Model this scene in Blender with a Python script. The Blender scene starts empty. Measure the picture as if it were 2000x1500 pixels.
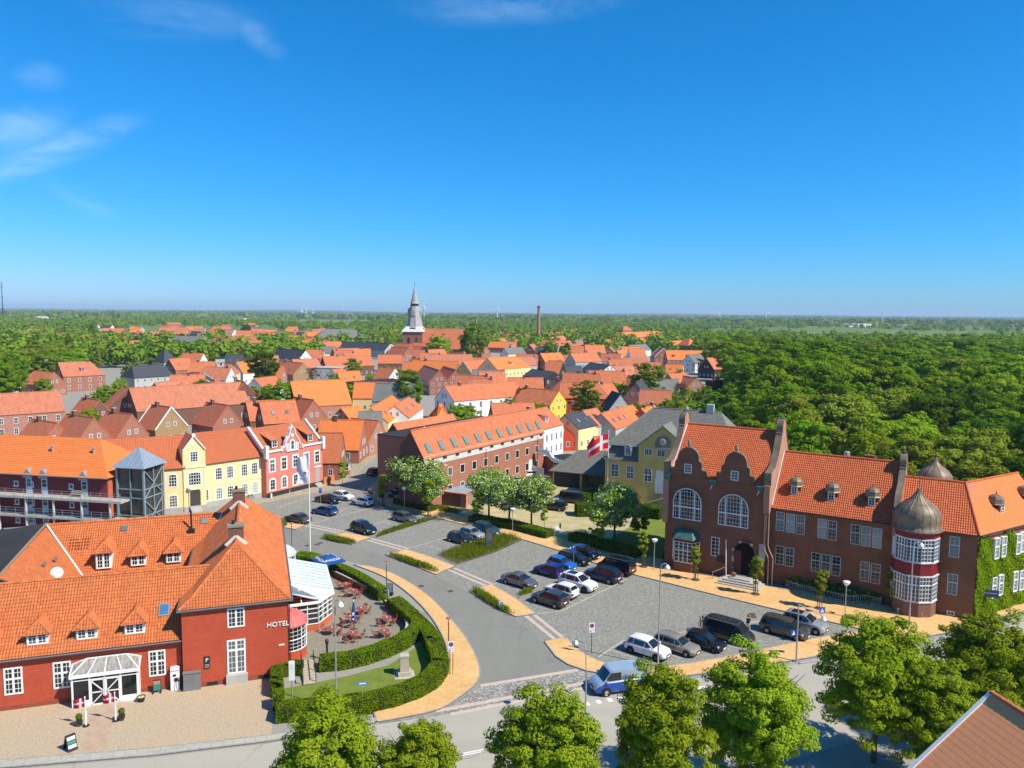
import bpy,bmesh,math,random
import numpy as np
from mathutils import Vector,Matrix
# ------------------------------------------------------------------ scene, camera, sky, sun, exposure
sc=bpy.context.scene
C=bpy.data.collections.new('town');sc.collection.children.link(C)
R=math.radians
random.seed(7);rng=np.random.default_rng(11)
F,H,PITCH,ROLL=1500.0,33.0,R(5.33),R(0.5)
cam=bpy.data.cameras.new('camera');co=bpy.data.objects.new('camera',cam);C.objects.link(co)
cam.sensor_width=36;cam.lens=F/2000*36;cam.clip_start=0.5;cam.clip_end=60000
co.matrix_world=Matrix.Translation((0,0,H))@Matrix.Rotation(R(90)-PITCH,4,'X')@Matrix.Rotation(ROLL,4,'Z')
sc.camera=co
SUN=Vector((0.89,-0.45,1.06)).normalized()
EL=math.asin(SUN.z);AZ=math.atan2(SUN.x,SUN.y)
wd=bpy.data.worlds.new('World');sc.world=wd;wd.use_nodes=True
def sky():
 nt=wd.node_tree;n=nt.nodes;l=nt.links;n.clear()
 out=n.new('ShaderNodeOutputWorld');bg=n.new('ShaderNodeBackground');sk=n.new('ShaderNodeTexSky')
 sk.sky_type='NISHITA';sk.sun_disc=False;sk.sun_elevation=EL;sk.sun_rotation=AZ
 sk.altitude=30;sk.air_density=1.0;sk.dust_density=0.25;sk.ozone_density=4.0
 sp_=n.new('ShaderNodeSeparateColor');cb=n.new('ShaderNodeCombineColor');l.new(sk.outputs[0],sp_.inputs[0])
 for i,(k,g)in enumerate(((.56,2.1),(.645,.95),(1.11,1.0))):
  pw=n.new('ShaderNodeMath');pw.operation='POWER';m0=n.new('ShaderNodeMath');m0.operation='MULTIPLY';m0.inputs[1].default_value=.105
  l.new(sp_.outputs[i],m0.inputs[0]);l.new(m0.outputs[0],pw.inputs[0]);pw.inputs[1].default_value=g
  m1=n.new('ShaderNodeMath');m1.operation='MULTIPLY';m1.inputs[1].default_value=k/.105;l.new(pw.outputs[0],m1.inputs[0]);l.new(m1.outputs[0],cb.inputs[i])
 tc=n.new('ShaderNodeTexCoord');mp=n.new('ShaderNodeMapping');mp.inputs['Rotation'].default_value=(0,.3,.2);mp.inputs['Scale'].default_value=(2.4,2.0,6.0)
 l.new(tc.outputs['Generated'],mp.inputs[0])
 nz=n.new('ShaderNodeTexNoise');nz.inputs['Scale'].default_value=2.6;nz.inputs['Detail'].default_value=9;nz.inputs['Roughness'].default_value=.6;nz.inputs['Distortion'].default_value=.9
 l.new(mp.outputs[0],nz.inputs['Vector'])
 r1=n.new('ShaderNodeValToRGB');r1.color_ramp.elements[0].position=.38;r1.color_ramp.elements[1].position=.80
 l.new(nz.outputs['Fac'],r1.inputs[0]);tot=None
 for d,rad,a,amp in CIRRUS:
  vm=n.new('ShaderNodeVectorMath');vm.operation='SUBTRACT';l.new(tc.outputs['Generated'],vm.inputs[0]);vm.inputs[1].default_value=d
  rm=n.new('ShaderNodeMapping');rm.inputs['Rotation'].default_value=(0,a,0);l.new(vm.outputs[0],rm.inputs[0]);ml=n.new('ShaderNodeVectorMath');ml.operation='DIVIDE';l.new(rm.outputs[0],ml.inputs[0]);ml.inputs[1].default_value=rad
  ln=n.new('ShaderNodeVectorMath');ln.operation='LENGTH';l.new(ml.outputs[0],ln.inputs[0])
  mr=n.new('ShaderNodeMapRange');mr.interpolation_type='SMOOTHSTEP';mr.inputs[1].default_value=1;mr.inputs[2].default_value=0;mr.inputs[4].default_value=amp;l.new(ln.outputs['Value'],mr.inputs[0])
  if tot is None:tot=mr.outputs[0]
  else:ad=n.new('ShaderNodeMath');ad.operation='MAXIMUM';l.new(tot,ad.inputs[0]);l.new(mr.outputs[0],ad.inputs[1]);tot=ad.outputs[0]
 mu=n.new('ShaderNodeMath');mu.operation='MULTIPLY';l.new(r1.outputs[0],mu.inputs[0]);l.new(tot,mu.inputs[1])
 m3=n.new('ShaderNodeMath');m3.operation='MULTIPLY';m3.inputs[1].default_value=.7;l.new(mu.outputs[0],m3.inputs[0])
 mx=n.new('ShaderNodeMix');mx.data_type='RGBA';l.new(m3.outputs[0],mx.inputs[0]);l.new(cb.outputs[0],mx.inputs[6]);mx.inputs[7].default_value=(5.5,7.2,8.6,1)
 l.new(mx.outputs[2],bg.inputs[0]);bg.inputs[1].default_value=0.105;l.new(bg.outputs[0],out.inputs[0])
def sdir(px,py):
 u,v=(px-1000)/F,(750-py)/F;y,z=math.cos(PITCH)+v*math.sin(PITCH),-math.sin(PITCH)+v*math.cos(PITCH);return Vector((u,y,z)).normalized()
CIRRUS=[(sdir(110,300),(.115,.2,.022),.5,.9),(sdir(40,262),(.06,.2,.03),.45,.8),(sdir(990,12),(.17,.2,.026),.05,.5),(sdir(330,40),(.12,.2,.03),.1,.38),(sdir(500,75),(.04,.2,.02),-.6,.35),(sdir(150,390),(.05,.2,.018),-.6,.4),(sdir(75,160),(.03,.2,.02),.3,.4),(sdir(-700,150),(.3,.3,.08),.2,.5),(sdir(2900,100),(.3,.3,.07),-.2,.5),(sdir(300,-500),(.3,.3,.1),.3,.5)]
sky()
sl=bpy.data.lights.new('sun','SUN');sl.energy=4.6;sl.angle=R(0.53);sl.color=(1.0,0.93,0.77)
so=bpy.data.objects.new('sun',sl);C.objects.link(so);so.rotation_euler=SUN.to_track_quat('Z','Y').to_euler();so.location=(60,-40,90)
sc.view_settings.view_transform='Standard';sc.view_settings.look='None';sc.view_settings.gamma=1
sc.view_settings.use_curve_mapping=False;sc.view_settings.exposure=0.55
sc.cycles.max_bounces=6;sc.cycles.diffuse_bounces=3;sc.cycles.glossy_bounces=2;sc.cycles.transmission_bounces=4
sc.cycles.transparent_max_bounces=8;sc.cycles.volume_bounces=0
HAZE=8e-5
sc.cycles.use_adaptive_sampling=True;sc.cycles.adaptive_threshold=0.02
# ------------------------------------------------------------------ survey: picture point -> place on the ground or on a wall
cp,sp,cr,sr=math.cos(PITCH),math.sin(PITCH),math.cos(ROLL),math.sin(ROLL)
def ray(px,py):
 u,v=px-1000,py-750
 x,y=(u*cr+v*sr)/F,(u*sr-v*cr)/F
 return(x,cp+y*sp,-sp+y*cp)
def G(px,py,z=0.0):
 d=ray(px,py);t=(z-H)/d[2];return Vector((d[0]*t,d[1]*t,z))
def D(px,py,Y):
 d=ray(px,py);t=Y/d[1];return Vector((d[0]*t,Y,H+d[2]*t))
class Fr:
 def __init__(s,ox,oy,deg):
  s.o=(ox,oy);s.a=R(deg);s.c,s.s=math.cos(s.a),math.sin(s.a)
 def inv(s,p):
  dx,dy=p[0]-s.o[0],p[1]-s.o[1];return Vector((dx*s.c+dy*s.s,-dx*s.s+dy*s.c,p[2]))
 def W(s,x,y,z=0):return Vector((s.o[0]+x*s.c-y*s.s,s.o[1]+x*s.s+y*s.c,z))
 def onY(s,px,py,yl=0):
  d=ray(px,py);dl=(d[0]*s.c+d[1]*s.s,-d[0]*s.s+d[1]*s.c,d[2]);o=s.inv((0,0,H))
  t=(yl-o[1])/dl[1];return Vector((o[0]+dl[0]*t,yl,H+dl[2]*t))
 def onX(s,px,py,xl=0):
  d=ray(px,py);dl=(d[0]*s.c+d[1]*s.s,-d[0]*s.s+d[1]*s.c,d[2]);o=s.inv((0,0,H))
  t=(xl-o[0])/dl[0];return Vector((xl,o[1]+dl[1]*t,H+dl[2]*t))
 def onZ(s,px,py,z):return s.inv(G(px,py,z))
# ------------------------------------------------------------------ materials
MATS={}
class NT:
 def __init__(s,name):
  s.m=bpy.data.materials.new(name);s.m.use_nodes=True;s.t=s.m.node_tree;s.n=s.t.nodes
  s.b=s.n['Principled BSDF'];s.out=s.n['Material Output']
 def new(s,ty,**kw):
  k=s.n.new('ShaderNode'+ty)
  for a,v in kw.items():
   if a in k.inputs:k.inputs[a].default_value=v
   else:setattr(k,a,v)
  return k
 def link(s,a,b):s.t.links.new(a,b)
 def uv(s):return s.new('TexCoord').outputs['UV']
 def ob(s):return s.new('TexCoord').outputs['Object']
 def geo(s):return s.new('NewGeometry').outputs['Position']
 def map(s,v,sc=(1,1,1),rot=(0,0,0)):
  m=s.new('Mapping');m.inputs['Scale'].default_value=sc;m.inputs['Rotation'].default_value=rot;s.link(v,m.inputs[0]);return m.outputs[0]
 def noise(s,v,scale,detail=3,rough=.55):
  k=s.new('TexNoise',Scale=scale,Detail=detail,Roughness=rough)
  if v is not None:s.link(v,k.inputs['Vector'])
  return k.outputs['Fac']
 def math(s,op,a,b=None):
  k=s.new('Math',operation=op)
  for i,q in enumerate((a,b)):
   if q is None:continue
   if isinstance(q,(int,float)):k.inputs[i].default_value=q
   else:s.link(q,k.inputs[i])
  return k.outputs[0]
 def ramp(s,f,*st):
  k=s.new('ValToRGB');e=k.color_ramp.elements
  while len(e)<len(st):e.new(.5)
  for q,(p,c)in zip(e,st):q.position=p;q.color=(*c,1)if len(c)==3 else c
  s.link(f,k.inputs[0]);return k.outputs[0]
 def mix(s,f,a,b,mode='MIX'):
  k=s.new('Mix',data_type='RGBA',blend_type=mode)
  for i,q in((0,f),(6,a),(7,b)):
   if isinstance(q,(int,float)):k.inputs[i].default_value=q
   elif isinstance(q,tuple):k.inputs[i].default_value=(*q,1)if len(q)==3 else q
   else:s.link(q,k.inputs[i])
  return k.outputs[2]
 def col(s,c):
  if isinstance(c,tuple):s.b.inputs['Base Color'].default_value=(*c,1)
  else:s.link(c,s.b.inputs['Base Color'])
 def rs(s,rough,spec=.3,metal=0):
  s.b.inputs['Roughness'].default_value=rough;s.b.inputs['Specular IOR Level'].default_value=spec;s.b.inputs['Metallic'].default_value=metal
 def bump(s,h,dist=.02,st=.6):
  k=s.new('Bump');k.inputs['Strength'].default_value=st;k.inputs['Distance'].default_value=dist
  s.link(h,k.inputs['Height']);s.link(k.outputs[0],s.b.inputs['Normal'])
def sc3(c,f):return tuple(min(1,max(0,q*f))for q in c)
def plain(name,c,rough=.7,spec=.3,metal=0,var=.12,scale=1.5,fine=0.0):
 if name in MATS:return MATS[name]
 t=NT(name);v=t.ob()
 f=t.noise(v,scale,4,.6)
 t.col(t.ramp(f,(.3,sc3(c,1-var)),(.7,sc3(c,1+var))));t.rs(rough,spec,metal)
 if fine:t.bump(t.noise(v,18,3),fine,.4)
 MATS[name]=t.m;return t.m
def tile(name,c,c2,tw=.23,th=.34,bump=True,dirt=.35,lichen=None):
 if name in MATS:return MATS[name]
 t=NT(name);sep=t.new('SeparateXYZ');t.link(t.uv(),sep.inputs[0])
 u=t.math('DIVIDE',sep.outputs[0],tw);v=t.math('DIVIDE',sep.outputs[1],th)
 cmb=t.new('CombineXYZ');t.link(t.math('FLOOR',u),cmb.inputs[0]);t.link(t.math('FLOOR',v),cmb.inputs[1])
 wn=t.new('TexWhiteNoise',noise_dimensions='2D');t.link(cmb.outputs[0],wn.inputs['Vector'])
 colr=t.mix(wn.outputs['Value'],c,c2)
 p=t.uv();rnd=t.new('ObjectInfo').outputs['Random']
 off=t.new('VectorMath',operation='ADD');t.link(p,off.inputs[0]);rc=t.new('CombineXYZ');t.link(t.math('MULTIPLY',rnd,40),rc.inputs[0]);t.link(rc.outputs[0],off.inputs[1])
 big=t.noise(t.map(off.outputs[0],(.8,.35,1)),1.0,6,.65)
 colr=t.mix(t.ramp(big,(.45,(0,0,0)),(.8,(dirt,dirt,dirt))),colr,sc3(c2,.35))
 colr=t.mix(t.math('MULTIPLY',rnd,.3),colr,sc3(c2,.8))
 if lichen:colr=t.mix(t.ramp(t.noise(off.outputs[0],.5,6,.7),(.5,(0,0,0)),(.72,(.7,.7,.7))),colr,lichen)
 t.col(colr);t.rs(.72,.28)
 if bump:
  fu=t.math('FRACT',u);w=t.math('SINE',t.math('MULTIPLY',fu,6.283));st=t.math('SUBTRACT',1,t.math('FRACT',v))
  hgt=t.math('ADD',t.math('MULTIPLY',w,.5),st);t.bump(hgt,.03,.3)
 MATS[name]=t.m;return t.m
def brickm(name,c1,c2,mortar,w=.24,h=.08,msize=.012,patch=.25,patchc=None,rough=.85):
 if name in MATS:return MATS[name]
 t=NT(name);v=t.uv()
 b=t.new('TexBrick',Scale=1.0);b.inputs['Brick Width'].default_value=w;b.inputs['Row Height'].default_value=h;b.inputs['Mortar Size'].default_value=msize
 b.inputs['Color1'].default_value=(*c1,1);b.inputs['Color2'].default_value=(*c2,1);b.inputs['Mortar'].default_value=(*mortar,1);b.inputs['Mortar Smooth'].default_value=.3
 t.link(v,b.inputs['Vector'])
 f=t.noise(t.map(v,(.45,.8,1)),1.0,5,.65)
 colr=t.mix(t.ramp(f,(.4,(0,0,0)),(.75,(patch,patch,patch))),b.outputs['Color'],patchc or sc3(c2,.45))
 t.col(colr);t.rs(rough,.2);t.bump(b.outputs['Fac'],-.012,.5)
 MATS[name]=t.m;return t.m
def glassm(name,c=(.012,.016,.02),c2=(.1,.12,.13)):
 if name in MATS:return MATS[name]
 t=NT(name);rnd=t.new('ObjectInfo').outputs['Random']
 t.col(t.ramp(t.math('ADD',t.math('MULTIPLY',rnd,.8),t.math('MULTIPLY',t.noise(t.ob(),1.3,2),.3)),(.45,c),(.95,c2)))  # random paler tone: curtains and sky reflections put into the glass colour
 t.rs(.06,.6);MATS[name]=t.m;return t.m
def paint(name,c,metal=.0,rough=.25):
 if name in MATS:return MATS[name]
 t=NT(name);t.col(c);t.rs(rough,.5,metal);t.b.inputs['Coat Weight'].default_value=.7;t.b.inputs['Coat Roughness'].default_value=.06
 MATS[name]=t.m;return t.m
def leafm(name,c,c2,c3=None,trans=.42):
 if name in MATS:return MATS[name]
 t=NT(name);sep=t.new('SeparateXYZ');t.link(t.uv(),sep.inputs[0])
 rnd=t.new('ObjectInfo').outputs['Random']
 colr=t.mix(sep.outputs[0],c,c2)
 colr=t.mix(t.math('MULTIPLY',sep.outputs[1],.55),colr,c3 or sc3(c2,1.35))
 hs=t.new('HueSaturation');t.link(colr,hs.inputs['Color']);t.link(t.math('ADD',t.math('MULTIPLY',rnd,.024),.488),hs.inputs['Hue']);t.link(t.math('ADD',t.math('MULTIPLY',rnd,.4),.8),hs.inputs['Value'])
 d=t.new('BsdfDiffuse');tr=t.new('BsdfTranslucent');mx=t.new('MixShader');mx.inputs[0].default_value=trans
 t.link(hs.outputs[0],d.inputs[0]);g=t.mix(.5,hs.outputs[0],(.55,.6,.06),'MULTIPLY');t.link(t.mix(.5,hs.outputs[0],(.16,.24,.01)),tr.inputs[0])
 t.link(d.outputs[0],mx.inputs[1]);t.link(tr.outputs[0],mx.inputs[2]);t.n.remove(t.b);t.link(mx.outputs[0],t.out.inputs[0])
 MATS[name]=t.m;return t.m
WHITE=plain('white_paint',(.78,.78,.76),.5,.4,var=.04)
T_HOTEL=tile('clay_pantile',(.68,.205,.06),(.42,.1,.032),bump=False,dirt=.6,lichen=(.36,.17,.07))
T_BRICKH=tile('red_pantile',(.66,.16,.05),(.44,.09,.03),bump=False,dirt=.35)
T_FAR=tile('town_tile',(.62,.2,.085),(.47,.13,.055),dirt=.5)
T_OLD=tile('weathered_tile',(.56,.175,.075),(.46,.13,.055),dirt=.35)
T_PINK=tile('faded_tile',(.56,.205,.11),(.43,.14,.075),dirt=.55)
T_BRIGHT=tile('new_orange_tile',(.73,.215,.055),(.63,.165,.04),dirt=.1)
T_BROWN=tile('brown_tile',(.5,.165,.085),(.42,.125,.06),dirt=.3)
T_GREY=tile('grey_tile',(.23,.225,.2),(.13,.13,.12),dirt=.4)
SLATE=plain('slate_felt',(.05,.055,.065),.8,.3,var=.25)
FELT=plain('black_roof_felt',(.035,.034,.034),.9,.2,var=.2,scale=.4)
ZINC=plain('zinc_sheet',(.30,.36,.42),.45,.5,.3,var=.08)
B_HOTEL=brickm('red_painted_brick',(.55,.10,.048),(.46,.075,.035),(.42,.075,.045),patch=.3)
B_DARK=brickm('dark_red_brick',(.27,.098,.05),(.18,.062,.036),(.23,.14,.08),patch=.4)
B_RED=brickm('red_brick',(.40,.13,.075),(.31,.085,.05),(.36,.24,.18),patch=.2)
B_PINK=brickm('pale_red_brick',(.45,.19,.13),(.36,.13,.085),(.42,.3,.24),patch=.25)
B_BROWN=brickm('brown_brick',(.2,.085,.055),(.15,.06,.04),(.2,.14,.11),patch=.3)
B_YEL=brickm('yellow_brown_brick',(.38,.23,.10),(.30,.17,.07),(.36,.28,.18),patch=.2)
P_YEL=plain('yellow_plaster',(.74,.52,.20),.85,.2,var=.10,scale=.6)
P_PALE=plain('pale_yellow_plaster',(.80,.62,.31),.85,.2,var=.08,scale=.6)
P_OCHRE=plain('ochre_plaster',(.64,.46,.14),.85,.2,var=.12,scale=.5)
P_BRIGHTY=plain('bright_yellow_plaster',(.80,.54,.06),.85,.2,var=.08)
P_ROSE=plain('rose_plaster',(.60,.19,.15),.85,.2,var=.06,scale=.5)
P_RED=plain('red_plaster',(.62,.07,.03),.85,.2,var=.12)
P_WHITE=plain('whitewash',(.76,.75,.72),.85,.2,var=.06,scale=.5)
P_GREY=plain('grey_render',(.42,.42,.40),.9,.2,var=.12)
P_STONE=plain('plinth_stone',(.36,.35,.34),.9,.2,var=.12)
P_BLACK=plain('black_tar_plinth',(.03,.03,.032),.8,.3)
TIMBER_BLACK=plain('black_timber',(.03,.03,.03),.8,.3,var=.3)
GLASS=glassm('window_glass')
GLASS_L=glassm('sky_glass',(.10,.14,.16),(.3,.36,.38))
DARK=plain('dark_metal',(.02,.02,.022),.5,.4)
GUTTER=plain('grey_gutter',(.13,.13,.13),.5,.4)
STEEL=plain('galvanised_steel',(.42,.43,.44),.45,.5,.5,var=.06)
CONC=plain('concrete',(.40,.39,.36),.9,.2,var=.12,scale=.8)
MORTAR=plain('lime_mortar',(.62,.6,.57),.9,.2)
# ------------------------------------------------------------------ mesh building
class MB:
 def __init__(s):s.v=[];s.f=[];s.m=[]
 def poly(s,pts,m=0):
  b=len(s.v);s.v+=[tuple(p)for p in pts];s.f.append(tuple(range(b,b+len(pts))));s.m.append(m);return s
 def box(s,x0,y0,z0,x1,y1,z1,m=0):
  b=len(s.v)
  s.v+=[(x0,y0,z0),(x1,y0,z0),(x1,y1,z0),(x0,y1,z0),(x0,y0,z1),(x1,y0,z1),(x1,y1,z1),(x0,y1,z1)]
  for q in((0,3,2,1),(4,5,6,7),(0,1,5,4),(1,2,6,5),(2,3,7,6),(3,0,4,7)):
   s.f.append(tuple(b+i for i in q));s.m.append(m)
  return s
 def hexa(s,p,m=0):
  b=len(s.v);s.v+=[tuple(q)for q in p]
  for q in((0,3,2,1),(4,5,6,7),(0,1,5,4),(1,2,6,5),(2,3,7,6),(3,0,4,7)):
   s.f.append(tuple(b+i for i in q));s.m.append(m)
  return s
 def bar(s,p0,p1,w,h=None,m=0,up=(0,0,1)):
  h=h or w;p0=Vector(p0);p1=Vector(p1);d=(p1-p0).normalized();u=Vector(up)
  if abs(d.dot(u))>.98:u=Vector((1,0,0))
  a=d.cross(u).normalized()*w/2;c=a.cross(d).normalized()*h/2
  return s.hexa([p0-a-c,p0+a-c,p1+a-c,p1-a-c,p0-a+c,p0+a+c,p1+a+c,p1-a+c],m)
 def tube(s,pts,r,n=8,m=0,cap=True):
  pts=[Vector(p)for p in pts];rr=r if isinstance(r,(list,tuple))else[r]*len(pts);b=len(s.v)
  for i,p in enumerate(pts):
   d=(pts[min(i+1,len(pts)-1)]-pts[max(i-1,0)]).normalized();u=Vector((0,0,1))if abs(d.z)<.95 else Vector((1,0,0))
   a=d.cross(u).normalized();c=d.cross(a)
   for k in range(n):
    t=2*math.pi*k/n;s.v.append(tuple(p+(a*math.cos(t)+c*math.sin(t))*rr[i]))
  for i in range(len(pts)-1):
   for k in range(n):
    k2=(k+1)%n;s.f.append((b+i*n+k,b+(i+1)*n+k,b+(i+1)*n+k2,b+i*n+k2));s.m.append(m)
  if cap:
   s.f.append(tuple(b+k for k in range(n)));s.m.append(m)
   e=b+(len(pts)-1)*n;s.f.append(tuple(e+k for k in reversed(range(n))));s.m.append(m)
  return s
 def lathe(s,prof,n=16,c=(0,0),m=0,a0=0,a1=2*math.pi,cap=True,sq=None):
  b=len(s.v);full=abs(a1-a0-2*math.pi)<1e-4;k=n if full else n+1
  for r,z in prof:
   for i in range(k):
    t=a0+(a1-a0)*i/n;s.v.append((c[0]+r*math.cos(t),c[1]+r*math.sin(t),z))
  for j in range(len(prof)-1):
   for i in range(n):
    i2=(i+1)%k;s.f.append((b+j*k+i,b+j*k+i2,b+(j+1)*k+i2,b+(j+1)*k+i));s.m.append(m)
  if cap and full:
   s.f.append(tuple(b+i for i in reversed(range(k))));s.m.append(m)
   e=b+(len(prof)-1)*k;s.f.append(tuple(e+i for i in range(k)));s.m.append(m)
  return s
 def prism(s,poly,z0,z1,m=0,mside=None):
  b=len(s.v);n=len(poly);s.v+=[(p[0],p[1],z0)for p in poly]+[(p[0],p[1],z1)for p in poly]
  area=sum(poly[i][0]*poly[(i+1)%n][1]-poly[(i+1)%n][0]*poly[i][1]for i in range(n))
  idx=list(range(n))if area>0 else list(range(n))[::-1]
  s.f.append(tuple(b+n+i for i in idx));s.m.append(m);s.f.append(tuple(b+i for i in idx[::-1]));s.m.append(m)
  for q in range(n):
   i,j=idx[q],idx[(q+1)%n];s.f.append((b+i,b+j,b+n+j,b+n+i));s.m.append(m if mside is None else mside)
  return s
 def vprism(s,poly,y0,y1,m=0):
  b=len(s.v);n=len(poly);s.v+=[(p[0],y0,p[1])for p in poly]+[(p[0],y1,p[1])for p in poly]
  area=sum(poly[i][0]*poly[(i+1)%n][1]-poly[(i+1)%n][0]*poly[i][1]for i in range(n))
  idx=list(range(n))if area>0 else list(range(n))[::-1]
  s.f.append(tuple(b+i for i in idx));s.m.append(m);s.f.append(tuple(b+n+i for i in idx[::-1]));s.m.append(m)
  for q in range(n):
   i,j=idx[q],idx[(q+1)%n];s.f.append((b+i,b+n+i,b+n+j,b+j));s.m.append(m)
  return s
 def slab(s,pts,th,m=0,up=None):
  pts=[Vector(p)for p in pts];n=(pts[1]-pts[0]).cross(pts[2]-pts[0]).normalized()
  if(up is None and n.z<0)or(up is not None and n.dot(Vector(up))<0):pts=pts[::-1];n=-n
  lo=[p-n*th for p in pts];s.poly(pts,m);s.poly(lo[::-1],m);k=len(pts)
  for i in range(k):s.poly([lo[i],lo[(i+1)%k],pts[(i+1)%k],pts[i]],m)
  return s
 def mesh(s,name,mats,smooth=False):
  me=bpy.data.meshes.new(name);me.from_pydata(s.v,[],s.f)
  for q in(mats if isinstance(mats,(list,tuple))else[mats]):me.materials.append(q)
  me.polygons.foreach_set('material_index',s.m);autouv(me)
  if smooth:me.polygons.foreach_set('use_smooth',[True]*len(me.polygons))
  me.update();return me
 def build(s,name,mats,parent=None,loc=None,rot=0,smooth=False):
  return obj(name,s.mesh(name,mats,smooth),parent,loc,rot)
def autouv(me):
 nl=len(me.loops)
 if not nl:return
 uvl=me.uv_layers.new(name='UVMap');npol=len(me.polygons)
 co_=np.empty(len(me.vertices)*3);me.vertices.foreach_get('co',co_);co_=co_.reshape(-1,3)
 nn=np.empty(npol*3);me.polygons.foreach_get('normal',nn);nn=nn.reshape(-1,3)
 li=np.empty(nl,int);me.loops.foreach_get('vertex_index',li)
 tot=np.empty(npol,int);me.polygons.foreach_get('loop_total',tot)
 t=np.stack([-nn[:,1],nn[:,0],np.zeros(npol)],1);ln=np.linalg.norm(t,axis=1);flat=ln<.02
 t[flat]=(1,0,0);ln[flat]=1;t/=ln[:,None];b=np.cross(nn,t);b[flat]=(0,1,0)
 fi=np.repeat(np.arange(npol),tot);p=co_[li]
 uv=np.stack([(p*t[fi]).sum(1),(p*b[fi]).sum(1)],1);uvl.data.foreach_set('uv',uv.ravel().astype(np.float32))
def obj(name,me,parent=None,loc=None,rot=0):
 o=bpy.data.objects.new(name,me);C.objects.link(o)
 if parent is not None:o.parent=parent
 if loc is not None:o.location=loc
 if rot:o.rotation_euler=(0,0,rot)if isinstance(rot,(int,float))else rot
 return o
def tag(o,label,cat,group=None,kind=None):
 if label:o['label']=label
 if cat:o['category']=cat
 if group:o['group']=group
 if kind:o['kind']=kind
 return o
def thing(name,label,cat,loc=(0,0,0),rot=0,group=None):
 return tag(obj(name,None,None,loc,rot),label,cat,group)
def struct(o):o['kind']='structure';return o
def copy_tree(o,parent=None):
 c=o.copy();C.objects.link(c);c.parent=parent
 for ch in o.children:copy_tree(ch,c)
 return c
def textmesh(name,txt,size,mat,parent,loc,rot,depth=.02):
 cu=bpy.data.curves.new(name,'FONT');cu.body=txt;cu.size=size;cu.extrude=depth;cu.align_x='CENTER';cu.align_y='CENTER';cu.resolution_u=3
 tmp=bpy.data.objects.new('tmp_text',cu);me=bpy.data.meshes.new_from_object(tmp);bpy.data.objects.remove(tmp)
 me.materials.clear();me.materials.append(mat);me.name=name
 return obj(name,me,parent,loc,rot)
def bez(p,n=8):
 """smooth open curve through points (Catmull-Rom)"""
 p=[Vector(q)for q in p];out=[]
 for i in range(len(p)-1):
  a,b,c,d=p[max(i-1,0)],p[i],p[i+1],p[min(i+2,len(p)-1)]
  for k in range(n):
   t=k/n;out.append(.5*((2*b)+(c-a)*t+(2*a-5*b+4*c-d)*t*t+(3*b-a-3*c+d)*t**3))
 return out+[p[-1]]
# ------------------------------------------------------------------ windows, pantile sheets
WC={}
def arch_pts(w,h,rise,n=10):
 """outline from bottom left, clockwise over an arched head; rise 0 = straight"""
 if rise<=0:return[(-w/2,0),(-w/2,h),(w/2,h),(w/2,0)]
 pts=[(-w/2,0)]
 for i in range(n+1):
  t=math.pi*(1-i/n);pts.append((w/2*math.cos(t),h-rise+rise*math.sin(t)))
 return pts+[(w/2,0)]
def window(root,x,y,z,w,h,rot=0,cols=2,rows=2,frame=None,glass=None,fw=.075,mw=.04,arch=0,mull=0,trans=0,sill=False,name='window',surround=None,proud=.05):
 """frame with glazing bars, its pane a child; mull = wide centre post, trans = height fraction of a wide transom"""
 w=round(w,2);h=round(h,2);frame=frame or WHITE;glass=glass or GLASS
 key=(w,h,cols,rows,frame.name,glass.name,fw,mw,arch,mull,trans,sill,surround and surround.name,proud)
 if key not in WC:
  f=MB();o=arch_pts(w,h,arch);i_=arch_pts(w-2*fw,h-2*fw,max(0,arch-fw)if arch else 0);i_=[(a,b+fw)for a,b in i_];n=len(o);d=proud
  for k in range(n):
   k2=(k+1)%n;A,B,c_,d_=o[k],o[k2],i_[k2],i_[k]
   f.poly([(A[0],-d,A[1]),(d_[0],-d,d_[1]),(c_[0],-d,c_[1]),(B[0],-d,B[1])])
   f.poly([(A[0],0,A[1]),(A[0],-d,A[1]),(B[0],-d,B[1]),(B[0],0,B[1])])
   f.poly([(d_[0],-d,d_[1]),(d_[0],-.012,d_[1]),(c_[0],-.012,c_[1]),(c_[0],-d,c_[1])])
  def top(xx):
   if not arch:return h-fw
   q=min(1,abs(xx)/(w/2));return h-arch+arch*math.sqrt(1-q*q)-fw*.8
  for k in range(1,cols):
   xx=-w/2+w*k/cols;t=mw;dd=d*.7
   if mull and k*2==cols:t=mull;dd=d*.95
   f.box(xx-t/2,-dd,fw*.6,xx+t/2,-.013,top(xx)+.01)
  for k in range(1,rows):
   zz=h*k/rows;xx=w/2-fw*.6
   if arch and zz>h-arch:xx=w/2*math.sqrt(max(0,1-((zz-h+arch)/arch)**2))-fw*.5
   f.box(-xx,-d*.66,zz-mw/2,xx,-.0135,zz+mw/2)
  if trans:f.box(-w/2+fw*.6,-d*.92,h*trans-fw*.6,w/2-fw*.6,-.0138,h*trans+fw*.6)
  if sill:f.box(-w/2-.08,-.14,-.1,w/2+.08,0,-.005)
  p=MB();p.poly([(a,-.014,b)for a,b in reversed(i_)])
  if surround:
   so_=arch_pts(w+.36,h+.3,arch+.1 if arch else 0);so_=[(a,b-.12)for a,b in so_];f.vprism([(a,b)for a,b in so_],-.01,.0,1)
  WC[key]=(f.mesh(name,[frame,surround]if surround else[frame]),p.mesh('pane',glass))
 a,b=WC[key];o=obj(name,a,root,(x,y,z),rot);obj('pane',b,o);return o
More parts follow.
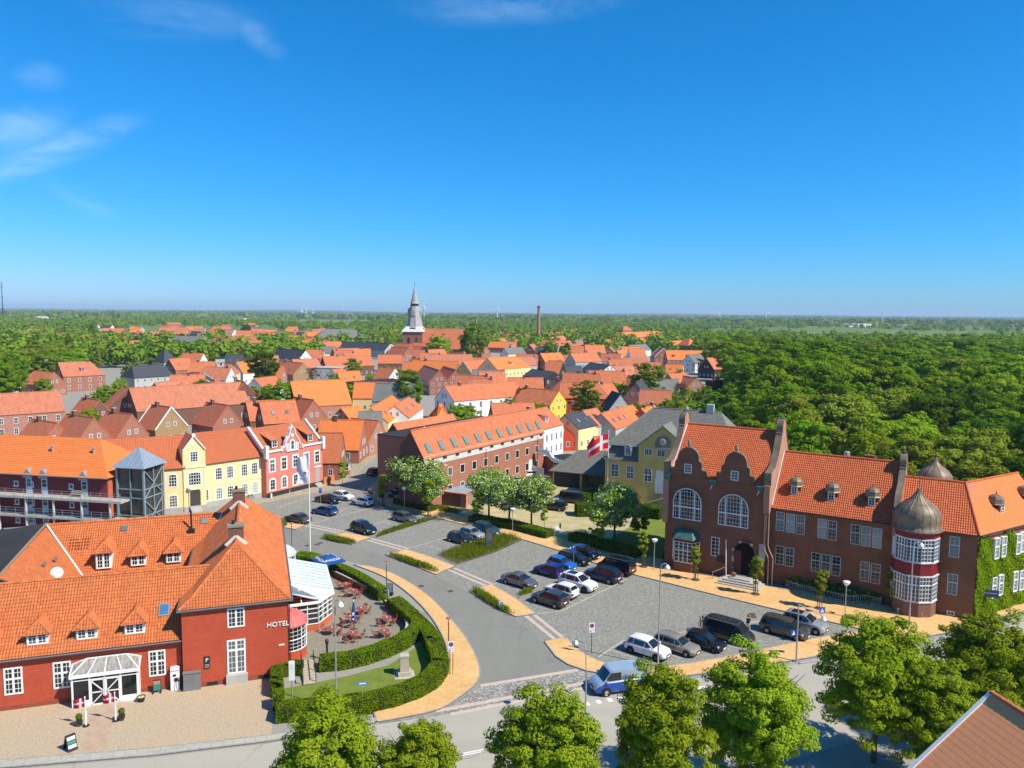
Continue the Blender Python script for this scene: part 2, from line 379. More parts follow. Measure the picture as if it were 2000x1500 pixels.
def pantiles(poly,mb=None,tw=.23,th=.34,amp=.034,lift=.045,mat=0,bm_out=None):
 """real pantile relief over a convex roof face (corner list); appended to mb"""
 P=[Vector(p)for p in poly];n=(P[1]-P[0]).cross(P[2]-P[0]).normalized()
 if n.z<0:P=P[::-1];n=-n
 t=Vector((-n.y,n.x,0)).normalized();b=n.cross(t);d0=P[0].dot(n)
 U=[p.dot(t)for p in P];V=[p.dot(b)for p in P]
 i0,i1=math.floor(min(U)/tw),math.ceil(max(U)/tw);j0,j1=math.floor(min(V)/th),math.ceil(max(V)/th)
 prof=((0,0),(.22,1.0),(.5,.55),(.75,-.5));us,hs=[],[]
 for i in range(i0,i1):
  for a,hh in prof:us.append((i+a)*tw);hs.append(hh*amp)
 us.append(i1*tw);hs.append(0);us=np.array(us);hs=np.array(hs);k=len(us);nr=j1-j0
 tn,bn,nnn=np.array(t),np.array(b),np.array(n);verts=[]
 for j in range(j0,j1):
  for vv,e in((j*th,lift),((j+1)*th,0.0)):
   jit=0
   verts.append(us[:,None]*tn+vv*bn+(d0+hs+e+jit)[:,None]*nnn)
 verts=np.concatenate(verts);faces=[]
 for j in range(nr):
  o=2*j*k
  for i in range(k-1):faces.append((o+i,o+i+1,o+k+i+1,o+k+i))
  if j:
   q=(2*j-1)*k
   for i in range(k-1):faces.append((q+i,q+i+1,o+i+1,o+i))
 me=bpy.data.meshes.new('tmp_tiles');me.from_pydata(verts.tolist(),[],faces)
 bm=bmesh.new();bm.from_mesh(me);bpy.data.meshes.remove(me)
 for i in range(len(P)):
  a,c=P[i],P[(i+1)%len(P)];e=(c-a).normalized();out=e.cross(n)
  geom=bm.verts[:]+bm.edges[:]+bm.faces[:]
  bmesh.ops.bisect_plane(bm,geom=geom,plane_co=a,plane_no=out,clear_outer=True)
 bm.verts.index_update();mb=mb or MB();o=len(mb.v)
 mb.v+=[tuple(v.co)for v in bm.verts]
 for f in bm.faces:mb.f.append(tuple(o+v.index for v in f.verts));mb.m.append(mat)
 bm.free();return mb
def tiled_roof(name,polys,mats,parent,th=.16,extra=None,**kw):
 """mats[0] tiles, mats[1] board under/edges. polys = convex faces"""
 mb=MB()
 for p in polys:
  P=[Vector(q)for q in p];n=(P[1]-P[0]).cross(P[2]-P[0]).normalized()
  if n.z<0:n=-n
  mb.slab([q-n*.012 for q in P],th,1);pantiles(p,mb,**kw)
 return mb.build(name,mats,parent)
def ridge_tiles(name,p0,p1,parent,mat,r=.14,step=.38):
 p0,p1=Vector(p0),Vector(p1);L=(p1-p0).length;d=(p1-p0)/L;mb=MB();s=0
 side=d.cross(Vector((0,0,1))).normalized();up=side.cross(d)
 while s<L-.05:
  e=min(s+step+.04,L);a,c=p0+d*s,p0+d*e
  pr=[(math.cos(t),math.sin(t))for t in(0,.9,math.pi/2,2.25,math.pi)]
  A=[a+side*q[0]*r*1.08+up*(q[1]*r*1.08-.03)for q in pr];B=[c+side*q[0]*r+up*(q[1]*r-.03)for q in pr]
  for i in range(4):mb.poly([A[i],A[i+1],B[i+1],B[i]][::-1])
  mb.poly(A);s+=step
 return mb.build(name,mat,parent)
# ------------------------------------------------------------------ ground, roads, paving
def m_ground():
 t=NT('field_and_meadow');g=t.geo();sep=t.new('SeparateXYZ');t.link(g,sep.inputs[0])
 vor=t.new('TexVoronoi',Scale=.0035);t.link(t.map(g,(1,.55,1),(0,0,.5)),vor.inputs['Vector'])
 s2=t.new('SeparateColor');t.link(vor.outputs['Color'],s2.inputs[0])
 fld=t.ramp(s2.outputs[0],(.0,(.10,.16,.035)),(.3,(.16,.22,.05)),(.55,(.07,.13,.03)),(.8,(.24,.26,.09)),(1,(.13,.2,.04)))
 nz=t.noise(g,.06,4);t.col(t.mix(.35,fld,t.ramp(nz,(.35,(.08,.12,.03)),(.7,(.17,.2,.06)))));t.rs(.95,.1);return t.m
def m_paving(name,c1,c2,mort,w,h,ms,vs=.35,big=.25,rot=0.0):
 t=NT(name);v=t.map(t.geo(),(1,1,1),(0,0,rot))
 b=t.new('TexBrick',Scale=1.0);b.inputs['Brick Width'].default_value=w;b.inputs['Row Height'].default_value=h;b.inputs['Mortar Size'].default_value=ms
 b.inputs['Color1'].default_value=(*c1,1);b.inputs['Color2'].default_value=(*c2,1);b.inputs['Mortar'].default_value=(*mort,1);t.link(v,b.inputs['Vector'])
 n1=t.noise(t.map(t.geo(),(1,1,1),(0,0,rot)),vs,5,.6);n2=t.noise(t.map(t.geo(),(.9,3.5,1),(0,0,rot)),1.0,4,.6)
 colr=t.mix(t.ramp(n1,(.35,(0,0,0)),(.75,(big,big,big))),b.outputs['Color'],sc3(c2,.62))
 colr=t.mix(t.ramp(n2,(.5,(0,0,0)),(.72,(.4,.4,.4))),colr,sc3(c1,1.18));t.col(colr);t.rs(.85,.2);t.bump(b.outputs['Fac'],-.01,.4);return t.m
def m_setts(name,c,scale=7.0,var=.3,stain=.4):
 t=NT(name);g=t.geo();vor=t.new('TexVoronoi',Scale=scale,feature='F1');t.link(g,vor.inputs['Vector'])
 s2=t.new('SeparateColor');t.link(vor.outputs['Color'],s2.inputs[0])
 colr=t.ramp(s2.outputs[0],(0,sc3(c,1-var)),(1,sc3(c,1+var)))
 colr=t.mix(t.ramp(vor.outputs['Distance'],(.35,(0,0,0)),(.75,(.7,.7,.7))),colr,sc3(c,.5))
 colr=t.mix(t.ramp(t.noise(g,.22,6,.65),(.42,(0,0,0)),(.75,(stain,stain,stain))),colr,sc3(c,.68))
 t.col(colr);t.rs(.85,.25);t.bump(vor.outputs['Distance'],-.02,.4);return t.m
def m_asphalt(name,c,patch=.35,streak=(1,1,1),rot=0):
 t=NT(name);g=t.geo();n0=t.noise(g,30,2);n1=t.noise(t.map(g,streak,(0,0,rot)),.35,6,.65);n2=t.noise(g,1.6,5,.7)
 colr=t.mix(t.ramp(n1,(.35,(0,0,0)),(.7,(patch,patch,patch))),sc3(c,1.1),sc3(c,.7))
 colr=t.mix(t.ramp(n2,(.58,(0,0,0)),(.7,(.25,.25,.25))),colr,sc3(c,.6))
 vc=t.new('TexVoronoi',Scale=.17,feature='DISTANCE_TO_EDGE');wv=t.new('VectorMath',operation='ADD');t.link(g,wv.inputs[0]);nw=t.new('TexNoise',Scale=.8,Detail=4);t.link(g,nw.inputs['Vector']);t.link(nw.outputs['Color'],wv.inputs[1]);t.link(wv.outputs[0],vc.inputs['Vector'])
 ck=t.math('MULTIPLY',t.ramp(vc.outputs['Distance'],(.0,(1,1,1)),(.012,(0,0,0))),t.ramp(t.noise(g,.12,2),(.45,(0,0,0)),(.6,(.7,.7,.7))));colr=t.mix(ck,colr,sc3(c,.45))
 colr=t.mix(t.math('MULTIPLY',n0,.25),colr,sc3(c,1.5));t.col(colr);t.rs(.85,.25);t.bump(n0,.006,.5);return t.m
def m_gravel():
 t=NT('gravel');g=t.geo();n0=t.noise(g,9,4,.7);n1=t.noise(g,.4,5,.6)
 colr=t.ramp(n0,(.3,(.22,.17,.12)),(.5,(.42,.33,.235)),(.7,(.6,.5,.38)));colr=t.mix(t.ramp(n1,(.35,(0,0,0)),(.7,(.5,.5,.5))),colr,(.46,.34,.2));t.col(colr);t.rs(.95,.1);t.bump(n0,.02,.6);return t.m
def m_lawn(name='lawn_grass',a=(.14,.2,.03),b=(.23,.26,.055)):
 t=NT(name);g=t.geo();n0=t.noise(g,.7,5,.7);n1=t.noise(g,22,3)
 t.col(t.mix(t.math('MULTIPLY',n1,.45),t.ramp(n0,(.35,a),(.7,b)),sc3(a,.5)));t.rs(.95,.1);t.bump(n1,.04,.7);return t.m
ASPH=m_asphalt('asphalt_side_road',(.195,.19,.168),.45,(1,.25,1),1.0)
ASPH2=m_asphalt('asphalt_main_road',(.345,.318,.268),.4,(.2,1,1),-.3)
ASPH3=m_asphalt('asphalt_town',(.26,.245,.215))
CLINK=m_paving('yellow_clinker_paving',(.80,.51,.235),(.66,.365,.135),(.48,.3,.14),.24,.12,.012,.3,.45,-.35)
TERR=m_paving('terrace_pavers',(.3,.275,.21),(.25,.225,.17),(.16,.15,.12),.22,.11,.014,.35,.25,.9)
SLABS=m_paving('concrete_slabs',(.42,.4,.34),(.38,.36,.3),(.25,.24,.2),.8,.8,.02,.3,.2,-.3)
COB=m_setts('parking_setts',(.28,.272,.238),6.5,.22,.3)
COB2=m_setts('granite_setts',(.31,.29,.265),5.0,.5,.2)
COBS=m_setts('street_setts',(.4,.34,.25),6.0,.35,.3)
GRAV=m_gravel();LAWN=m_lawn();SOIL=plain('garden_soil',(.12,.1,.065),.95,.1,var=.3,scale=3)
KERB=plain('granite_kerb',(.3,.285,.27),.8,.2,var=.18,scale=2)
PINKST=plain('pale_band_stone',(.5,.4,.33),.85,.2,var=.1,scale=2)
LINE=plain('pale_marker_stone',(.46,.44,.36),.85,.2,var=.2,scale=2)
ROADW=plain('road_marking_paint',(.75,.74,.7),.7,.3,var=.12,scale=4)
struct(MB().poly([(-16000,-900,-.02),(16000,-900,-.02),(16000,24000,-.02),(-16000,24000,-.02)]).build('ground',m_ground()))
def gp(pts,z=0.0):return[G(x,y,z)for x,y in pts]
def sheet(name,pts,mat,z,world=False):
 p=[Vector(q)for q in pts]if world else gp(pts)
 a=sum(p[i].x*p[(i+1)%len(p)].y-p[(i+1)%len(p)].x*p[i].y for i in range(len(p)))
 if a<0:p=p[::-1]
 return struct(MB().poly([(q.x,q.y,z)for q in p]).build(name,mat))
sheet('town_pavement',[(-150,40,0),(150,40,0),(140,120,0),(75,170,0),(90,260,0),(120,420,0),(100,700,0),(-260,700,0),(-330,400,0),(-170,110,0)],ASPH3,0.0,True)
sheet('old_street',[(318,1022),(430,1003),(560,960),(640,945),(690,905),(715,885),(738,855),(800,855),(765,905),(735,960),(700,985),(560,1040),(420,1060)],COBS,.004)
sheet('street_roadway',[(470,1010),(560,978),(650,955),(700,925),(735,890),(752,862),(775,862),(760,905),(722,950),(690,955),(590,995),(520,1040)],m_asphalt('asphalt_street',(.25,.235,.2)),.008)
sheet('parking_lot',[(500,985),(600,965),(700,948),(760,975),(850,1005),(1010,1050),(1120,1075),(1250,1118),(1400,1160),(1640,1218),(1700,1238),(1490,1275),(1285,1308),(1180,1300),(1080,1260),(1000,1215),(860,1128),(690,1070),(530,1045)],COB,.012)
sl_=[(540,1022),(640,1052),(700,1070),(760,1090),(848,1124),(900,1150),(950,1176),(1005,1207),(1062,1255),(1085,1285),(1112,1300),(1140,1310)]
sr_=[(935,1345),(938,1305),(918,1258),(882,1212),(832,1163),(770,1125),(700,1100),(620,1080),(480,1060),(470,1035)]
sheet('side_road',sl_+sr_,ASPH,.018)
sheet('main_road',[(-80,1560),(-80,1512),(300,1480),(530,1452),(735,1416),(850,1398),(1000,1373),(1150,1347),(1325,1330),(1560,1297),(1800,1257),(2080,1190),(2300,1130),(2600,1200),(2300,1330),(1700,1440),(1300,1560)],ASPH2,.022)
sheet('junction_setts',[(738,1414),(860,1392),(905,1362),(938,1338),(1030,1325),(1128,1307),(1150,1318),(1152,1345),(1000,1374),(850,1399)],COB2,.028)
def strip(name,p,q,w,mat,z,n=1):
 a,b=G(*p),G(*q);d=(b-a).normalized();s=Vector((-d.y,d.x,0))*w/2
 mb=MB();mb.poly([(v.x,v.y,z)for v in(a-s,b-s,b+s,a+s)]);return struct(mb.build(name,mat))
for p,q in[((850,1390),(1150,1333)),((880,1396),(1150,1343)),((938,1340),(1128,1309))]:strip('paving_band',p,q,.5,PINKST,.032)
for p,q in[((594,1027),(662,1041)),((716,1055),(788,1075)),((876,1113),(950,1145)),((1026,1202),(1086,1251))]:
 a,b=G(*p),G(*q);d=(b-a).normalized();s=Vector((-d.y,d.x,0))
 for o in(0,.95):
  v=[a+s*(o-.22),b+s*(o-.22),b+s*(o+.22),a+s*(o+.22)];struct(MB().poly([(k.x,k.y,.024)for k in v]).build('paving_band',PINKST))
for p,q in[((1050,1199),(1098,1193)),((1098,1193),(1226,1131)),((1168,1284),(1218,1251)),((1218,1251),(1488,1213)),((608,1023),(732,990)),((730,1024),(760,1016)),((796,1072),(872,1050)),((540,992),(600,972)),((960,1143),(1010,1122)),((700,985),(650,1003))]:
 strip('bay_edge_line',p,q,.14,LINE,.017)
for p,q in[((1193,1270),(1272,1296)),((1255,1262),(1330,1285)),((1310,1252),(1385,1275)),((1365,1243),(1440,1266)),((1425,1235),(1500,1256)),((1470,1226),(1550,1246)),((1125,1180),(1075,1163)),((1148,1168),(1100,1152)),((1172,1156),(1122,1140)),((1195,1143),(1150,1128)),((830,1063),(872,1078)),((745,1019),(800,1033)),((640,990),(672,1006)),((600,1000),(640,1013))]:
 strip('bay_line',p,q,.09,LINE,.0165)
def pavement(name,pts,mat,h=.11,kerb=True,closed=True,inset=None):
 p=gp(pts);a=sum(p[i].x*p[(i+1)%len(p)].y-p[(i+1)%len(p)].x*p[i].y for i in range(len(p)))
 if a<0:p=p[::-1]
 o=MB().prism([(q.x,q.y)for q in p],0,h,0,1).build(name,[mat,KERB]);struct(o)
 if kerb:
  k=MB();n=len(p)
  for i in range(n):
   A,B=p[i],p[(i+1)%n];d=(B-A)
   if d.length<.05:continue
   d.normalize();s=Vector((-d.y,d.x,0))*.14;z=Vector((0,0,h+.007));k.hexa([A,B,B+s,A+s,A+z,B+z,B+s+z,A+s+z])
  k.build('kerb',KERB,o)
 return o
def curve_px(pts,n=5):return[(q.x,q.y)for q in bez([(x,y,0)for x,y in pts],n)]
pavement('pavement',curve_px([(728,1390),(800,1371),(850,1347),(872,1315),(876,1290),(866,1250),(840,1205),(800,1163),(750,1128),(690,1104)])+curve_px([(720,1106),(770,1122),(832,1160),(882,1210),(918,1258),(938,1305),(932,1335),(900,1362),(850,1390),(735,1413)]),CLINK)
pavement('pavement',[(674,1040),(726,1051),(694,1061),(688,1065),(626,1051),(654,1046)],CLINK)
pavement('pavement',curve_px([(790,1073),(840,1088),(890,1107)],3)+curve_px([(860,1119),(850,1123),(800,1102),(752,1084),(778,1079)],2),CLINK)
pavement('pavement',curve_px([(960,1142),(1005,1168),(1048,1200)],3)+curve_px([(1007,1206),(960,1182),(918,1158)],3)+[(932,1150)],CLINK)
pavement('pavement',[(545,1020),(597,1026),(578,1035),(545,1030)],CLINK)
pavement('pavement',curve_px([(1062,1254),(1105,1247),(1125,1265),(1160,1287),(1210,1302),(1285,1304),(1400,1287),(1600,1246),(1690,1232)],3)+[(1500,1188),(1400,1164),(1300,1139),(1240,1124),(1160,1100),(1100,1079),(1028,1057),(970,1039),(900,1024),(820,1004),(750,989),(716,966),(732,942),(741,942),(748,958),(778,968),(840,990),(900,1008),(1000,1034),(1074,1046),(1112,1053),(1170,1070),(1248,1084),(1297,1094),(1298,1105),(1500,1146),(1745,1186),(1900,1203),(2060,1145),(2060,1178),(1850,1238),(1560,1290),(1450,1307),(1325,1324),(1220,1324),(1145,1312),(1110,1300),(1085,1284)],CLINK)
pavement('grey_footway',[(-80,1492),(300,1462),(530,1436),(735,1402),(735,1413),(530,1449),(300,1477),(-80,1509)],SLABS,.1)
pavement('cycle_path',[(1560,1293),(1850,1241),(2060,1181),(2060,1196),(1850,1256),(1560,1298)],m_asphalt('asphalt_path',(.3,.29,.27)),.06)
sheet('hotel_forecourt',[(-80,1385),(355,1338),(545,1322),(532,1400),(530,1437),(300,1463),(-80,1493)],GRAV,.010)
sheet('entrance_path',[(215,1352),(270,1345),(232,1385),(205,1464),(160,1468),(178,1390)],plain('pink_path',(.42,.3,.22),.9,.2,var=.12),.016)
def dash(p,q,w=.12):strip('road_marking',p,q,w,ROADW,.027)
dash((880,1480),(940,1469));dash((905,1472),(945,1464));dash((1340,1404),(1362,1400));dash((1370,1399),(1395,1395));dash((820,1489),(870,1481));dash((985,1461),(1050,1450));dash((1420,1391),(1470,1383));dash((1500,1378),(1550,1369))
dash((1335,1350),(1378,1342),.35)
for x in(1142,1165,1187,1209):dash((x,1376-(x-1142)*.17),(x+9,1374.5-(x-1142)*.17),.55)
BEDS=[[(850,1084),(932,1056),(985,1043),(1027,1054),(965,1082),(892,1105)],[(730,1048),(760,1036),(800,1022),(852,1009),(858,1013),(810,1027),(770,1040),(735,1052)],[(1008,1162),(1038,1152),(1042,1157),(1014,1168)]]
for b in BEDS:pavement('planting_bed',b,SOIL,.06,True)
sheet('lawn',[(548,1392),(552,1345),(600,1337),(680,1320),(760,1299),(815,1262),(850,1260),(862,1300),(838,1336),(780,1360),(690,1382),(600,1394)],LAWN,.014)
sheet('terrace',[(568,1310),(600,1308),(700,1285),(790,1240),(800,1205),(780,1180),(735,1150),(660,1110),(600,1100),(560,1100)],TERR,.016)
sheet('courtyard_gravel',[(905,1005),(870,985),(905,962),(960,940),(1060,930),(1190,960),(1290,990),(1295,1090),(1248,1080),(1112,1050),(1000,1030)],plain('sandy_gravel',(.42,.36,.2),.95,.1,var=.2,scale=.5),.006)
sheet('hall_lawn',[(1180,1060),(1260,1010),(1300,1005),(1300,1093),(1240,1080)],LAWN,.010)
struct(sheet('park_grass',[(60,120,0),(160,100,0),(420,300,0),(500,900,0),(120,900,0),(110,300,0),(70,170,0)],m_lawn('park_lawn',(.06,.1,.02),(.1,.14,.03)),.002,True))
struct(sheet('park_pond',[(1925,795),(1960,785),(2100,800),(2200,850),(2100,860),(1960,815)],plain('pond_water',(.03,.06,.07),.05,.6,var=.1),.012))
struct(sheet('park_road',[(1880,768),(1950,757),(2100,745),(2100,765),(1960,778),(1900,780)],CONC,.010))
IRON=plain('cast_iron',(.12,.085,.07),.7,.4,.3)
for px,py in[(619,1064),(626,1061),(600,1066),(823,1145),(880,1155),(1470,1200),(1472,1205),(566,1069),(850,962),(1212,1140),(352,998),(760,990),(380,1000)]:
 g=G(px,py);o=MB().lathe([(.36,0),(.36,.03),(.33,.034),(.0,.034)],16,cap=False).build('manhole_cover',IRON,None,(g.x,g.y,.012));tag(o,'round iron manhole cover set in the paving of the square','manhole cover','manhole covers in the streets')
# ------------------------------------------------------------------ hotel
hf=Fr(-28.4,64.2,18.5)
hotel=thing('hotel','red painted brick hotel with orange pantile roofs, white windows and HOTEL lettering','hotel',(*hf.o,0),hf.a)
EDGE=plain('eave_board',(.16,.15,.14),.7,.3)
ROOFM=[T_HOTEL,EDGE]
BW,BD=8.9,28.2
w=MB();w.box(0,0,0,BW,BD,7.2);w.build('wall',B_HOTEL,hotel)
MB().box(-.04,-.04,0,BW+.04,BD,.45).build('plinth',plain('hotel_plinth',(.26,.07,.045),.9,.2),hotel)
MB().box(-18,.55,0,-.005,10.2,4.45).build('wing_wall',B_HOTEL,hotel)
MB().box(-18,.51,0,-.05,1,.35).build('wing_plinth',MATS['hotel_plinth'],hotel)
MB().box(-19,16.6,0,-.005,27.4,5.3).build('back_wing_wall',B_HOTEL,hotel)
MB().box(-24,8,0,-11.2,21,5.2).build('west_wing_wall',B_HOTEL,hotel)
def ringroof(x0,x1,y0,y1,ze,zr,r0,r1,brk=(1.05,.72)):
 """hip roof with a bell-cast foot; ridge x mid from r0 to r1"""
 xm=(x0+x1)/2;i,dz=brk;a=[(x0,y0,ze),(x1,y0,ze),(x1,y1,ze),(x0,y1,ze)];k=i*(r0-y0)/((x1-x0)/2)
 b=[(x0+i,y0+k,ze+dz),(x1-i,y0+k,ze+dz),(x1-i,y1-k,ze+dz),(x0+i,y1-k,ze+dz)]
 A,B=(xm,r0,zr),(xm,r1,zr);out=[]
 for q in range(4):out.append([a[q],a[(q+1)%4],b[(q+1)%4],b[q]])
 out+=[[b[0],b[1],A],[b[1],b[2],B,A],[b[2],b[3],B],[b[3],b[0],A,B]];return out,A,B,a,b
pol,RA,RB,ea,eb=ringroof(-.22,BW+.22,-.25,BD+.25,7.2,11.55,4.35,23.9)
roof=tiled_roof('roof',pol,ROOFM,hotel)
ridge_tiles('ridge',RA,RB,roof,T_HOTEL)
for q,e in((0,RA),(1,RA),(2,RB),(3,RB)):ridge_tiles('hip_ridge',Vector(e)+Vector((0,0,-.02)),Vector(eb[q]),roof,T_HOTEL,.13);ridge_tiles('hip_ridge',Vector(eb[q]),Vector(ea[q]),roof,T_HOTEL,.13)
WR=(5.35,9.2)
wr=tiled_roof('wing_roof',[[(-18,.25,4.42),(.3,.25,4.42),(3.2,WR[0],WR[1]),(-18,WR[0],WR[1])],[(-18,WR[0],WR[1]),(3.2,WR[0],WR[1]),(-.1,10.4,4.42),(-11,10.4,4.42),(-15,6.5,8.3),(-18,6.5,8.3)][:4]],ROOFM,hotel)
ridge_tiles('ridge',(-18,WR[0],WR[1]+.02),(2.4,WR[0],WR[1]+.02),wr,T_HOTEL)
bwf=[(-15,22,9.95),(2.6,22,9.95),(-.15,16.35,5.3),(-10.4,16.35,5.3)]
br=tiled_roof('back_wing_roof',[bwf,[(-15,22,9.95),(2.6,22,9.95),(-.15,27.6,5.3),(-19,27.6,5.3),(-19,22,9.95)]],ROOFM,hotel)
ridge_tiles('ridge',(-15.2,22,9.98),(2.0,22,9.98),br,T_HOTEL)
wwr=tiled_roof('west_wing_roof',[[(-15,5.35,9.8),(-10.4,9.4,5.3),(-10.4,16.35,5.3),(-15,22,9.8)]],ROOFM,hotel,amp=.008,lift=.012)
MB().slab([(-15.02,4.5,9.72),(-15.02,22.2,10.1),(-26,22.4,9.2),(-26,4.5,8.6)],.2).build('felt_roof',FELT,hotel)
MB().bar((-15,5,9.78),(-15,22.1,10.1),.22,.1).build('roof_edge_board',plain('brown_board',(.3,.2,.12),.8,.3),hotel)
for p in[(62,1070),(10,1105),(2,1052)]:
 q=hf.onZ(*p,9.6);MB().box(-.45,-.8,0,.45,.8,.12).build('roof_light',GLASS_L,hotel,(min(q.x,-16),q.y,9.35))
for a_,b_ in[((-15,21.9,10.03),(-10.5,16.4,5.42)),((2.6,21.8,9.98),(-.1,16.4,5.4)),((2.9,5.2,9.2),(.1,.4,4.6))]:MB().bar(a_,b_,.18,.07).build('valley_flashing',MORTAR,hotel)
g=MB()
g.tube([(-.35,-.32,7.1),(BW+.35,-.32,7.1)],.085,6).tube([(BW+.33,-.3,7.1),(BW+.33,BD,7.1)],.085,6).tube([(-.33,-.3,7.1),(-.33,BD,7.1)],.085,6)
g.box(-.3,-.28,6.95,BW+.3,-.0,7.08);g.build('gutter',GUTTER,hotel)
g=MB();g.tube([(-18,.15,4.32),(-.05,.15,4.32)],.085,6).box(-18,.2,4.2,-.05,.55,4.32);g.build('gutter',GUTTER,hotel)
MB().tube([(-.12,.35,4.3),(-.12,.42,4.0),(-.12,.42,.1)],.05,6).build('down_pipe',DARK,hotel)
MB().tube([(BW+.06,-.12,7.05),(BW+.06,-.1,6.7),(BW+.06,-.08,.1)],.05,6).build('down_pipe',DARK,hotel)
MB().tube([(-.33,18,7.0),(-.33,16.6,6.9),(-.33,16.3,5.5)],.05,6).build('down_pipe',MORTAR,hotel)
HW=dict(cols=4,rows=5,mull=.16,fw=.13,mw=.035,proud=.06)
for px0,py0,px1,py1 in[(6,1303,46,1350),(103,1293,140,1340),(290,1272,324,1317)]:
 a,b=hf.onY(px0,py0,.55),hf.onY(px1,py1,.55);window(hotel,(a.x+b.x)/2,.55,1.3,1.35,2.3,trans=.58,**HW)
window(hotel,-17,.55,1.3,1.35,2.3,trans=.58,**HW)
a=hf.onY(461,1205);window(hotel,a.x,0,5.08,1.45,1.75,cols=4,rows=4,mull=.16,fw=.13,mw=.035)
a=hf.onY(462,1285);window(hotel,a.x,0,.85,1.55,3.1,cols=4,rows=6,mull=.18,fw=.14,mw=.035,trans=.7,name='french_door')
MB().box(3.5,-.35,0,5.3,0,.82).build('door_step',CONC,hotel)
for y_,z_ in((6,4.9),(14,4.9),(22,4.9),(22.5,1.2)):window(hotel,BW,y_,z_,1.3,1.7,R(90),cols=4,rows=4,mull=.14,fw=.12,mw=.035)
for k in range(3):
 MB().box(0,-.02,0,.9,.0,.3).build('cellar_window',DARK,hotel,((1.9,6.2,7.5)[k],-.045,.08))
L_=plain('sign_letter_white',(.85,.84,.8),.5,.4)
textmesh('hotel_lettering','HOTEL',.62,L_,hotel,(7.95,-.06,4.92),(R(90),0,0),.03)
MB().box(8.0,-.03,2.9,8.5,0,3.02).build('name_plate',L_,hotel)
P=thing('parking_sign','black parking sign with white letter P on the hotel wall','sign',hf.W(1.95,-.02,1.62),hf.a)
MB().box(-.25,-.03,0,.25,0,1.12).build('panel',DARK,P);textmesh('letter','P',.5,L_,P,(0,-.035,.78),(R(90),0,0),.005)
for k in range(3):MB().box(-.18,-.036,.12+.12*k,.18,-.03,.17+.12*k).build('text_line',plain('grey_print',(.4,.4,.4),.6),P)
MB().box(.02,-.45,0,1.42,-.045,1.55).box(-.02,-.5,1.55,1.46,-.045,1.62).box(.7,-.455,.05,.73,-.45,1.5).build('meter_cabinet',tag and plain('grey_cabinet',(.17,.175,.17),.6,.4),hotel)
for yy,zt,wx in((5.9,12.9,1.35),(19.9,13.1,1.3)):
 c=MB();c.box(4.45-wx/2,yy-.45,10.2,4.45+wx/2,yy+.45,zt-.3);ch=c.build('chimney',B_BROWN,roof)
 MB().box(4.45-wx/2-.1,yy-.55,zt-.3,4.45+wx/2+.1,yy+.55,zt-.08).build('chimney_cap',plain('cap_stone',(.25,.22,.16),.9,.2),ch)
 MB().lathe([(.14,zt-.08),(.14,zt+.3)],8,(4.2,yy)).build('flue_pot',DARK,ch)
 f=MB()
 for s in(-1,1):f.bar((4.45,yy-.5,11.75),(4.45+s*.95,yy-.5,10.95),.1,.3)
 f.build('flashing',MORTAR,ch)
def dormer(x,y0,z0,w,h,slope,roofmat,rows=3,hipd=.8,over=.24,rise=1.0,parent=None,name='dormer'):
 parent=parent or hotel
 d=obj(name,None,parent,(x,y0,z0));back=(h+rise)/slope+.4
 MB().box(-w/2,0,0,w/2,h/slope+.2,h).build('cheek',WHITE,d)
 window(d,0,0,.04,w-.12,h-.06,cols=4,rows=rows,mull=.2,fw=.13,mw=.035,name='dormer_window')
 ww,zz=w/2+over,h-.05;bk=h/slope+.1;pol=[[(-ww,-.3,zz),(ww,-.3,zz),(0,hipd-.3,zz+rise)],[(ww,-.3,zz),(ww,bk,zz),(0,back,zz+rise),(0,hipd-.3,zz+rise)],[(-ww,bk,zz),(-ww,-.3,zz),(0,hipd-.3,zz+rise),(0,back,zz+rise)]]
 r=tiled_roof('dormer_roof',pol,roofmat,d,.1);ridge_tiles('ridge',(0,hipd-.35,zz+rise+.02),(0,back,zz+rise+.02),r,roofmat[0],.12)
 for s in(-1,1):ridge_tiles('hip_ridge',(0,hipd-.3,zz+rise),(s*ww,-.3,zz+.02),r,roofmat[0],.1)
 return d
for x in(-14.9,-11.15,-7.5,-3.82):dormer(x,.95,5.12,1.6,1.0,.92,ROOFM)
for x,h_ in((-8.85,1.75),(-5.6,1.15),(-2.2,1.15)):dormer(x,17.0,6.15,1.45,h_,.82,ROOFM,4 if h_>1.3 else 2)
def on_wing(x,t,o=.0):return(x,.25+(WR[0]-.25)*t,4.42+(WR[1]-4.42)*t+o)
def on_back(x,t,o=.0):return(x,16.35+5.65*t,5.3+4.65*t+o)
sk=MB();sk.box(-.45,-.6,0,.45,.6,.1);s=sk.build('skylight',plain('grey_skylight_frame',(.2,.22,.24),.5,.4),hotel,on_wing(-1.6,.42,.03),(math.atan(.92),0,0));MB().box(-.34,-.48,.1,.34,.48,.112).build('pane',plain('blue_pane',(.06,.14,.3),.08,.6),s)
for x,t in((-8.2,.83),(1.1,.86)):
 s=MB().box(-.35,-.35,0,.35,.35,.1).build('roof_hatch',GUTTER,hotel,on_back(x+(.8 if x<0 else-.4),t,.02),(math.atan(.82),0,0));MB().box(-.28,-.28,.1,.28,.28,.11).build('pane',GLASS_L,s)
MB().tube([(0,0,0),(0,0,2.0)],.1,8).box(-.35,-.45,-.35,.35,.35,.05).build('flue_pipe',DARK,hotel,on_back(-.6,.72,.1))
vt=MB().tube([(0,0,0),(0,.12,.1)],.07,6).mesh('vent_tile',plain('dark_clay',(.14,.03,.02),.8))
for j in range(4):
 for i in range(7):
  if(i,j)!=(3,3):obj('vent_tile',vt,hotel,on_back(-12.4+i*.28,.52+j*.055,.02),(math.atan(.82),0,0))
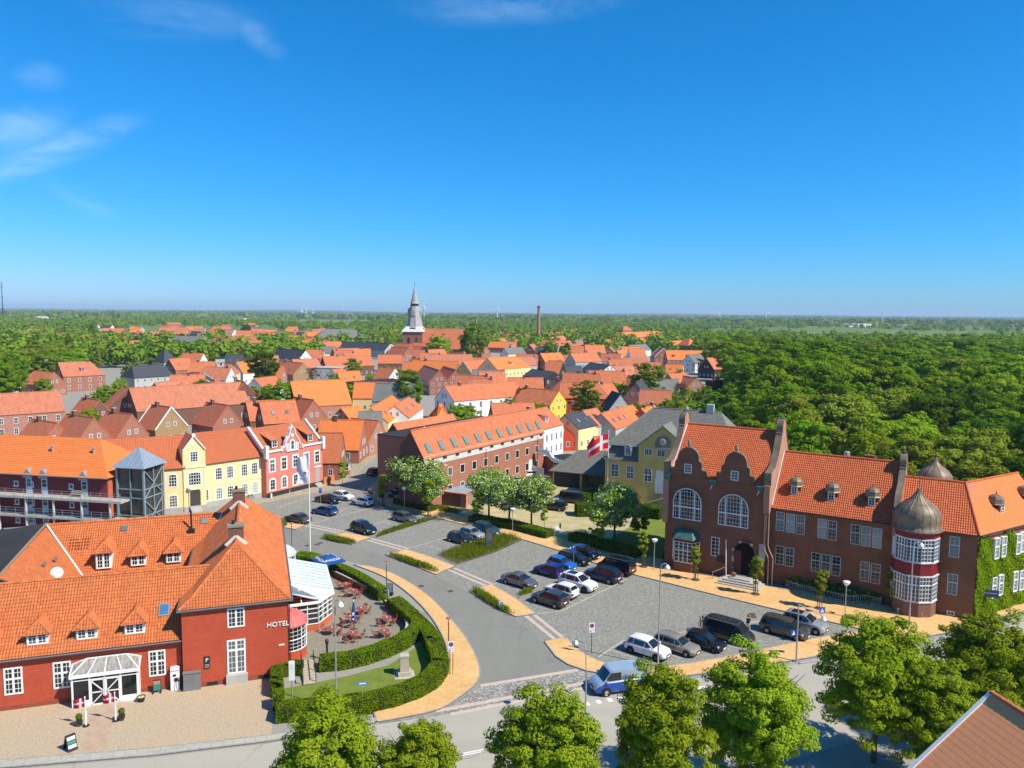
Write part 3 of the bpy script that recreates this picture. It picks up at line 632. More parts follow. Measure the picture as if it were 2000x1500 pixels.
sd=obj('satellite_dish',None,hotel,hf.onZ(62,1118,7.2));sd.location=(-12.2,12.8,6.9)
MB().lathe([(0,.0),(.22,.02),(.45,.1),(.56,.17)],16,cap=False).build('dish',P_WHITE,sd,(0,0,.55),(R(62),0,R(25)))
MB().tube([(0,.1,-.2),(0,.1,.5)],.03,6).build('bracket',DARK,sd)
for p in((-12.9,15.6,8.0),(-13.3,13.2,8.3)):MB().box(-.15,-.5,0,.15,.5,.06).build('roof_step',GUTTER,hotel,p,(0,R(42),0))
for y_,t in((8.5,.35),(10.5,.55),(13,.5),(15.5,.6)):MB().bar((4.45-4.0*t-.1,y_,11.5-3.5*t+.12),(4.45-4.0*t-.5,y_,11.5-3.5*t-.25),.06,.03).build('roof_hook',STEEL,hotel)
MB().box(-4.0,14.2,4.6,-10.2,16.3,4.7).build('courtyard_canopy',ZINC,hotel)
po=obj('entrance_porch',None,hotel,(-5.95,.55,0))
X0,X1,YF,ZE,ZT=-2.45,2.45,-1.25,2.62,3.65
f=MB()
for x in(X0,X0+1.28,0-.04,X1-1.28,X1):f.box(x-.07,YF-.05,0,x+.07,YF+.05,ZE)
for x in(X0,X1):f.box(x-.05,-.12,0,x+.05,0,ZE+.6);f.box(x-.05,YF,0,x+.05,0,.5);f.bar((x,YF,ZE),(x,0,ZE),.1,.1);f.box(x-.04,YF*.5-.04,0,x+.04,YF*.5+.04,ZE)
f.box(X0-.2,YF-.2,ZE-.05,X1+.2,YF+.05,ZE+.2);f.box(X0,YF-.06,ZE-.35,X1,YF+.04,ZE-.28);f.box(X0,YF-.04,0,X0+1.28,YF+.04,.55);f.box(X1-1.28,YF-.04,0,X1,YF+.04,.55)
A=[(X0-.15,YF-.15,ZE+.15),(X1+.15,YF-.15,ZE+.15),(X1-.95,-.1,ZT),(X0+.95,-.1,ZT)];LW=(X0-.15,-.05,ZE+.65);RW=(X1+.15,-.05,ZE+.65)
for p,q in((A[0],A[3]),(A[1],A[2]),(A[3],A[2]),(A[3],LW),(A[2],RW),(A[0],LW),(A[1],RW)):f.bar(p,q,.1,.09)
for t in(.25,.5,.75):f.bar(Vector(A[0]).lerp(Vector(A[1]),t),Vector(A[3]).lerp(Vector(A[2]),t),.07,.07)
f.build('frame',WHITE,po)
gl=MB();gl.poly([A[0],A[1],A[2],A[3]]);gl.poly([A[1],RW,A[2]]);gl.poly([LW,A[0],A[3]])
t=NT('dirty_roof_glass');t.col(t.ramp(t.noise(t.map(t.ob(),(3,.6,1)),2,5,.7),(.35,(.17,.15,.13)),(.7,(.45,.42,.38))));t.rs(.25,.5);MATS['dirty']=t.m
gl.build('roof_glass',t.m,po)
MB().box(X0+.05,YF-.01,.55,X0+1.25,YF+.0,ZE-.3).box(X1-1.25,YF-.01,.55,X1-.05,YF,ZE-.3).box(X0+1.3,YF+.005,.05,X1-1.3,YF+.015,ZE-.3).box(X1-.012,YF,.5,X1,-.1,ZE).box(X0,YF,.5,X0+.012,-.1,ZE).build('side_glass',GLASS,po)
for s in(-1,1):
 dd=MB();a0,a1=(-1.12,-.06)if s<0 else(.02,1.1);zt=ZE-.35
 dd.box(a0,YF-.05,.03,a0+.1,YF+.0,zt).box(a1-.1,YF-.05,.03,a1,YF,zt).box(a0,YF-.05,zt-.1,a1,YF,zt).box(a0,YF-.05,.03,a1,YF,.15).box(a0,YF-.05,1.1,a1,YF,1.18)
 if s<0:dd.bar((a0+.05,YF-.03,zt-.1),(a1-.05,YF-.03,1.15),.08,.04,up=(0,1,0));dd.bar((a0+.05,YF-.03,.12),(a1-.05,YF-.03,1.12),.08,.04,up=(0,1,0))
 else:dd.bar((a1-.05,YF-.03,zt-.1),(a0+.05,YF-.03,1.15),.08,.04,up=(0,1,0));dd.bar((a1-.05,YF-.03,.12),(a0+.05,YF-.03,1.12),.08,.04,up=(0,1,0))
 dr=dd.build('door',WHITE,po);MB().tube([(a1-.14 if s<0 else a0+.14,YF-.1,.95),(a1-.14 if s<0 else a0+.14,YF-.1,1.3)],.02,6).build('handle',STEEL,dr)
CP=[(BW,9.1),(12.15,9.35),(13.75,11.7),(13.75,20.8),(BW,20.8)];cz=lambda x:4.55-(x-BW)*.32
cv=obj('conservatory',None,hotel,(0,0,0))
MB().prism(CP,0,.75).build('brick_base',plain('orange_brick_base',(.5,.12,.05),.9,.2),cv)
f=MB();gw=MB()
for i in range(4):
 A,B=Vector(CP[i]),Vector(CP[i+1]);n=max(2,round((B-A).length/.95))
 if i==3:continue
 for k in range(n+1):
  q=A.lerp(B,k/n);f.bar((q.x,q.y,.7),(q.x,q.y,3.0),.09,.09)
 for z in(.78,1.35,1.9,2.4,2.97):f.bar((A.x,A.y,z),(B.x,B.y,z),.05 if z in(1.35,1.9)else.1,.09)
 if i:
  for k in range(2*n):
   q=A.lerp(B,(k+.5)/(2*n));f.bar((q.x,q.y,.8),(q.x,q.y,2.9),.03,.03)
 gw.poly([(A.x,A.y,.75),(B.x,B.y,.75),(B.x,B.y,3.0),(A.x,A.y,3.0)])
f.bar((BW,9.0,3.05),(12.2,9.2,3.05),.2,.25);f.bar((12.2,9.2,3.05),(13.95,11.6,3.05),.2,.25);f.bar((13.95,11.6,3.05),(13.95,20.8,3.05),.12,.2)
f.bar((BW,9.4,4.3),(12.3,9.6,3.25),.12,.12);f.bar((12.3,9.6,3.3),(9.0,11.8,4.55),.1,.12);f.bar((10.5,9.2,3.15),(10.3,10.9,4.0),.08,.08)
f.build('frame',WHITE,cv);gw.build('side_glass',GLASS,cv)
rp=MB();rp.poly([(BW,9.2,4.4),(12.2,9.35,3.15),(9.0,11.8,4.5)]);rp.build('end_glass',GLASS_L,cv)
POLY=plain('ribbed_polycarbonate',(.60,.68,.64),.35,.5,var=.08)
n=17
for k in range(n):
 y0=11.75+k*.535;y1=y0+.5;xr0=13.95 if y0>11.7 else 12.3;dz=.06*(k%2)
 MB().hexa([(BW,y0,4.5+dz),(xr0,y0,3.1+dz),(xr0,y1,3.1+dz),(BW,y1,4.5+dz),(BW,y0,4.54+dz),(xr0,y0,3.14+dz),(xr0,y1,3.14+dz),(BW,y1,4.54+dz)]).build('roof_panel',POLY,cv)
MB().slab([(12.3,9.5,3.16),(13.95,11.75,3.12),(9.0,11.75,4.5)],.04).build('roof_panel',POLY,cv)
def roundbay(y,r,ze,mat,nm):
 b=obj('round_bay',None,hotel,(BW,y,0));n=12;a0,a1=-R(90),R(90)
 MB().lathe([(r,0),(r,1.0)],n,a0=a0,a1=a1,cap=False).build('brick_base',B_HOTEL,b)
 MB().lathe([(r-.03,1.0),(r-.03,ze)],n,a0=a0,a1=a1,cap=False).build('glazing',GLASS,b)
 f=MB()
 for k in range(n+1):
  t=a0+(a1-a0)*k/n;wd_=.12 if k%3==0 else.04;f.bar((r*math.cos(t),r*math.sin(t),1.0),(r*math.cos(t),r*math.sin(t),ze),wd_,wd_*.8)
 for z in(1.05,1.4,1.75,2.1,2.5,2.9,ze-.06):
  wd_=.11 if z in(1.05,2.1,ze-.06)else.035
  f.tube([(r*math.cos(a0+(a1-a0)*k/n),r*math.sin(a0+(a1-a0)*k/n),z)for k in range(n+1)],wd_/2,4)
 f.build('frame',WHITE,b)
 d=MB().lathe([(r+.15,ze-.02),(r+.15,ze+.08),(r*.97,ze+.42),(r*.7,ze+.82),(r*.35,ze+1.1),(.02,ze+1.22)],n,a0=a0,a1=a1,cap=False).build('dome_roof',mat,b,smooth=False)
 s=MB()
 for k in range(1,n,1):
  t=a0+(a1-a0)*k/n;s.tube([(q*math.cos(t),q*math.sin(t),z+.01)for q,z in[(r+.15,ze+.08),(r*.97,ze+.42),(r*.7,ze+.82),(r*.35,ze+1.1),(.02,ze+1.22)]],.018,4)
 s.build('seam',mat,d)
roundbay(4.3,1.75,3.35,plain('faded_red_roof',(.52,.13,.12),.6,.4,var=.2),'red')
roundbay(25.6,1.75,3.4,plain('pale_zinc_roof',(.45,.53,.6),.5,.5,var=.06),'zinc')
def dannebrog(parent,w,h,loc,rot,wave=.12,sag=0.25):
 """flag cloth hanging from its hoist, red with white cross, as a rippled sheet of panels"""
 red=plain('flag_red',(.75,.014,.045),.8,.2,var=.05);nx,ny=14,10;mb=MB();P_={}
 for i in range(nx+1):
  for j in range(ny+1):
   u,v=i/nx,j/ny;P_[i,j]=(-u*w,math.sin(u*7+v*1.5)*wave*u,-v*h-sag*w*u*u-.1*w*u*math.sin(3*u))
 for i in range(nx):
  for j in range(ny):
   u,v=(i+.5)/nx,(j+.5)/ny;m=1 if abs(u-.38)<.075 or abs(v-.5)<.1 else 0
   mb.poly([P_[i,j],P_[i+1,j],P_[i+1,j+1],P_[i,j+1]],m)
 return mb.build('cloth',[red,WHITE],parent,loc,rot,smooth=True)
for k,(px,py,lab)in enumerate([(168,1418,'small red and white flag on white post beside the slimmer left path edge'),(226,1408,'small red and white flag on white post nearest the porch door')]):
 g=G(px,py);lab=['short white post flying a red and white cross flag, further from the porch','short white post flying a red and white cross flag, close to the porch'][k]
 o=thing('flag_post',lab,'flag',(g.x,g.y,.012),0,'flags at the hotel entrance')
 MB().lathe([(.26,0),(.26,.05),(.1,.09)],14).build('foot',DARK,o);MB().tube([(0,0,.05),(0,0,1.2)],.075,8).tube([(0,0,1.2),(0,0,2.35)],.035,8).lathe([(.05,2.33),(.06,2.38),(.02,2.44)],8).build('post',WHITE,o)
 dannebrog(o,1.15,.75,(0,0,2.3),R(-10),.1)
BOXW=leafm('boxwood_leaf',(.108,.200,.007),(.173,.250,.010))
def leafball(name,parent,n,rad,loc,size,mat,sc_=(1,1,1)):
 d=rng.normal(size=(n,3));d/=np.linalg.norm(d,axis=1)[:,None];return leaves(name,d*rad*np.array(sc_)*(rng.uniform(.75,1.05,n)**.4)[:,None],d,size,mat,parent,loc)
def leaves(name,pos,nrm,size,mat,parent=None,loc=None,jitter=.6,tint=None,asp=.6):
 """many leaf faces as one mesh: pos, outward normals -> rhombic leaves"""
 n=len(pos);nr=nrm+rng.normal(size=(n,3))*jitter;nr/=np.linalg.norm(nr,axis=1)[:,None]
 a=np.cross(nr,rng.normal(size=(n,3)));a/=np.linalg.norm(a,axis=1)[:,None];b=np.cross(nr,a)
 s=(size*rng.uniform(.6,1.25,n))[:,None]if np.isscalar(size)else size[:,None]
 V=np.stack([pos-a*s,pos-b*s*asp,pos+a*s,pos+b*s*asp],1).reshape(-1,3)
 me=bpy.data.meshes.new(name);me.vertices.add(4*n);me.vertices.foreach_set('co',V.ravel());me.loops.add(4*n);me.loops.foreach_set('vertex_index',np.arange(4*n));me.polygons.add(n)
 me.polygons.foreach_set('loop_start',np.arange(0,4*n,4));me.materials.append(mat)
 uv=np.repeat(np.stack([rng.random(n),tint if tint is not None else rng.random(n)],1),4,axis=0);ul=me.uv_layers.new(name='UVMap');ul.data.foreach_set('uv',uv.ravel().astype(np.float32));me.update(calc_edges=True)
 return obj(name,me,parent,loc)
for px,py,lab in[(155,1418,'glossy black pot with clipped green ball, beside the further flag post'),(238,1407,'glossy black pot with clipped green ball, beside the flag post close to the porch')]:
 g=G(px,py);o=thing('plant_pot',lab,'plant pot',(g.x,g.y,.012),0,'pots at the hotel entrance')
 MB().lathe([(.16,0),(.26,.25),(.27,.45),(.2,.62),(.21,.66),(.17,.66)],14).build('pot',paint('black_glaze',(.01,.01,.011)),o,smooth=True);leafball('shrub',o,700,.24,(0,0,.78),.045,BOXW)
g=G(276,1370);o=thing('plant_tub','low black tub with pale filling beside the porch side','tub',(g.x,g.y,.012));MB().lathe([(.24,0),(.34,.42),(.36,.44),(.31,.42),(.3,.36),(0,.36)],14,cap=False).build('tub',DARK,o);MB().lathe([(.3,.37),(0,.4)],14,cap=False).build('filling',plain('sand_fill',(.5,.42,.2),.9),o)
g=G(70,1375);o=thing('cigarette_bin','slim grey metal bin standing against the hotel wing','bin',(g.x,g.y,.012),hf.a);MB().box(-.22,-.16,0,.22,.16,1.28).build('body',STEEL,o);MB().box(-.24,-.18,1.28,.24,.18,1.36).build('lid',GUTTER,o)
g=G(307,1353);o=thing('menu_board','upright green notice board on feet beside the hotel window','sign board',(g.x,g.y,.012),hf.a);MB().box(-.32,-.03,.15,.32,.03,1.15).build('frame',DARK,o);MB().box(-.28,-.036,.2,.28,-.03,.75).build('green_print',plain('teal_print',(.04,.22,.17),.6),o);MB().box(-.28,-.036,.75,.28,-.03,1.08).build('photo_print',plain('photo_print',(.35,.22,.16),.6,var=.5,scale=6),o);MB().box(-.34,-.25,0,-.26,.25,.15).box(.26,-.25,0,.34,.25,.15).build('foot',DARK,o)
g=G(343,1346);o=thing('charging_station','white electric car charger with coiled black cable by the hotel','charger',(g.x,g.y,.012),hf.a)
MB().box(-.36,-.25,0,.36,.25,2.0).build('body',WHITE,o);MB().box(-.365,-.256,1.72,.365,-.24,1.78).build('stripe',plain('red_stripe',(.6,.02,.03),.5),o);MB().box(-.17,-.262,1.25,.1,-.25,1.45).box(-.05,-.3,.85,.25,-.25,1.12).build('screen',DARK,o)
MB().tube(bez([(.1,-.32,1.0),(.12,-.45,.4),(.3,-.6,.04),(.75,-.6,.04),(.8,-.4,.3),(.4,-.3,.75),(.15,-.3,1.0)],6),.025,6).build('cable',DARK,o)
g=G(138,1463);o=thing('a_board','black A-frame pavement board with white prints by the entrance path','sign board',(g.x,g.y,.012),R(52))
for s in(-1,1):MB().hexa([(-.35,s*.45,0),(.35,s*.45,0),(.35,s*.41,0),(-.35,s*.41,0),(-.35,s*.04,1.15),(.35,s*.04,1.15),(.35,0,1.15),(-.35,0,1.15)]).build('panel',DARK,o)
for k,c in enumerate((WHITE,plain('teal_print',(0,0,0)),WHITE)):q0,q1=.78-.28*k,1.0-.28*k;MB().poly([(-.28,-.46+.36*q0,q0),(.28,-.46+.36*q0,q0),(.28,-.46+.36*q1,q1),(-.28,-.46+.36*q1,q1)]).build('print',c,o)
# ------------------------------------------------------------------ garden hedges, terrace, street furniture
HEDGE_L=leafm('hedge_leaf',(.130,.237,.006),(.205,.325,.010),(.281,.388,.014))
HEDGE_D=leafm('dark_hedge_leaf',(.059,.125,.005),(.108,.188,.009),(.184,.263,.014))
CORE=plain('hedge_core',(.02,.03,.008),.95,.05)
def hedge(name,label,pts,w,h,mat,size=.07,dens=260,closed=False,wavy=.05,group=None):
 """clipped hedge along a line of ground points: dark core and a skin of leaves"""
 p=[Vector((q[0],q[1],0))for q in pts];c=sum(p,Vector())/len(p)
 o=thing(name,label,'hedge',(c.x,c.y,0),0,group);L=[];R_=[];n=len(p)
 for i in range(n):
  d=(p[min(i+1,n-1)]-p[max(i-1,0)]).normalized();s=Vector((-d.y,d.x,0));L.append(p[i]+s*w/2-c);R_.append(p[i]-s*w/2-c)
 mb=MB();k=.9;pos=[];nor=[]
 def q4(a,b,cc,d,m):
  mb.poly([a,b,cc,d]);a,b,cc,d=map(np.array,(a,b,cc,d));nn=np.cross(b-a,d-a);ar=np.linalg.norm(nn);m_=int(ar*dens)+1;nn=nn/(ar+1e-9)
  u,v=rng.random((m_,1)),rng.random((m_,1));P_=a*(1-u)*(1-v)+b*u*(1-v)+cc*u*v+d*(1-u)*v
  pos.append(P_+nn*(rng.random((m_,1))*.1-.02)+nn*wavy*np.sin(P_[:,:1]*2.1+P_[:,1:2]*1.7));nor.append(np.repeat(nn[None],m_,0))
 Z=Vector((0,0,h));z0=Vector((0,0,.05))
 for i in range(n-1):
  ins=.12
  q4(R_[i]+z0,R_[i+1]+z0,R_[i+1]+Z,R_[i]+Z,0);q4(L[i+1]+z0,L[i]+z0,L[i]+Z,L[i+1]+Z,0);q4(R_[i]+Z,R_[i+1]+Z,L[i+1]+Z,L[i]+Z,0)
 q4(L[0]+z0,R_[0]+z0,R_[0]+Z,L[0]+Z,0);q4(R_[-1]+z0,L[-1]+z0,L[-1]+Z,R_[-1]+Z,0)
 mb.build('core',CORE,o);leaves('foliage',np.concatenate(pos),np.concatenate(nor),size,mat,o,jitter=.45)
 return o
def zpx(pts,z,n=4):return[(v.x,v.y)for v in bez([G(x,y,z)for x,y in pts],n)]
hedge('hedge','clipped green hedge curving round the hotel lawn along the pavement',zpx([(541,1378),(600,1373),(700,1363),(780,1345),(836,1320),(858,1292),(852,1262),(836,1230),(810,1203),(785,1181),(768,1168)],1.15),1.55,1.2,HEDGE_L)
hedge('hedge','clipped green hedge between the gate and the blue parasol',zpx([(748,1152),(725,1137),(695,1119),(668,1107),(648,1100)],1.25),1.2,1.3,HEDGE_L)
hedge('hedge','clipped hedge dividing the terrace from the hotel lawn',zpx([(624,1284),(680,1278),(740,1262),(790,1240),(820,1216)],1.15),1.35,1.2,HEDGE_L)
hedge('hedge','short clipped hedge against the hotel corner',zpx([(590,1294),(566,1294),(541,1300),(541,1322),(542,1338)],1.1),.95,1.15,HEDGE_L)
hedge('hedge','detached stub of hedge beside the gravel forecourt',zpx([(542,1347),(543,1362)],1.2),.85,1.3,HEDGE_L)
hedge('hedge','low clipped hedge behind the conservatory beside the white flagpole',zpx([(578,1082),(605,1085),(625,1092),(640,1098)],1.0),2.0,1.1,HEDGE_L)
hedge('hedge','dark low hedge along the clinker path below the office gable',zpx([(776,974),(800,980),(825,985),(845,990)],.8),1.8,.9,HEDGE_D,.11,110)
hedge('hedge','dark low hedge along the clinker path ending beside a boulder',zpx([(922,1008),(960,1015),(1010,1024),(1050,1034),(1074,1040)],.8),2.0,1.0,HEDGE_D,.11,120)
hedge('hedge','dark low hedge along the clinker path below the yellow hall',zpx([(1118,1044),(1150,1052),(1190,1064),(1225,1072),(1248,1077)],.8),2.0,1.1,HEDGE_D,.11,120)
hedge('hedge','tall clipped yew block in front of the yellow hall',zpx([(1125,985),(1150,985),(1180,988)],1.8),2.6,1.9,HEDGE_D,.1,120)
hedge('hedge','flat topped yew block beside the black van',zpx([(1130,963),(1160,960),(1180,962)],1.6),3.0,1.7,HEDGE_D,.1,100)
hedge('hedge','clipped yew hedge along the brick hall side lawn',zpx([(1258,985),(1275,990),(1295,994)],1.6),2.4,1.7,HEDGE_D,.1,100)
gw_=thing('garden_wall','low dark terrace wall with pale coping inside the hedge','wall',(0,0,0))
for pts in([(650,1114),(690,1133),(733,1154)],[(753,1173),(783,1192),(795,1214),(792,1236)]):
 q=zpx(pts,.75,3);k=MB();cpg=MB()
 for a,b in zip(q[:-1],q[1:]):k.bar((*a,.37),(*b,.37),.2,.74);cpg.bar((*a,.78),(*b,.78),.3,.08)
 k.build('wall_course',B_DARK,gw_);cpg.build('coping',CONC,gw_)
ga=G(745,1170);g=thing('garden_gate','white and green garden gate between two hedge ends','gate',(ga.x,ga.y,0),R(-35))
for x in(-1.0,1.0):MB().box(x-.14,-.1,0,x+.14,.1,1.35).build('gate_post',ZINC,g)
for k in range(7):MB().box(-.82+k*.26,-.02,.1,-.78+k*.26,.02,1.15).build('gate_bar',WHITE,g)
MB().box(-.86,-.03,1.1,.86,.03,1.16).build('gate_rail',WHITE,g)
for px,py,l_ in((737,1165,'small potted shrub on the terrace side of the gate post'),(752,1182,'round potted shrub beside the terrace wall end')):
 a=G(px,py);o=thing('potted_shrub',l_,'plant pot',(a.x,a.y,.02),0);MB().lathe([(.2,0),(.25,.5),(.22,.5)],10).build('pot',DARK,o);leafball('shrub',o,900,.42,(0,0,.9),.06,HEDGE_L)
a=G(762,1163);o=thing('poster_board','framed black and white poster beside the garden gate','sign board',(a.x,a.y,.1),R(-20));MB().box(-.36,-.03,.25,.36,.03,1.35).build('frame',DARK,o);MB().box(-.31,-.036,.75,.31,-.03,1.3).build('upper_print',plain('poster_print',(.55,.55,.55),.5,var=.5,scale=5),o);MB().box(-.31,-.036,.3,.31,-.03,.73).build('lower_print',plain('poster_teal',(.3,.55,.52),.5),o);MB().box(-.36,-.2,0,.36,.2,.25).build('foot',DARK,o)
WOODR=plain('red_brown_wood',(.3,.07,.045),.55,.4,var=.15,scale=3)
def make_chair():
 t=obj('folding_chair',None)
 for k in range(5):MB().box(-.21,-.2+k*.085,.44,.21,-.13+k*.085,.46).build('slat',WOODR,t)
 for k in range(3):MB().box(-.2,.22+k*.025,.6+k*.1,.2,.245+k*.025,.68+k*.1).build('slat',WOODR,t)
 for s in(-1,1):MB().bar((s*.23,-.22,0),(s*.23,.3,.92),.03,.04).build('leg',WOODR,t);MB().bar((s*.2,.24,0),(s*.2,-.2,.46),.03,.04).build('leg',WOODR,t)
 return t
def make_table():
 t=obj('round_table',None);MB().lathe([(.02,.70),(.56,.70),(.58,.72),(.58,.735),(.56,.745),(0,.745)],24,cap=False).build('table_top',WOODR,t)
 for k in range(4):a_=R(45+90*k);MB().bar((.34*math.cos(a_),.34*math.sin(a_),0),(.1*math.cos(a_),.1*math.sin(a_),.7),.045,.045).build('leg',WOODR,t)
 return t
ch0,tb0=make_chair(),make_table();chairs_used=tables_used=False
TABS=[(675,1140,(60,170,290),'beside the hedge behind the others'),(690,1153,(30,200,310),'beside the hedge wall'),(705,1188,(10,80,190,280),'beside the folded blue parasol'),(684,1204,(0,300,220),'half hidden by the folded parasol'),(755,1206,(20,110,230,330),'against the curved terrace wall'),(750,1232,(100,190,300),'nearest the lawn hedge'),(689,1236,(20,105,235,300),'at the terrace edge by the folded parasol'),(648,1226,(10,165,330),'close to the round bay')]
for px,py,angs,where in TABS:
 p_=G(px,py,.735);o=tb0 if not tables_used else copy_tree(tb0);tables_used=True;o.location=(p_.x,p_.y,.016);o.rotation_euler=(0,0,random.random());tag(o,'round red brown terrace table '+where,'table','terrace tables')
 for a_ in angs:
  c_=ch0 if not chairs_used else copy_tree(ch0);chairs_used=True;d_=.82+random.random()*.15;a_=R(a_+random.uniform(-8,8));c_.location=(p_.x+d_*math.cos(a_),p_.y+d_*math.sin(a_),.016);c_.rotation_euler=(0,0,a_-R(90)+random.uniform(-.3,.3));tag(c_,'red brown folding chair at the table '+where,'chair','chairs at the table '+where)
 o=MB().lathe([(.05,0),(.065,.06),(.04,.1),(0,.1)],10,cap=False).build('candle_jar',WHITE,None,(p_.x,p_.y,.762));tag(o,'small white candle jar on the terrace table '+where,'jar')
BLUE=plain('parasol_blue',(.012,.07,.26),.8,.2,var=.08)
a=G(641,1129);o=thing('parasol','open square blue parasol with white lettering','parasol',(a.x,a.y,.016),R(38));MB().tube([(0,0,0),(0,0,3.0)],.04,8).build('pole',WHITE,o);MB().box(-.4,-.4,0,.4,.4,.08).build('base',GUTTER,o)
sq=[(-1.6,-1.6,2.35),(1.6,-1.6,2.35),(1.6,1.6,2.35),(-1.6,1.6,2.35)];cn=MB()
for k in range(4):cn.poly([sq[k],sq[(k+1)%4],(0,0,3.0)]);A,B=Vector(sq[k]),Vector(sq[(k+1)%4]);cn.poly([A-Vector((0,0,.2)),B-Vector((0,0,.2)),B,A])
cn.build('canopy',BLUE,o);MB().lathe([(.05,2.98),(.06,3.06),(0,3.1)],8,cap=False).build('finial',WHITE,o)
for k in range(4):
 sgn=R(90*k);e=textmesh('lettering','LAVAZZA',.5,L_,o,(0,0,0),(0,0,0),.004);pit=math.atan2(.65,1.6)
 e.matrix_local=Matrix.Rotation(sgn,4,'Z')@Matrix.Translation((0,-1.12,2.55+.025))@Matrix.Rotation(pit,4,'X')
a=G(691,1229);o=thing('parasol','folded blue parasol with white print between the terrace tables','parasol',(a.x,a.y,.016));MB().tube([(0,0,0),(0,0,3.0)],.035,8).build('pole',DARK,o);MB().bar((-.45,0,.04),(.45,0,.04),.09,.06).bar((0,-.45,.04),(0,.45,.04),.09,.06).build('foot',DARK,o)
c=MB();pr=[(.05,2.98),(.12,2.6),(.17,2.0),(.2,1.5),(.13,1.42),(.22,1.3),(.26,.98),(.18,.92)];c.lathe(pr,10);c.build('canopy',BLUE,o);MB().lathe([(.06,2.96),(.07,3.05),(0,3.1)],8,cap=False).build('finial',WHITE,o);MB().box(-.1,-.23,1.55,.1,-.18,1.85).build('print',L_,o);MB().box(-.1,-.3,1.1,.1,-.24,1.22).build('print',L_,o)
a=G(790,1318);o=thing('monument','pale granite monument with round bronze portrait on the hotel lawn','monument',(a.x,a.y,.014),R(12));GR=plain('pink_granite',(.46,.38,.3),.8,.3,var=.12,scale=3)
MB().box(-.6,-.5,0,.6,.5,.4).build('base',GR,o);MB().hexa([(-.42,-.35,.4),(.42,-.35,.4),(.42,.35,.4),(-.42,.35,.4),(-.38,-.32,1.75),(.38,-.32,1.75),(.38,.32,1.75),(-.38,.32,1.75)]).build('pillar',GR,o);MB().box(-.42,-.36,1.75,.42,.36,1.9).build('cap',GR,o)
MB().lathe([(0,0),(.2,0),(.2,.03),(0,.03)],14,cap=False).build('portrait',DARK,o,(.41,0,1.4),(0,R(90),0));MB().box(.4,-.18,.75,.43,.18,1.05).build('inscription',plain('inscription_grey',(.25,.22,.2),.8),o)
MB().box(-.9,-.8,-.01,.9,.8,.02).build('slab',CONC,o)
r0,r1=G(605,1338),G(600,1300);o=thing('ramp','wooden plank ramp with handrails leading up to the terrace','ramp',(r0.x,r0.y,.014));d_=r1-r0;RW_=plain('weathered_wood',(.42,.36,.27),.85,.2,var=.15,scale=3);s_=Vector((-d_.y,d_.x,0)).normalized()*.55
for k in range(9):MB().bar(d_*(k+.5)/9-s_+Vector((0,0,.1+.055*k)),d_*(k+.5)/9+s_+Vector((0,0,.1+.055*k)),d_.length/9*.96,.06).build('plank',RW_,o)
for s in(-1,1):
 MB().bar(s_*s+Vector((0,0,.9)),d_+s_*s+Vector((0,0,1.4)),.06,.1).build('handrail',DARK,o)
 for t in(.05,.5,.95):MB().bar(d_*t+s_*s,d_*t+s_*s+Vector((0,0,.9+.5*t)),.06).build('rail_post',DARK,o)
for px,py,l_ in((639,1290,'dark wooden figure standing in the terrace hedge'),(567,1290,'dark lantern on the hedge corner by the hotel')):
 a=G(px,py);o=thing('garden_lantern',l_,'lantern',(a.x,a.y,.014));MB().tube([(0,0,0),(0,0,1.6)],.1,8).build('post',DARK,o);MB().lathe([(.1,1.6),(.16,1.65),(.16,1.95),(.2,1.97),(.03,2.15)],10).build('lantern_head',DARK,o)
def lamp_brown(px,py,h,label):
 a=G(px,py);o=thing('street_lamp',label,'street lamp',(a.x,a.y,0),0,'brown post lamps along the side road');BR=plain('brown_post',(.14,.065,.05),.5,.4)
 MB().tube([(0,0,0),(0,0,h-.35)],.055,8).build('post',BR,o);MB().lathe([(.07,h-.35),(.09,h-.2),(.06,h-.12)],10).build('lamp_glass',WHITE,o);MB().tube([(0,0,h-.2),(0,0,h-.05)],.015,6).build('stem',BR,o);MB().lathe([(.05,h-.02),(.3,h-.04),(.3,h+.01),(.1,h+.05),(0,h+.06)],14,cap=False).build('lamp_shade',plain('rust_disc',(.35,.13,.1),.5,.4),o)
lamp_brown(755,1150,3.4,'brown lamp post with flat disc shade beside the garden gate');lamp_brown(876,1277,3.6,'brown lamp post with flat disc shade beside the no parking sign');lamp_brown(570,1066,3.3,'brown lamp post with flat disc shade behind the hotel roof');lamp_brown(643,946,3.6,'brown lamp post with flat shade in front of the small brick house')
def lamp_dish(px,py,h,label):
 a=G(px,py);o=thing('street_lamp',label,'street lamp',(a.x,a.y,.1),0,'white dish lamps along the clinker path')
 MB().tube([(0,0,0),(0,0,h-.5)],.05,8).build('post',STEEL,o);MB().lathe([(.05,h-.55),(.14,h-.5),(.34,h-.25),(.4,h-.06),(.38,h-.02),(0,h+.02)],16,cap=False).build('lamp_shade',plain('lamp_white',(.8,.8,.78),.35,.5,var=.02),o,smooth=True)
lamp_dish(790,999,4.0,'white dish lamp on steel post beside the blossoming trees');lamp_dish(1001,1042,3.8,'white dish lamp on steel post beside the dark hedge');lamp_dish(1277,1113,4.0,'white dish lamp on steel post at the corner of the brick hall');lamp_dish(1650,1206,4.0,'white dish lamp on steel post by the shrub bed railing');lamp_dish(372,1000,4.0,'white dish lamp on steel post in front of the yellow corner house')
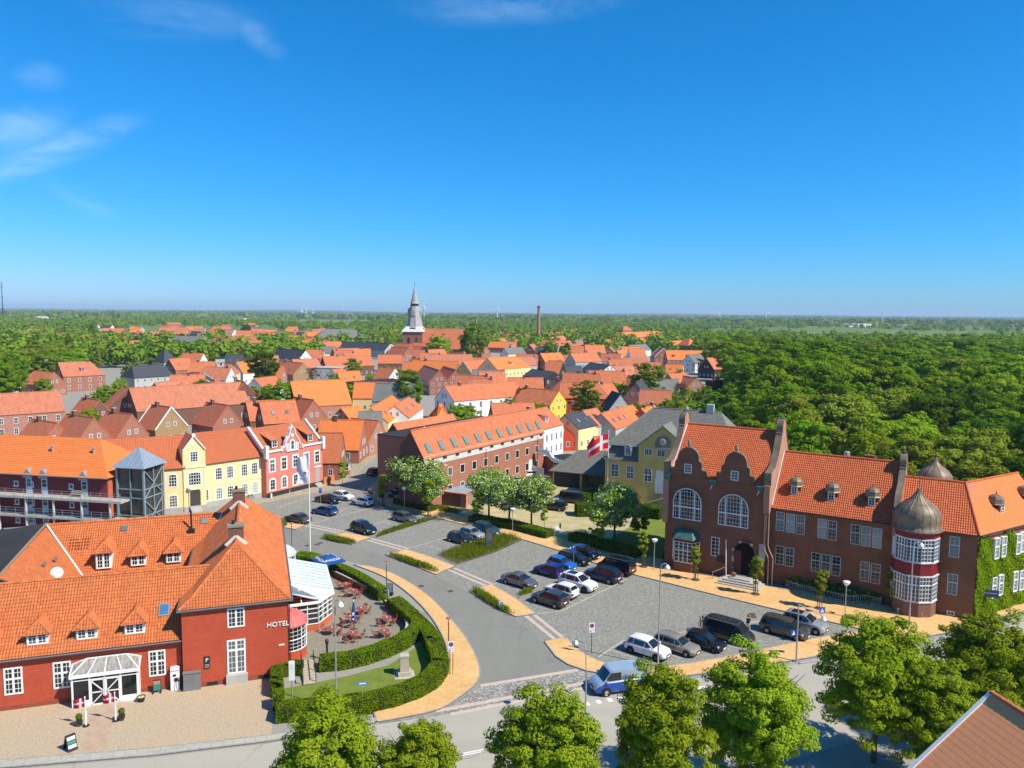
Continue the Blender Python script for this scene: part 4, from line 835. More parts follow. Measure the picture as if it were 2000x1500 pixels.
def lamp_tall(px,py,h,arm,label,rise=.5):
 a=G(px,py);o=thing('street_lamp',label,'street lamp',(a.x,a.y,.0),0,'tall steel road lamps');v=Vector(arm);MB().tube([(0,0,0),(0,0,2.2)],.085,10).tube([(0,0,2.2),(0,0,h-rise)],.06,8).build('post',STEEL,o)
 c_=bez([(0,0,h-rise-.05),(v.x*.15,v.y*.15,h-.1),(v.x*.5,v.y*.5,h+.02),(v.x*.85,v.y*.85,h),(v.x,v.y,h-.12)],5)if rise else[Vector((0,0,h)),Vector((v.x,v.y,h+v.z))]
 MB().tube(c_,.04,8).build('arm',STEEL,o);e=c_[-1];MB().lathe([(.05,.05),(.12,.0),(.25,-.2),(.27,-.34),(.2,-.36),(0,-.34)],14,cap=False).build('lamp_shade',MATS['lamp_white'],o,(e.x,e.y,e.z),smooth=True)
lamp_tall(1285,1302,9.9,(.62,0,0),'tall steel lamp with white bell shade at the parking kerb');lamp_tall(1775,1226,9.3,(.8,0,0),'tall steel lamp with white bell shade in front of the domed bay');lamp_tall(1143,1425,6.9,(-.8,1.4,0),'steel lamp with long curved arm beside the blue van',2.2);lamp_tall(657,1386,9.4,(.5,-.2,0),'tall pale lamp post in front of the hotel lawn');lamp_tall(1555,1293,5.7,(2.6,.4,-1.4),'steel post with long sloping arm and white lamp over the silver SUV',0)
a=G(606,1086);o=thing('flagpole','tall white flagpole with a limp white banner by the side road','flagpole',(a.x,a.y,0));MB().tube([(0,0,0),(0,0,7),(0,0,14.2)],[.09,.07,.045],10).lathe([(.05,14.15),(.08,14.25),(0,14.35)],8).build('pole',WHITE,o)
nx,ny=8,16;P_={};b_=MB()
for i in range(nx+1):
 for j in range(ny+1):u,v=i/nx,j/ny;P_[i,j]=(-u*1.55-.05+.12*math.sin(v*9+u),.22*math.sin(u*6+v*5)*(u+.2),13.9-v*4.0-u*.45*(1-v)+.1*math.sin(u*9))
for i in range(nx):
 for j in range(ny):b_.poly([P_[i,j],P_[i+1,j],P_[i+1,j+1],P_[i,j+1]])
fl=b_.build('banner',plain('banner_white',(.74,.74,.78),.8,.2,var=.04),o,smooth=True)
for i,j in((0,0),(1,0),(0,1),(1,1)):MB().box(-.09,-.01,-.09,.09,.01,.09).build('emblem_square',plain('emblem_blue',(.03,.1,.25),.6),o,(-.55+.2*i,-.28,11.3+.22*j),(0,R(12),0))
a=G(1186,986);o=thing('flagpole','white flagpole with large red and white cross flag by the yellow hall','flagpole',(a.x,a.y,0));MB().tube([(0,0,0),(0,0,6),(0,0,12.9)],[.09,.075,.045],10).lathe([(.05,12.85),(.09,12.95),(0,13.05)],8).build('pole',WHITE,o);dannebrog(o,3.3,2.5,(-.06,0,12.4),0,.25,.55)
SB=plain('sign_blue',(.012,.09,.42),.45,.4,var=.03);SR=plain('sign_red',(.5,.01,.06),.45,.4)
def post(o,h,m=None,x=0,r=.035):MB().tube([(x,0,0),(x,0,h)],r,8).build('post',m or STEEL,o)
def noparking(px,py,rot,label,two):
 a=G(px,py);o=thing('no_parking_sign',label,'road sign',(a.x,a.y,.1),rot,'no parking signs')
 if two:post(o,3.15,DARK,-.1,.03);post(o,3.15,DARK,.16,.03)
 else:post(o,3.15,DARK)
 MB().box(-.27,-.07,2.15,.27,-.045,3.15).build('panel',WHITE,o);MB().lathe([(0,0),(.21,0),(.21,.006),(0,.006)],18,cap=False).build('red_ring',SR,o,(0,-.072,2.85),(R(90),0,0));MB().lathe([(0,0),(.155,0),(.155,.006),(0,.006)],18,cap=False).build('blue_disc',SB,o,(0,-.08,2.85),(R(90),0,0));MB().bar((-.11,-.092,2.96),(.11,-.092,2.74),.045,.006,up=(0,1,0)).build('red_bar',SR,o)
 MB().box(-.2,-.076,2.42,.2,-.07,2.46).build('text_line',MATS['grey_print'],o);MB().box(-.2,-.076,2.22,-.06,-.07,2.34).build('small_symbol',SB,o)
noparking(881,1319,R(5),'no parking sign on two thin posts beside the curved hedge',True);noparking(1155,1279,R(5),'no parking sign on single post at the parking lot corner',False)
def bluep(px,py,h,rot,label):
 a=G(px,py);o=thing('parking_sign',label,'road sign',(a.x,a.y,.05),rot,'blue parking signs');post(o,h);MB().box(-.26,-.06,h-.9,.26,-.036,h-.38).box(-.26,-.06,h-.34,.26,-.036,h).build('panel',SB,o);textmesh('letter','P',.42,L_,o,(0,-.062,h-.17),(R(90),0,0),.003)
bluep(1120,1106,2.7,0,'blue parking sign between the dark blue cars');bluep(626,987,3.0,0,'blue parking sign in front of the black saloon')
a=G(979,1191);o=thing('zone_sign','low square white sign with blue 30 in the planted strip','road sign',(a.x,a.y,.1),R(10));post(o,.5);MB().box(-.27,-.06,.35,.27,-.036,.9).build('panel',WHITE,o);MB().box(-.2,-.068,.42,.2,-.06,.83).build('blue_field',SB,o);textmesh('number','30',.3,L_,o,(0,-.07,.62),(R(90),0,0),.003)
a=G(1602,1262);o=thing('crossing_sign','square blue pedestrian crossing sign by the clinker pavement','road sign',(a.x,a.y,.1),R(15));post(o,4.0);MB().box(-.33,-.06,3.3,.33,-.036,3.96).build('panel',SB,o);MB().poly([(-.2,-.064,3.42),(.2,-.064,3.42),(0,-.064,3.82)]).build('triangle',L_,o);MB().bar((0,-.068,3.46),(.02,-.068,3.66),.06,.006,up=(0,1,0)).build('figure',DARK,o)
a=G(1552,1291);o=thing('crossing_sign','square blue pedestrian crossing sign mounted on the sloping arm lamp post','road sign',(a.x-.25,a.y-.1,2.55),R(15));MB().box(-.3,-.06,0,.3,-.036,.62).build('panel',SB,o);MB().poly([(-.2,-.064,.1),(.2,-.064,.1),(0,-.064,.5)]).build('triangle',L_,o);MB().box(.0,-.04,.2,.3,.05,.26).build('clamp',STEEL,o)
a=G(571,1371);o=thing('banner_sign','narrow upright white sign on steel post inside the hotel hedge','sign',(a.x,a.y,.0),R(10));post(o,2.2,STEEL,0,.05);MB().box(-.24,-.05,1.9,.24,.05,3.6).build('panel',P_WHITE,o);MB().box(-.16,-.056,2.9,.16,-.05,3.3).build('print',plain('faint_print',(.6,.6,.62),.6),o)
a=G(708,1389);o=thing('street_name_sign','small blue street name sign on thin post outside the hedge','road sign',(a.x,a.y,.1),R(12));post(o,2.25,STEEL,0,.025);MB().box(-.45,-.03,2.18,.45,.0,2.42).build('panel',plain('sky_sign_blue',(.03,.22,.6),.4,.4),o);MB().box(-.26,-.036,2.26,.3,-.03,2.34).build('name_line',L_,o)
a=G(1912,1208);o=thing('direction_sign','dark blue direction board on steel post in front of the ivy wall','road sign',(a.x,a.y,.1),R(-14));post(o,3.4,STEEL,0,.06);MB().box(-.1,-.1,2.4,1.75,-.06,3.25).build('panel',plain('dark_sign_blue',(.03,.05,.1),.45,.4),o);MB().box(.05,-.106,2.85,1.6,-.1,2.92).build('name_line',plain('grey_line',(.35,.38,.4),.5),o)
a=G(955,1072);o=thing('information_pillar','dark grey upright information pillar in the grassy bed','pillar',(a.x,a.y,.05),R(20));MB().box(-.5,-.15,0,.5,.15,2.75).build('body',plain('anthracite',(.05,.055,.06),.45,.5),o);MB().box(-.4,-.156,1.2,.4,-.15,2.3).build('panel',plain('anthracite_panel',(.08,.085,.09),.3,.5),o)
a=G(941,1012);
for k,(px,py)in enumerate([(724,965),(745,972),(764,972),(774,966)]):
 a=G(px,py);o=thing('waste_container','dark grey underground waste chute near the office gable','waste bin',(a.x,a.y,.1),R(-15),'waste chutes on the corner pavement');MB().lathe([(.5,0),(.5,.9),(.42,1.15),(.2,1.25)],12).build('body',plain('chute_grey',(.035,.038,.042),.4,.5),o);MB().box(-.25,-.53,.7,.25,-.4,1.0).build('flap',STEEL,o)
for px,py,l_ in[(710,962,'slim dark bollard at the corner of the clinker pavement'),(771,1039,'thin rusty bollard in the planted strip beside the black SUV'),(829,1018,'thin rusty bollard in the planted strip beside the grey estate'),(901,1070,'thin rusty bollard beside the grassy bed')]:
 a=G(px,py);o=MB().tube([(0,0,0),(0,0,.95)],.07,8).lathe([(.075,.95),(.06,1.0)],8).build('bollard',MATS['brown_post'],None,(a.x,a.y,.05));tag(o,l_,'bollard','bollards round the parking lot')
for px,py,l_ in[(565,962,'small pale stone post on the kerb below the rose house door'),(530,973,'small pale stone post on the kerb beside the yellow house corner')]:
 a=G(px,py);o=MB().lathe([(.17,0),(.16,.7),(.1,.82),(0,.85)],10,cap=False).build('stone_post',P_WHITE,None,(a.x,a.y,0));tag(o,l_,'post','stone posts on the kerb')
a=G(883,984);o=thing('fire_hydrant','short red hydrant on the yard beside the shed','hydrant',(a.x,a.y,0));MB().lathe([(.22,0),(.2,.4),(.26,.45),(.24,.7),(.05,.85)],12).build('body',SR,o);MB().tube([(-.35,0,.55),(.35,0,.55)],.09,8).build('outlet',SR,o)
b=bmesh.new();bmesh.ops.create_icosphere(b,subdivisions=3,radius=1)
for v in b.verts:v.co=Vector((v.co.x*.95,v.co.y*.6,max(-.1,v.co.z*.75)))*(1+.08*math.sin(v.co.x*5+v.co.y*7))
me=bpy.data.meshes.new('boulder');b.to_mesh(me);b.free();me.materials.append(plain('pale_boulder',(.5,.47,.42),.9,.2,var=.15,scale=2));a=G(1084,1038);o=obj('boulder',me,None,(a.x,a.y,.05));tag(o,'pale rounded boulder at the end of the dark hedge','boulder')
a=G(1094,1036);o=MB().tube([(0,0,0),(0,0,1.0)],.14,8).lathe([(.15,1.0),(.13,1.06)],8).build('bollard',DARK,None,(a.x,a.y,0));tag(o,'black bollard beside the pale boulder','bollard')
# ------------------------------------------------------------------ vehicles
TYRE=plain('tyre_rubber',(.012,.012,.013),.85,.2);RIM=plain('alloy_rim',(.42,.43,.45),.3,.5,.6,var=.03);RIMD=plain('dark_rim',(.06,.06,.065),.35,.5,.5)
CGLASS=NT('car_glass');CGLASS.col((.012,.016,.02));CGLASS.rs(.04,.7);CGLASS=CGLASS.m
PLAST=plain('black_plastic',(.02,.02,.021),.6,.35);HEADL=plain('headlight_lens',(.62,.65,.67),.1,.6,.1,var=.03);TAILL=plain('taillight_lens',(.42,.015,.02),.2,.6);PLATE=plain('number_plate',(.8,.8,.8),.4,.4)
KIND=dict(hatch=(3.95,1.74,1.46,.90,.96,.02,.11,.52,.73),suv=(4.42,1.84,1.62,1.02,1.06,.02,.12,.56,.74),sedan=(4.68,1.82,1.45,.92,.98,.13,.31,.57,.74),estate=(4.65,1.8,1.47,.92,.95,.015,.09,.57,.74),van=(4.95,1.94,1.98,1.2,1.12,.0,.02,.73,.86),mpv=(4.85,1.9,1.72,1.05,1.05,.01,.06,.64,.83))
def car(label,px,py,kind,col,nose=-39,dark_rim=False,name='parked_car',cat='car',roofrail=False,cladding=False,sunroof=False,sc_=1.0,group='cars on the square',at=None,lower=None,panel=False):
 L,W,Hh,belt,hood,r0,r1,f1,f0=KIND[kind];a=at or G(px,py,.7);o=thing(name,label,cat,(a.x,a.y,.017),R(nose),group);o.scale=(sc_,)*3
 hw=W/2;X=lambda t:(t-.5)*L
 st=[(0,.80,.42,belt*.78),(.012,.88,.30,belt*.95),(.05,.96,.24,belt),(.2,1,.22,belt),(.5,1,.2,belt),(f0-.04,1,.2,belt),(f0+.02,.99,.2,hood*.99),(.9,.95,.22,hood*.90),(.965,.86,.26,hood*.80),(.992,.76,.32,hood*.66),(1.0,.70,.4,hood*.55)]
 if kind=='sedan':st[2]=(.05,.96,.24,.98);st[1]=(.012,.88,.3,.95);st.insert(3,(.12,.99,.22,.99))
 if kind=='van':st=[(0,.93,.4,belt*.98),(.015,.97,.28,belt),(.2,1,.22,belt),(.5,1,.2,belt),(f0-.05,1,.2,belt),(f0+.03,.98,.2,hood),(.95,.93,.24,hood*.86),(.985,.86,.3,hood*.7),(1,.8,.42,hood*.55)]
 b=MB();n=len(st);ring=[]
 for t,wf,zb,zt in st:
  h_=hw*wf;x=X(t);q=[(0,zb)]+[(h_*.84,zb),(h_*.97,zb+.12),(h_,zb+(zt-zb)*.5),(h_*.985,zt-.1),(h_*.93,zt-.02),(h_*.6,zt+.015),(0,zt+.03)]
  ring.append([(x,y,z)for y,z in q]+[(x,-y,z)for y,z in reversed(q[1:-1])])
 m=len(ring[0]);base=len(b.v)
 for r_ in ring:b.v+=r_
 lowmat=1 if(cladding or lower)else 0
 for i in range(n-1):
  for k in range(m):
   k2=(k+1)%m;b.f.append((base+i*m+k,base+i*m+k2,base+(i+1)*m+k2,base+(i+1)*m+k));side=k in(0,1,m-1,m-2)or(lower and k in(2,3,m-3,m-4));b.m.append(lowmat if side else 0)
 b.f.append(tuple(base+k for k in reversed(range(m))));b.m.append(0);b.f.append(tuple(base+(n-1)*m+k for k in range(m)));b.m.append(0)
 zr=Hh;yb,yt=hw*.93,hw*.74 if kind!='van' else hw*.86;zb_=belt-.01
 S=[(X(r0),zb_,yb*.93),(X(r1),zr-.05,yt*.93),(X(r1)+.12*L,zr,yt),(X((r1+f1)/2),zr+.02,yt),(X(f1)-.06*L,zr,yt),(X(f1),zr-.06,yt*.95),(X(f0),zb_+(hood-belt)*.6,yb*.92)]
 ro=[(x,y,z)for x,z,y in S];bb=len(b.v);k=len(S)
 for x,z,y in S:b.v+=[(x,y,z),(x,y*.5,z+.03),(x,-y*.5,z+.03),(x,-y,z)]
 for i in range(k-1):
  for j in range(3):b.f.append((bb+i*4+j,bb+i*4+j+1,bb+(i+1)*4+j+1,bb+(i+1)*4+j));b.m.append(0)
 xs=[s[0]for s in S]
 for s_ in(0,3):
  sg=1 if s_==0 else-1;top=[bb+i*4+s_ for i in range(k)];lo=len(b.v)
  for x in(xs[1],xs[2],xs[3],xs[4],xs[5]):b.v.append((x,sg*yb,zb_))
  chain=[top[0],lo,lo+1,lo+2,lo+3,lo+4,top[6]]
  for i in range(6):
   f_=[chain[i],chain[i+1],top[i+1],top[i]];f_=[q for q_,q in enumerate(f_)if q not in f_[:q_]]
   if len(f_)>2:b.f.append(tuple(f_ if sg>0 else f_[::-1]));b.m.append(0)
 body=b.build('body',[col,lower or PLAST],o,smooth=False)
 bv=body.modifiers.new('bevel','BEVEL');bv.width=.035;bv.segments=2;bv.limit_method='ANGLE';bv.angle_limit=R(28)
 body.data.polygons.foreach_set('use_smooth',[True]*len(body.data.polygons))
 def gq(nm,pts):MB().poly(pts).build(nm,CGLASS,o)
 e=.012;A,B=Vector((S[5][0],0,S[5][1])),Vector((S[6][0],0,S[6][1]));nrm=Vector((A.z-B.z,0,B.x-A.x)).normalized()*.022
 q0,q1=A.lerp(B,.07)+nrm,A.lerp(B,.93)+nrm;y0,y1=S[5][2]*.9,S[6][2]*.9;up=Vector((0,0,.03))
 gq('windscreen',[(q0.x,y0,q0.z),(q0.x,y0*.45,q0.z+.03),(q0.x,-y0*.45,q0.z+.03),(q0.x,-y0,q0.z),(q1.x,-y1,q1.z),(q1.x,-y1*.45,q1.z+.03),(q1.x,y1*.45,q1.z+.03),(q1.x,y1,q1.z)][::-1])
 A,B=Vector((S[1][0],0,S[1][1])),Vector((S[0][0],0,S[0][1]));nrm=Vector((-(A.z-B.z),0,(A.x-B.x))).normalized()*.024;q0,q1=A.lerp(B,.08)+nrm,A.lerp(B,.72 if kind!='sedan' else.92)+nrm;y0,y1=S[1][2]*.88,S[0][2]*.86
 if not panel:gq('rear_window',[(q0.x,y0,q0.z),(q0.x,y0*.45,q0.z+.03),(q0.x,-y0*.45,q0.z+.03),(q0.x,-y0,q0.z),(q1.x,-y1,q1.z),(q1.x,-y1*.45,q1.z+.03),(q1.x,y1*.45,q1.z+.03),(q1.x,y1,q1.z)])
 def sy(z):return yb+(yt-yb)*(z-zb_)/(zr-.02-zb_)+.012
 zl,zh=belt+.05,zr-.1;lean=(S[6][0]-S[5][0])/(S[5][1]-S[6][1])
 fx0=X(f0)-(zl-zb_)*lean-.12;fx1=X(f1)-.02;rx0=X(r0)+.22 if kind!='sedan' else X(r0)+.38;rx1=X(r1)+.12;mid=[X(.5)+.08]
 if kind in('estate','mpv','van'):mid=[X(.54),X(.27)]
 if kind in('suv','hatch'):mid=[X(.52),X(.24)]
 cuts=[fx0]+mid+[rx0];cut2=[fx1]+mid+[max(rx1,rx0)]
 for sg in(1,-1):
  for i in range(len(cuts)-1):
   if panel and i>0:continue
   a0,a1,c0,c1=cuts[i]-(.04 if i else 0),cuts[i+1]+.04,cut2[i]-(.04 if i else 0),cut2[i+1]+.04
   if a0-a1<.12:continue
   pts=[(a1,sg*sy(zl),zl),(a0,sg*sy(zl),zl),(c0,sg*sy(zh),zh),(c1,sg*sy(zh),zh)];gq('side_window',pts if sg<0 else pts[::-1])
  MB().box(fx0-.18,min(sg*hw,sg*(hw+.17)),belt+.0,fx0+.0,max(sg*hw,sg*(hw+.17)),belt+.15).build('mirror',col,o)
  MB().hexa([(X(.975),sg*hw*.45,hood*.6),(X(.955),sg*hw*.86,hood*.6),(X(.93),sg*hw*.93,hood*.64),(X(.95),sg*hw*.45,hood*.62),(X(.965),sg*hw*.45,hood*.8),(X(.945),sg*hw*.87,hood*.82),(X(.90),sg*hw*.97,hood*.84),(X(.94),sg*hw*.45,hood*.82)]).build('headlight',HEADL,o)
  MB().box(X(-.004),min(sg*hw*.58,sg*hw*.9),belt*.66,X(.05),max(sg*hw*.58,sg*hw*.9),belt*.9).build('taillight',TAILL,o)
  if roofrail:MB().tube([(X(r1)+.3,sg*yt*.96,zr-.01),(X(r1)+.5,sg*yt*.96,zr+.06),(X(f1)-.4,sg*yt*.96,zr+.06),(X(f1)-.2,sg*yt*.96,zr-.01)],.022,6).build('roof_rail',RIM if roofrail==2 else PLAST,o)
  for d0 in mid+[fx0-.05]:MB().box(d0-.008,sg*hw*.992-.012,.36,d0+.008,sg*hw*.992+.012,belt-.03).build('door_seam',PLAST,o)
 wr=.325 if kind in('hatch','sedan','estate')else.36
 for t in(.185,.815):
  for sg in(1,-1):
   yy=sg*hw*.985;arch=MB().lathe([(0,0),(wr*1.17,0),(wr*1.17,.02),(0,.02)],18,cap=False).build('wheel_well_shade',PLAST,o,(X(t),yy-sg*.005-(.02 if sg>0 else 0),wr+.02),(R(90),0,0))if False else None
   MB().lathe([(wr*1.16,0),(wr*1.16,.03),(0,.03)],18,cap=False).build('wheel_well_shade',PLAST,o,(X(t),yy,wr+.02),(R(-90 if sg>0 else 90),0,0))  # black disc puts the uncut wheel well's shade into colour
   w_=obj('wheel',None,o,(X(t),yy,wr));w_.rotation_euler=(R(-90 if sg>0 else 90),0,0)
   MB().lathe([(wr*.66,-.16),(wr,-.14),(wr,.04),(wr*.9,.055),(wr*.66,.05)],18,cap=False).build('tyre',TYRE,w_,smooth=True)
   rm=MB().lathe([(wr*.68,.045),(wr*.6,.02),(wr*.2,.05),(0,.055)],18,cap=False)
   rm.build('rim',RIMD if dark_rim else RIM,w_)
 MB().box(X(.985),-hw*.42,hood*.42,X(1.006),hw*.42,hood*.62).box(X(.985),-hw*.6,.3,X(1.004),hw*.6,hood*.36).build('grille',PLAST,o)
 MB().box(X(1.005),-.26,hood*.4,X(1.01),.26,hood*.4+.11).build('number_plate',PLATE,o);MB().box(X(-.01),-.26,belt*.6,X(.0),.26,belt*.6+.11).build('number_plate',PLATE,o)
 MB().box(X(-.008),-hw*.78,.36,X(.03),hw*.78,belt*.48).build('bumper',PLAST if cladding else col,o)
 if sunroof:MB().box(X((r1+f1)/2)-.5,-yt*.7,zr+.03,X((r1+f1)/2)+.55,yt*.7,zr+.05).build('sunroof',CGLASS,o)
 return o
def cp_(n,c,m=.0,r=.25):return paint('car_paint_'+n,c,m,r)
white=cp_('white',(.75,.75,.74));beige=cp_('beige',(.42,.36,.28),.5,.3);black=cp_('black',(.006,.007,.009));dgrey=cp_('dark_grey',(.035,.04,.045),.4);taupe=cp_('taupe',(.10,.09,.075),.5);silver=cp_('silver',(.46,.48,.5),.5,.3)
grey=cp_('grey',(.15,.16,.17),.5);navy=cp_('navy',(.008,.016,.06),.3);dblue=cp_('deep_blue',(.012,.016,.16),.2);bblue=cp_('bright_blue',(.008,.13,.5),.2);blkgreen=cp_('black_green',(.006,.012,.014));teal=cp_('teal',(.03,.1,.14),.4);blue=cp_('blue',(.008,.07,.26),.3)
car('white crossover parked at the kerb beside the beige estate',1265,1265,'suv',white,dark_rim=True,cladding=True)
car('beige silver estate between the white crossover and the black hatchback',1321,1257,'estate',beige,roofrail=2)
car('small black hatchback beside the beige estate',1378,1251,'hatch',black,dark_rim=True)
car('dark grey camper van with roof rails and a bicycle rack',1424,1236,'van',dgrey,roofrail=2,name='parked_van',cat='van')
car('dark taupe people carrier beside the silver SUV',1533,1227,'mpv',taupe,roofrail=1)
car('silver SUV with sunroof at the end of the kerb row',1571,1216,'suv',silver,sunroof=True,sc_=1.05)
car('grey saloon with nose toward the planted strip tuft',1015,1132,'sedan',grey)
car('deep blue hatchback with dark wheels showing its tail',1071,1112,'hatch',dblue,141,dark_rim=True)
car('bright blue hatchback beside the deep blue one',1098,1100,'hatch',bblue)
car('black green estate behind the blue parking sign',1122,1089,'estate',blkgreen)
car('navy hatchback at the hedge end of the bay row',1144,1079,'hatch',navy,sc_=1.05)
car('large white SUV with black sunroof facing the open square',1129,1138,'suv',white,sunroof=True,dark_rim=True,sc_=1.09)
car('white compact SUV showing its tail beside the white SUV with sunroof',1096,1152,'suv',white,141,cladding=True,sc_=.97)
car('dark grey compact SUV showing its tail at the row corner',1073,1168,'suv',cp_('iron_grey',(.06,.065,.07),.5),141)
car('navy SUV showing its tail beside the black minibus',1177,1122,'suv',navy,141,sc_=1.07)
car('black minibus showing its tail by the clinker path',1203,1107,'van',black,141,name='parked_van',cat='van',roofrail=2)
car('black hatchback by the information pillar bed',899,1050,'hatch',black)
car('silver grey hatchback between the black hatchback and the teal SUV',922,1041,'hatch',silver)
car('teal blue SUV behind the information pillar',949,1033,'suv',teal)
car('black SUV beside the planted strip with bollards',710,1031,'suv',blkgreen,sc_=1.02)
car('grey estate under the white dish lamp',791,1010,'estate',grey,roofrail=1)
car('taupe saloon behind the white banner pole',581,1011,'sedan',cp_('bronze',(.13,.12,.11),.5),150)
car('blue estate showing its tail beside the banner pole',634,996,'estate',blue,150)
car('black saloon behind the blue parking sign',641,974,'sedan',black,-25)
car('boxy white crossover beside the black saloon',670,968,'suv',white,-30,sc_=.93)
car('white crossover with black roof pillars showing its tail',708,979,'suv',white,150,cladding=True,sc_=.93)
car('dark hatchback driving away up the narrow street',735,921,'suv',cp_('night',(.012,.014,.018),.3),62,name='driving_car')
car('black pickup hidden under the yard trees',1078,987,'estate',black,160,sc_=1.1);car('black van with white splash print behind the yew block',1121,974,'van',black,-18,name='parked_van',cat='van',panel=True)
car('silver car behind the blossoming yard trees',1003,938,'sedan',silver,200);car('white car by the grey yard fence',1029,926,'hatch',white,200)
car('white van parked on the road beside the park pond',1978,762,'van',white,170,name='parked_van',cat='van',group='vehicles far off')
VB=cp_('van_blue',(.006,.06,.35),.2);VS=cp_('van_silver',(.36,.46,.56),.3)
dv=car('blue and silver delivery van lettered dmt at the road edge',1210,1331,'van',VS,196,name='delivery_van',cat='van',lower=VB,panel=True,group='vehicles on the main road',sc_=1.06)
textmesh('lettering','dmt',.62,plain('van_text_blue',(.01,.03,.15),.4),dv,(-.3,.99,1.52),(R(90+7),0,R(180)),.012)
for c_,zz in((plain('logo_yellow',(.75,.6,.02),.4),1.28),(plain('logo_green',(.03,.45,.2),.4),1.42)):MB().lathe([(0,0),(.13,0),(.13,.006),(0,.006)],12,cap=False).build('logo',c_,dv,(-1.15,.985,zz+.12),(R(-97),0,0))
MB().box(-1.6,.975,.86,0.2,.992,.9).build('stripe',plain('stripe_green',(.1,.5,.5),.4),dv)
for k in range(7):MB().box(-2.2,-.75+k*.25-.03,2.0,1.0,-.75+k*.25+.03,2.035).build('roof_rib',VS,dv)
def bicycle(label,loc,rz,tilt=0,group=None,col=None):
 o=thing('bicycle',label,'bicycle',loc,(tilt,0,rz),group);col=col or DARK
 for x in(-.52,.52):
  w_=MB().tube([(x+.33*math.cos(t),0,.34+.33*math.sin(t))for t in np.linspace(0,6.283,17)],.022,5,cap=False).build('wheel',TYRE,o)
  sp_=MB()
  for k in range(4):t=k*math.pi/4;sp_.bar((x-.31*math.cos(t),0,.34-.31*math.sin(t)),(x+.31*math.cos(t),0,.34+.31*math.sin(t)),.008)
  sp_.build('spokes',RIM,w_)
 f=MB()
 for p,q in(((-.52,.34),(-.12,.32)),((-.12,.32),(-.2,.85)),((-.2,.8),(.36,.82)),((-.12,.32),(.38,.75)),((-.52,.34),(-.2,.8)),((.52,.34),(.36,.95))):f.tube([(p[0],0,p[1]),(q[0],0,q[1])],.02,6)
 f.build('frame',col,o);MB().box(-.32,-.07,.86,-.08,.07,.92).build('saddle',PLAST,o);MB().tube([(.3,-.26,1.02),(.38,0,.98),(.3,.26,1.02)],.016,6).build('handlebar',PLAST,o)
a=G(1424,1236,.7);d_=Vector((math.cos(R(-39)),math.sin(R(-39)),0));b_=a-d_*2.78
bicycle('dark bicycle carried on the rack of the camper van',(b_.x,b_.y,.75),R(51),0,None,RIM);bicycle('grey bicycle on the van rack behind the dark one',(b_.x-d_.x*.22,b_.y-d_.y*.22,.72),R(231),0,None,DARK)
o=thing('bicycle_rack','dark tube rack on the tail of the camper van','rack',(b_.x,b_.y,.62),R(51));MB().bar((-.6,0,0),(.6,0,0),.05).bar((-.3,.25,.0),(-.3,-.35,0),.04).bar((.3,.25,.0),(.3,-.35,0),.04).bar((-.3,.2,0),(-.3,.2,.9),.04).bar((.3,.2,0),(.3,.2,.9),.04).build('tube',PLAST,o)
for k,px in enumerate((748,753,759,765,771)):
 a=G(px,944+.35*(px-748));bicycle('dark bicycle leaning by the office gable wall',(a.x,a.y,.1),R(60),0,'bicycles by the office gable')
a=G(683,914);bicycle('bicycle leaning on the small brick house bay',(a.x,a.y,.01),R(70))
a=G(488,976);bicycle('bicycle standing against the yellow house plinth',(a.x,a.y,.01),R(48))
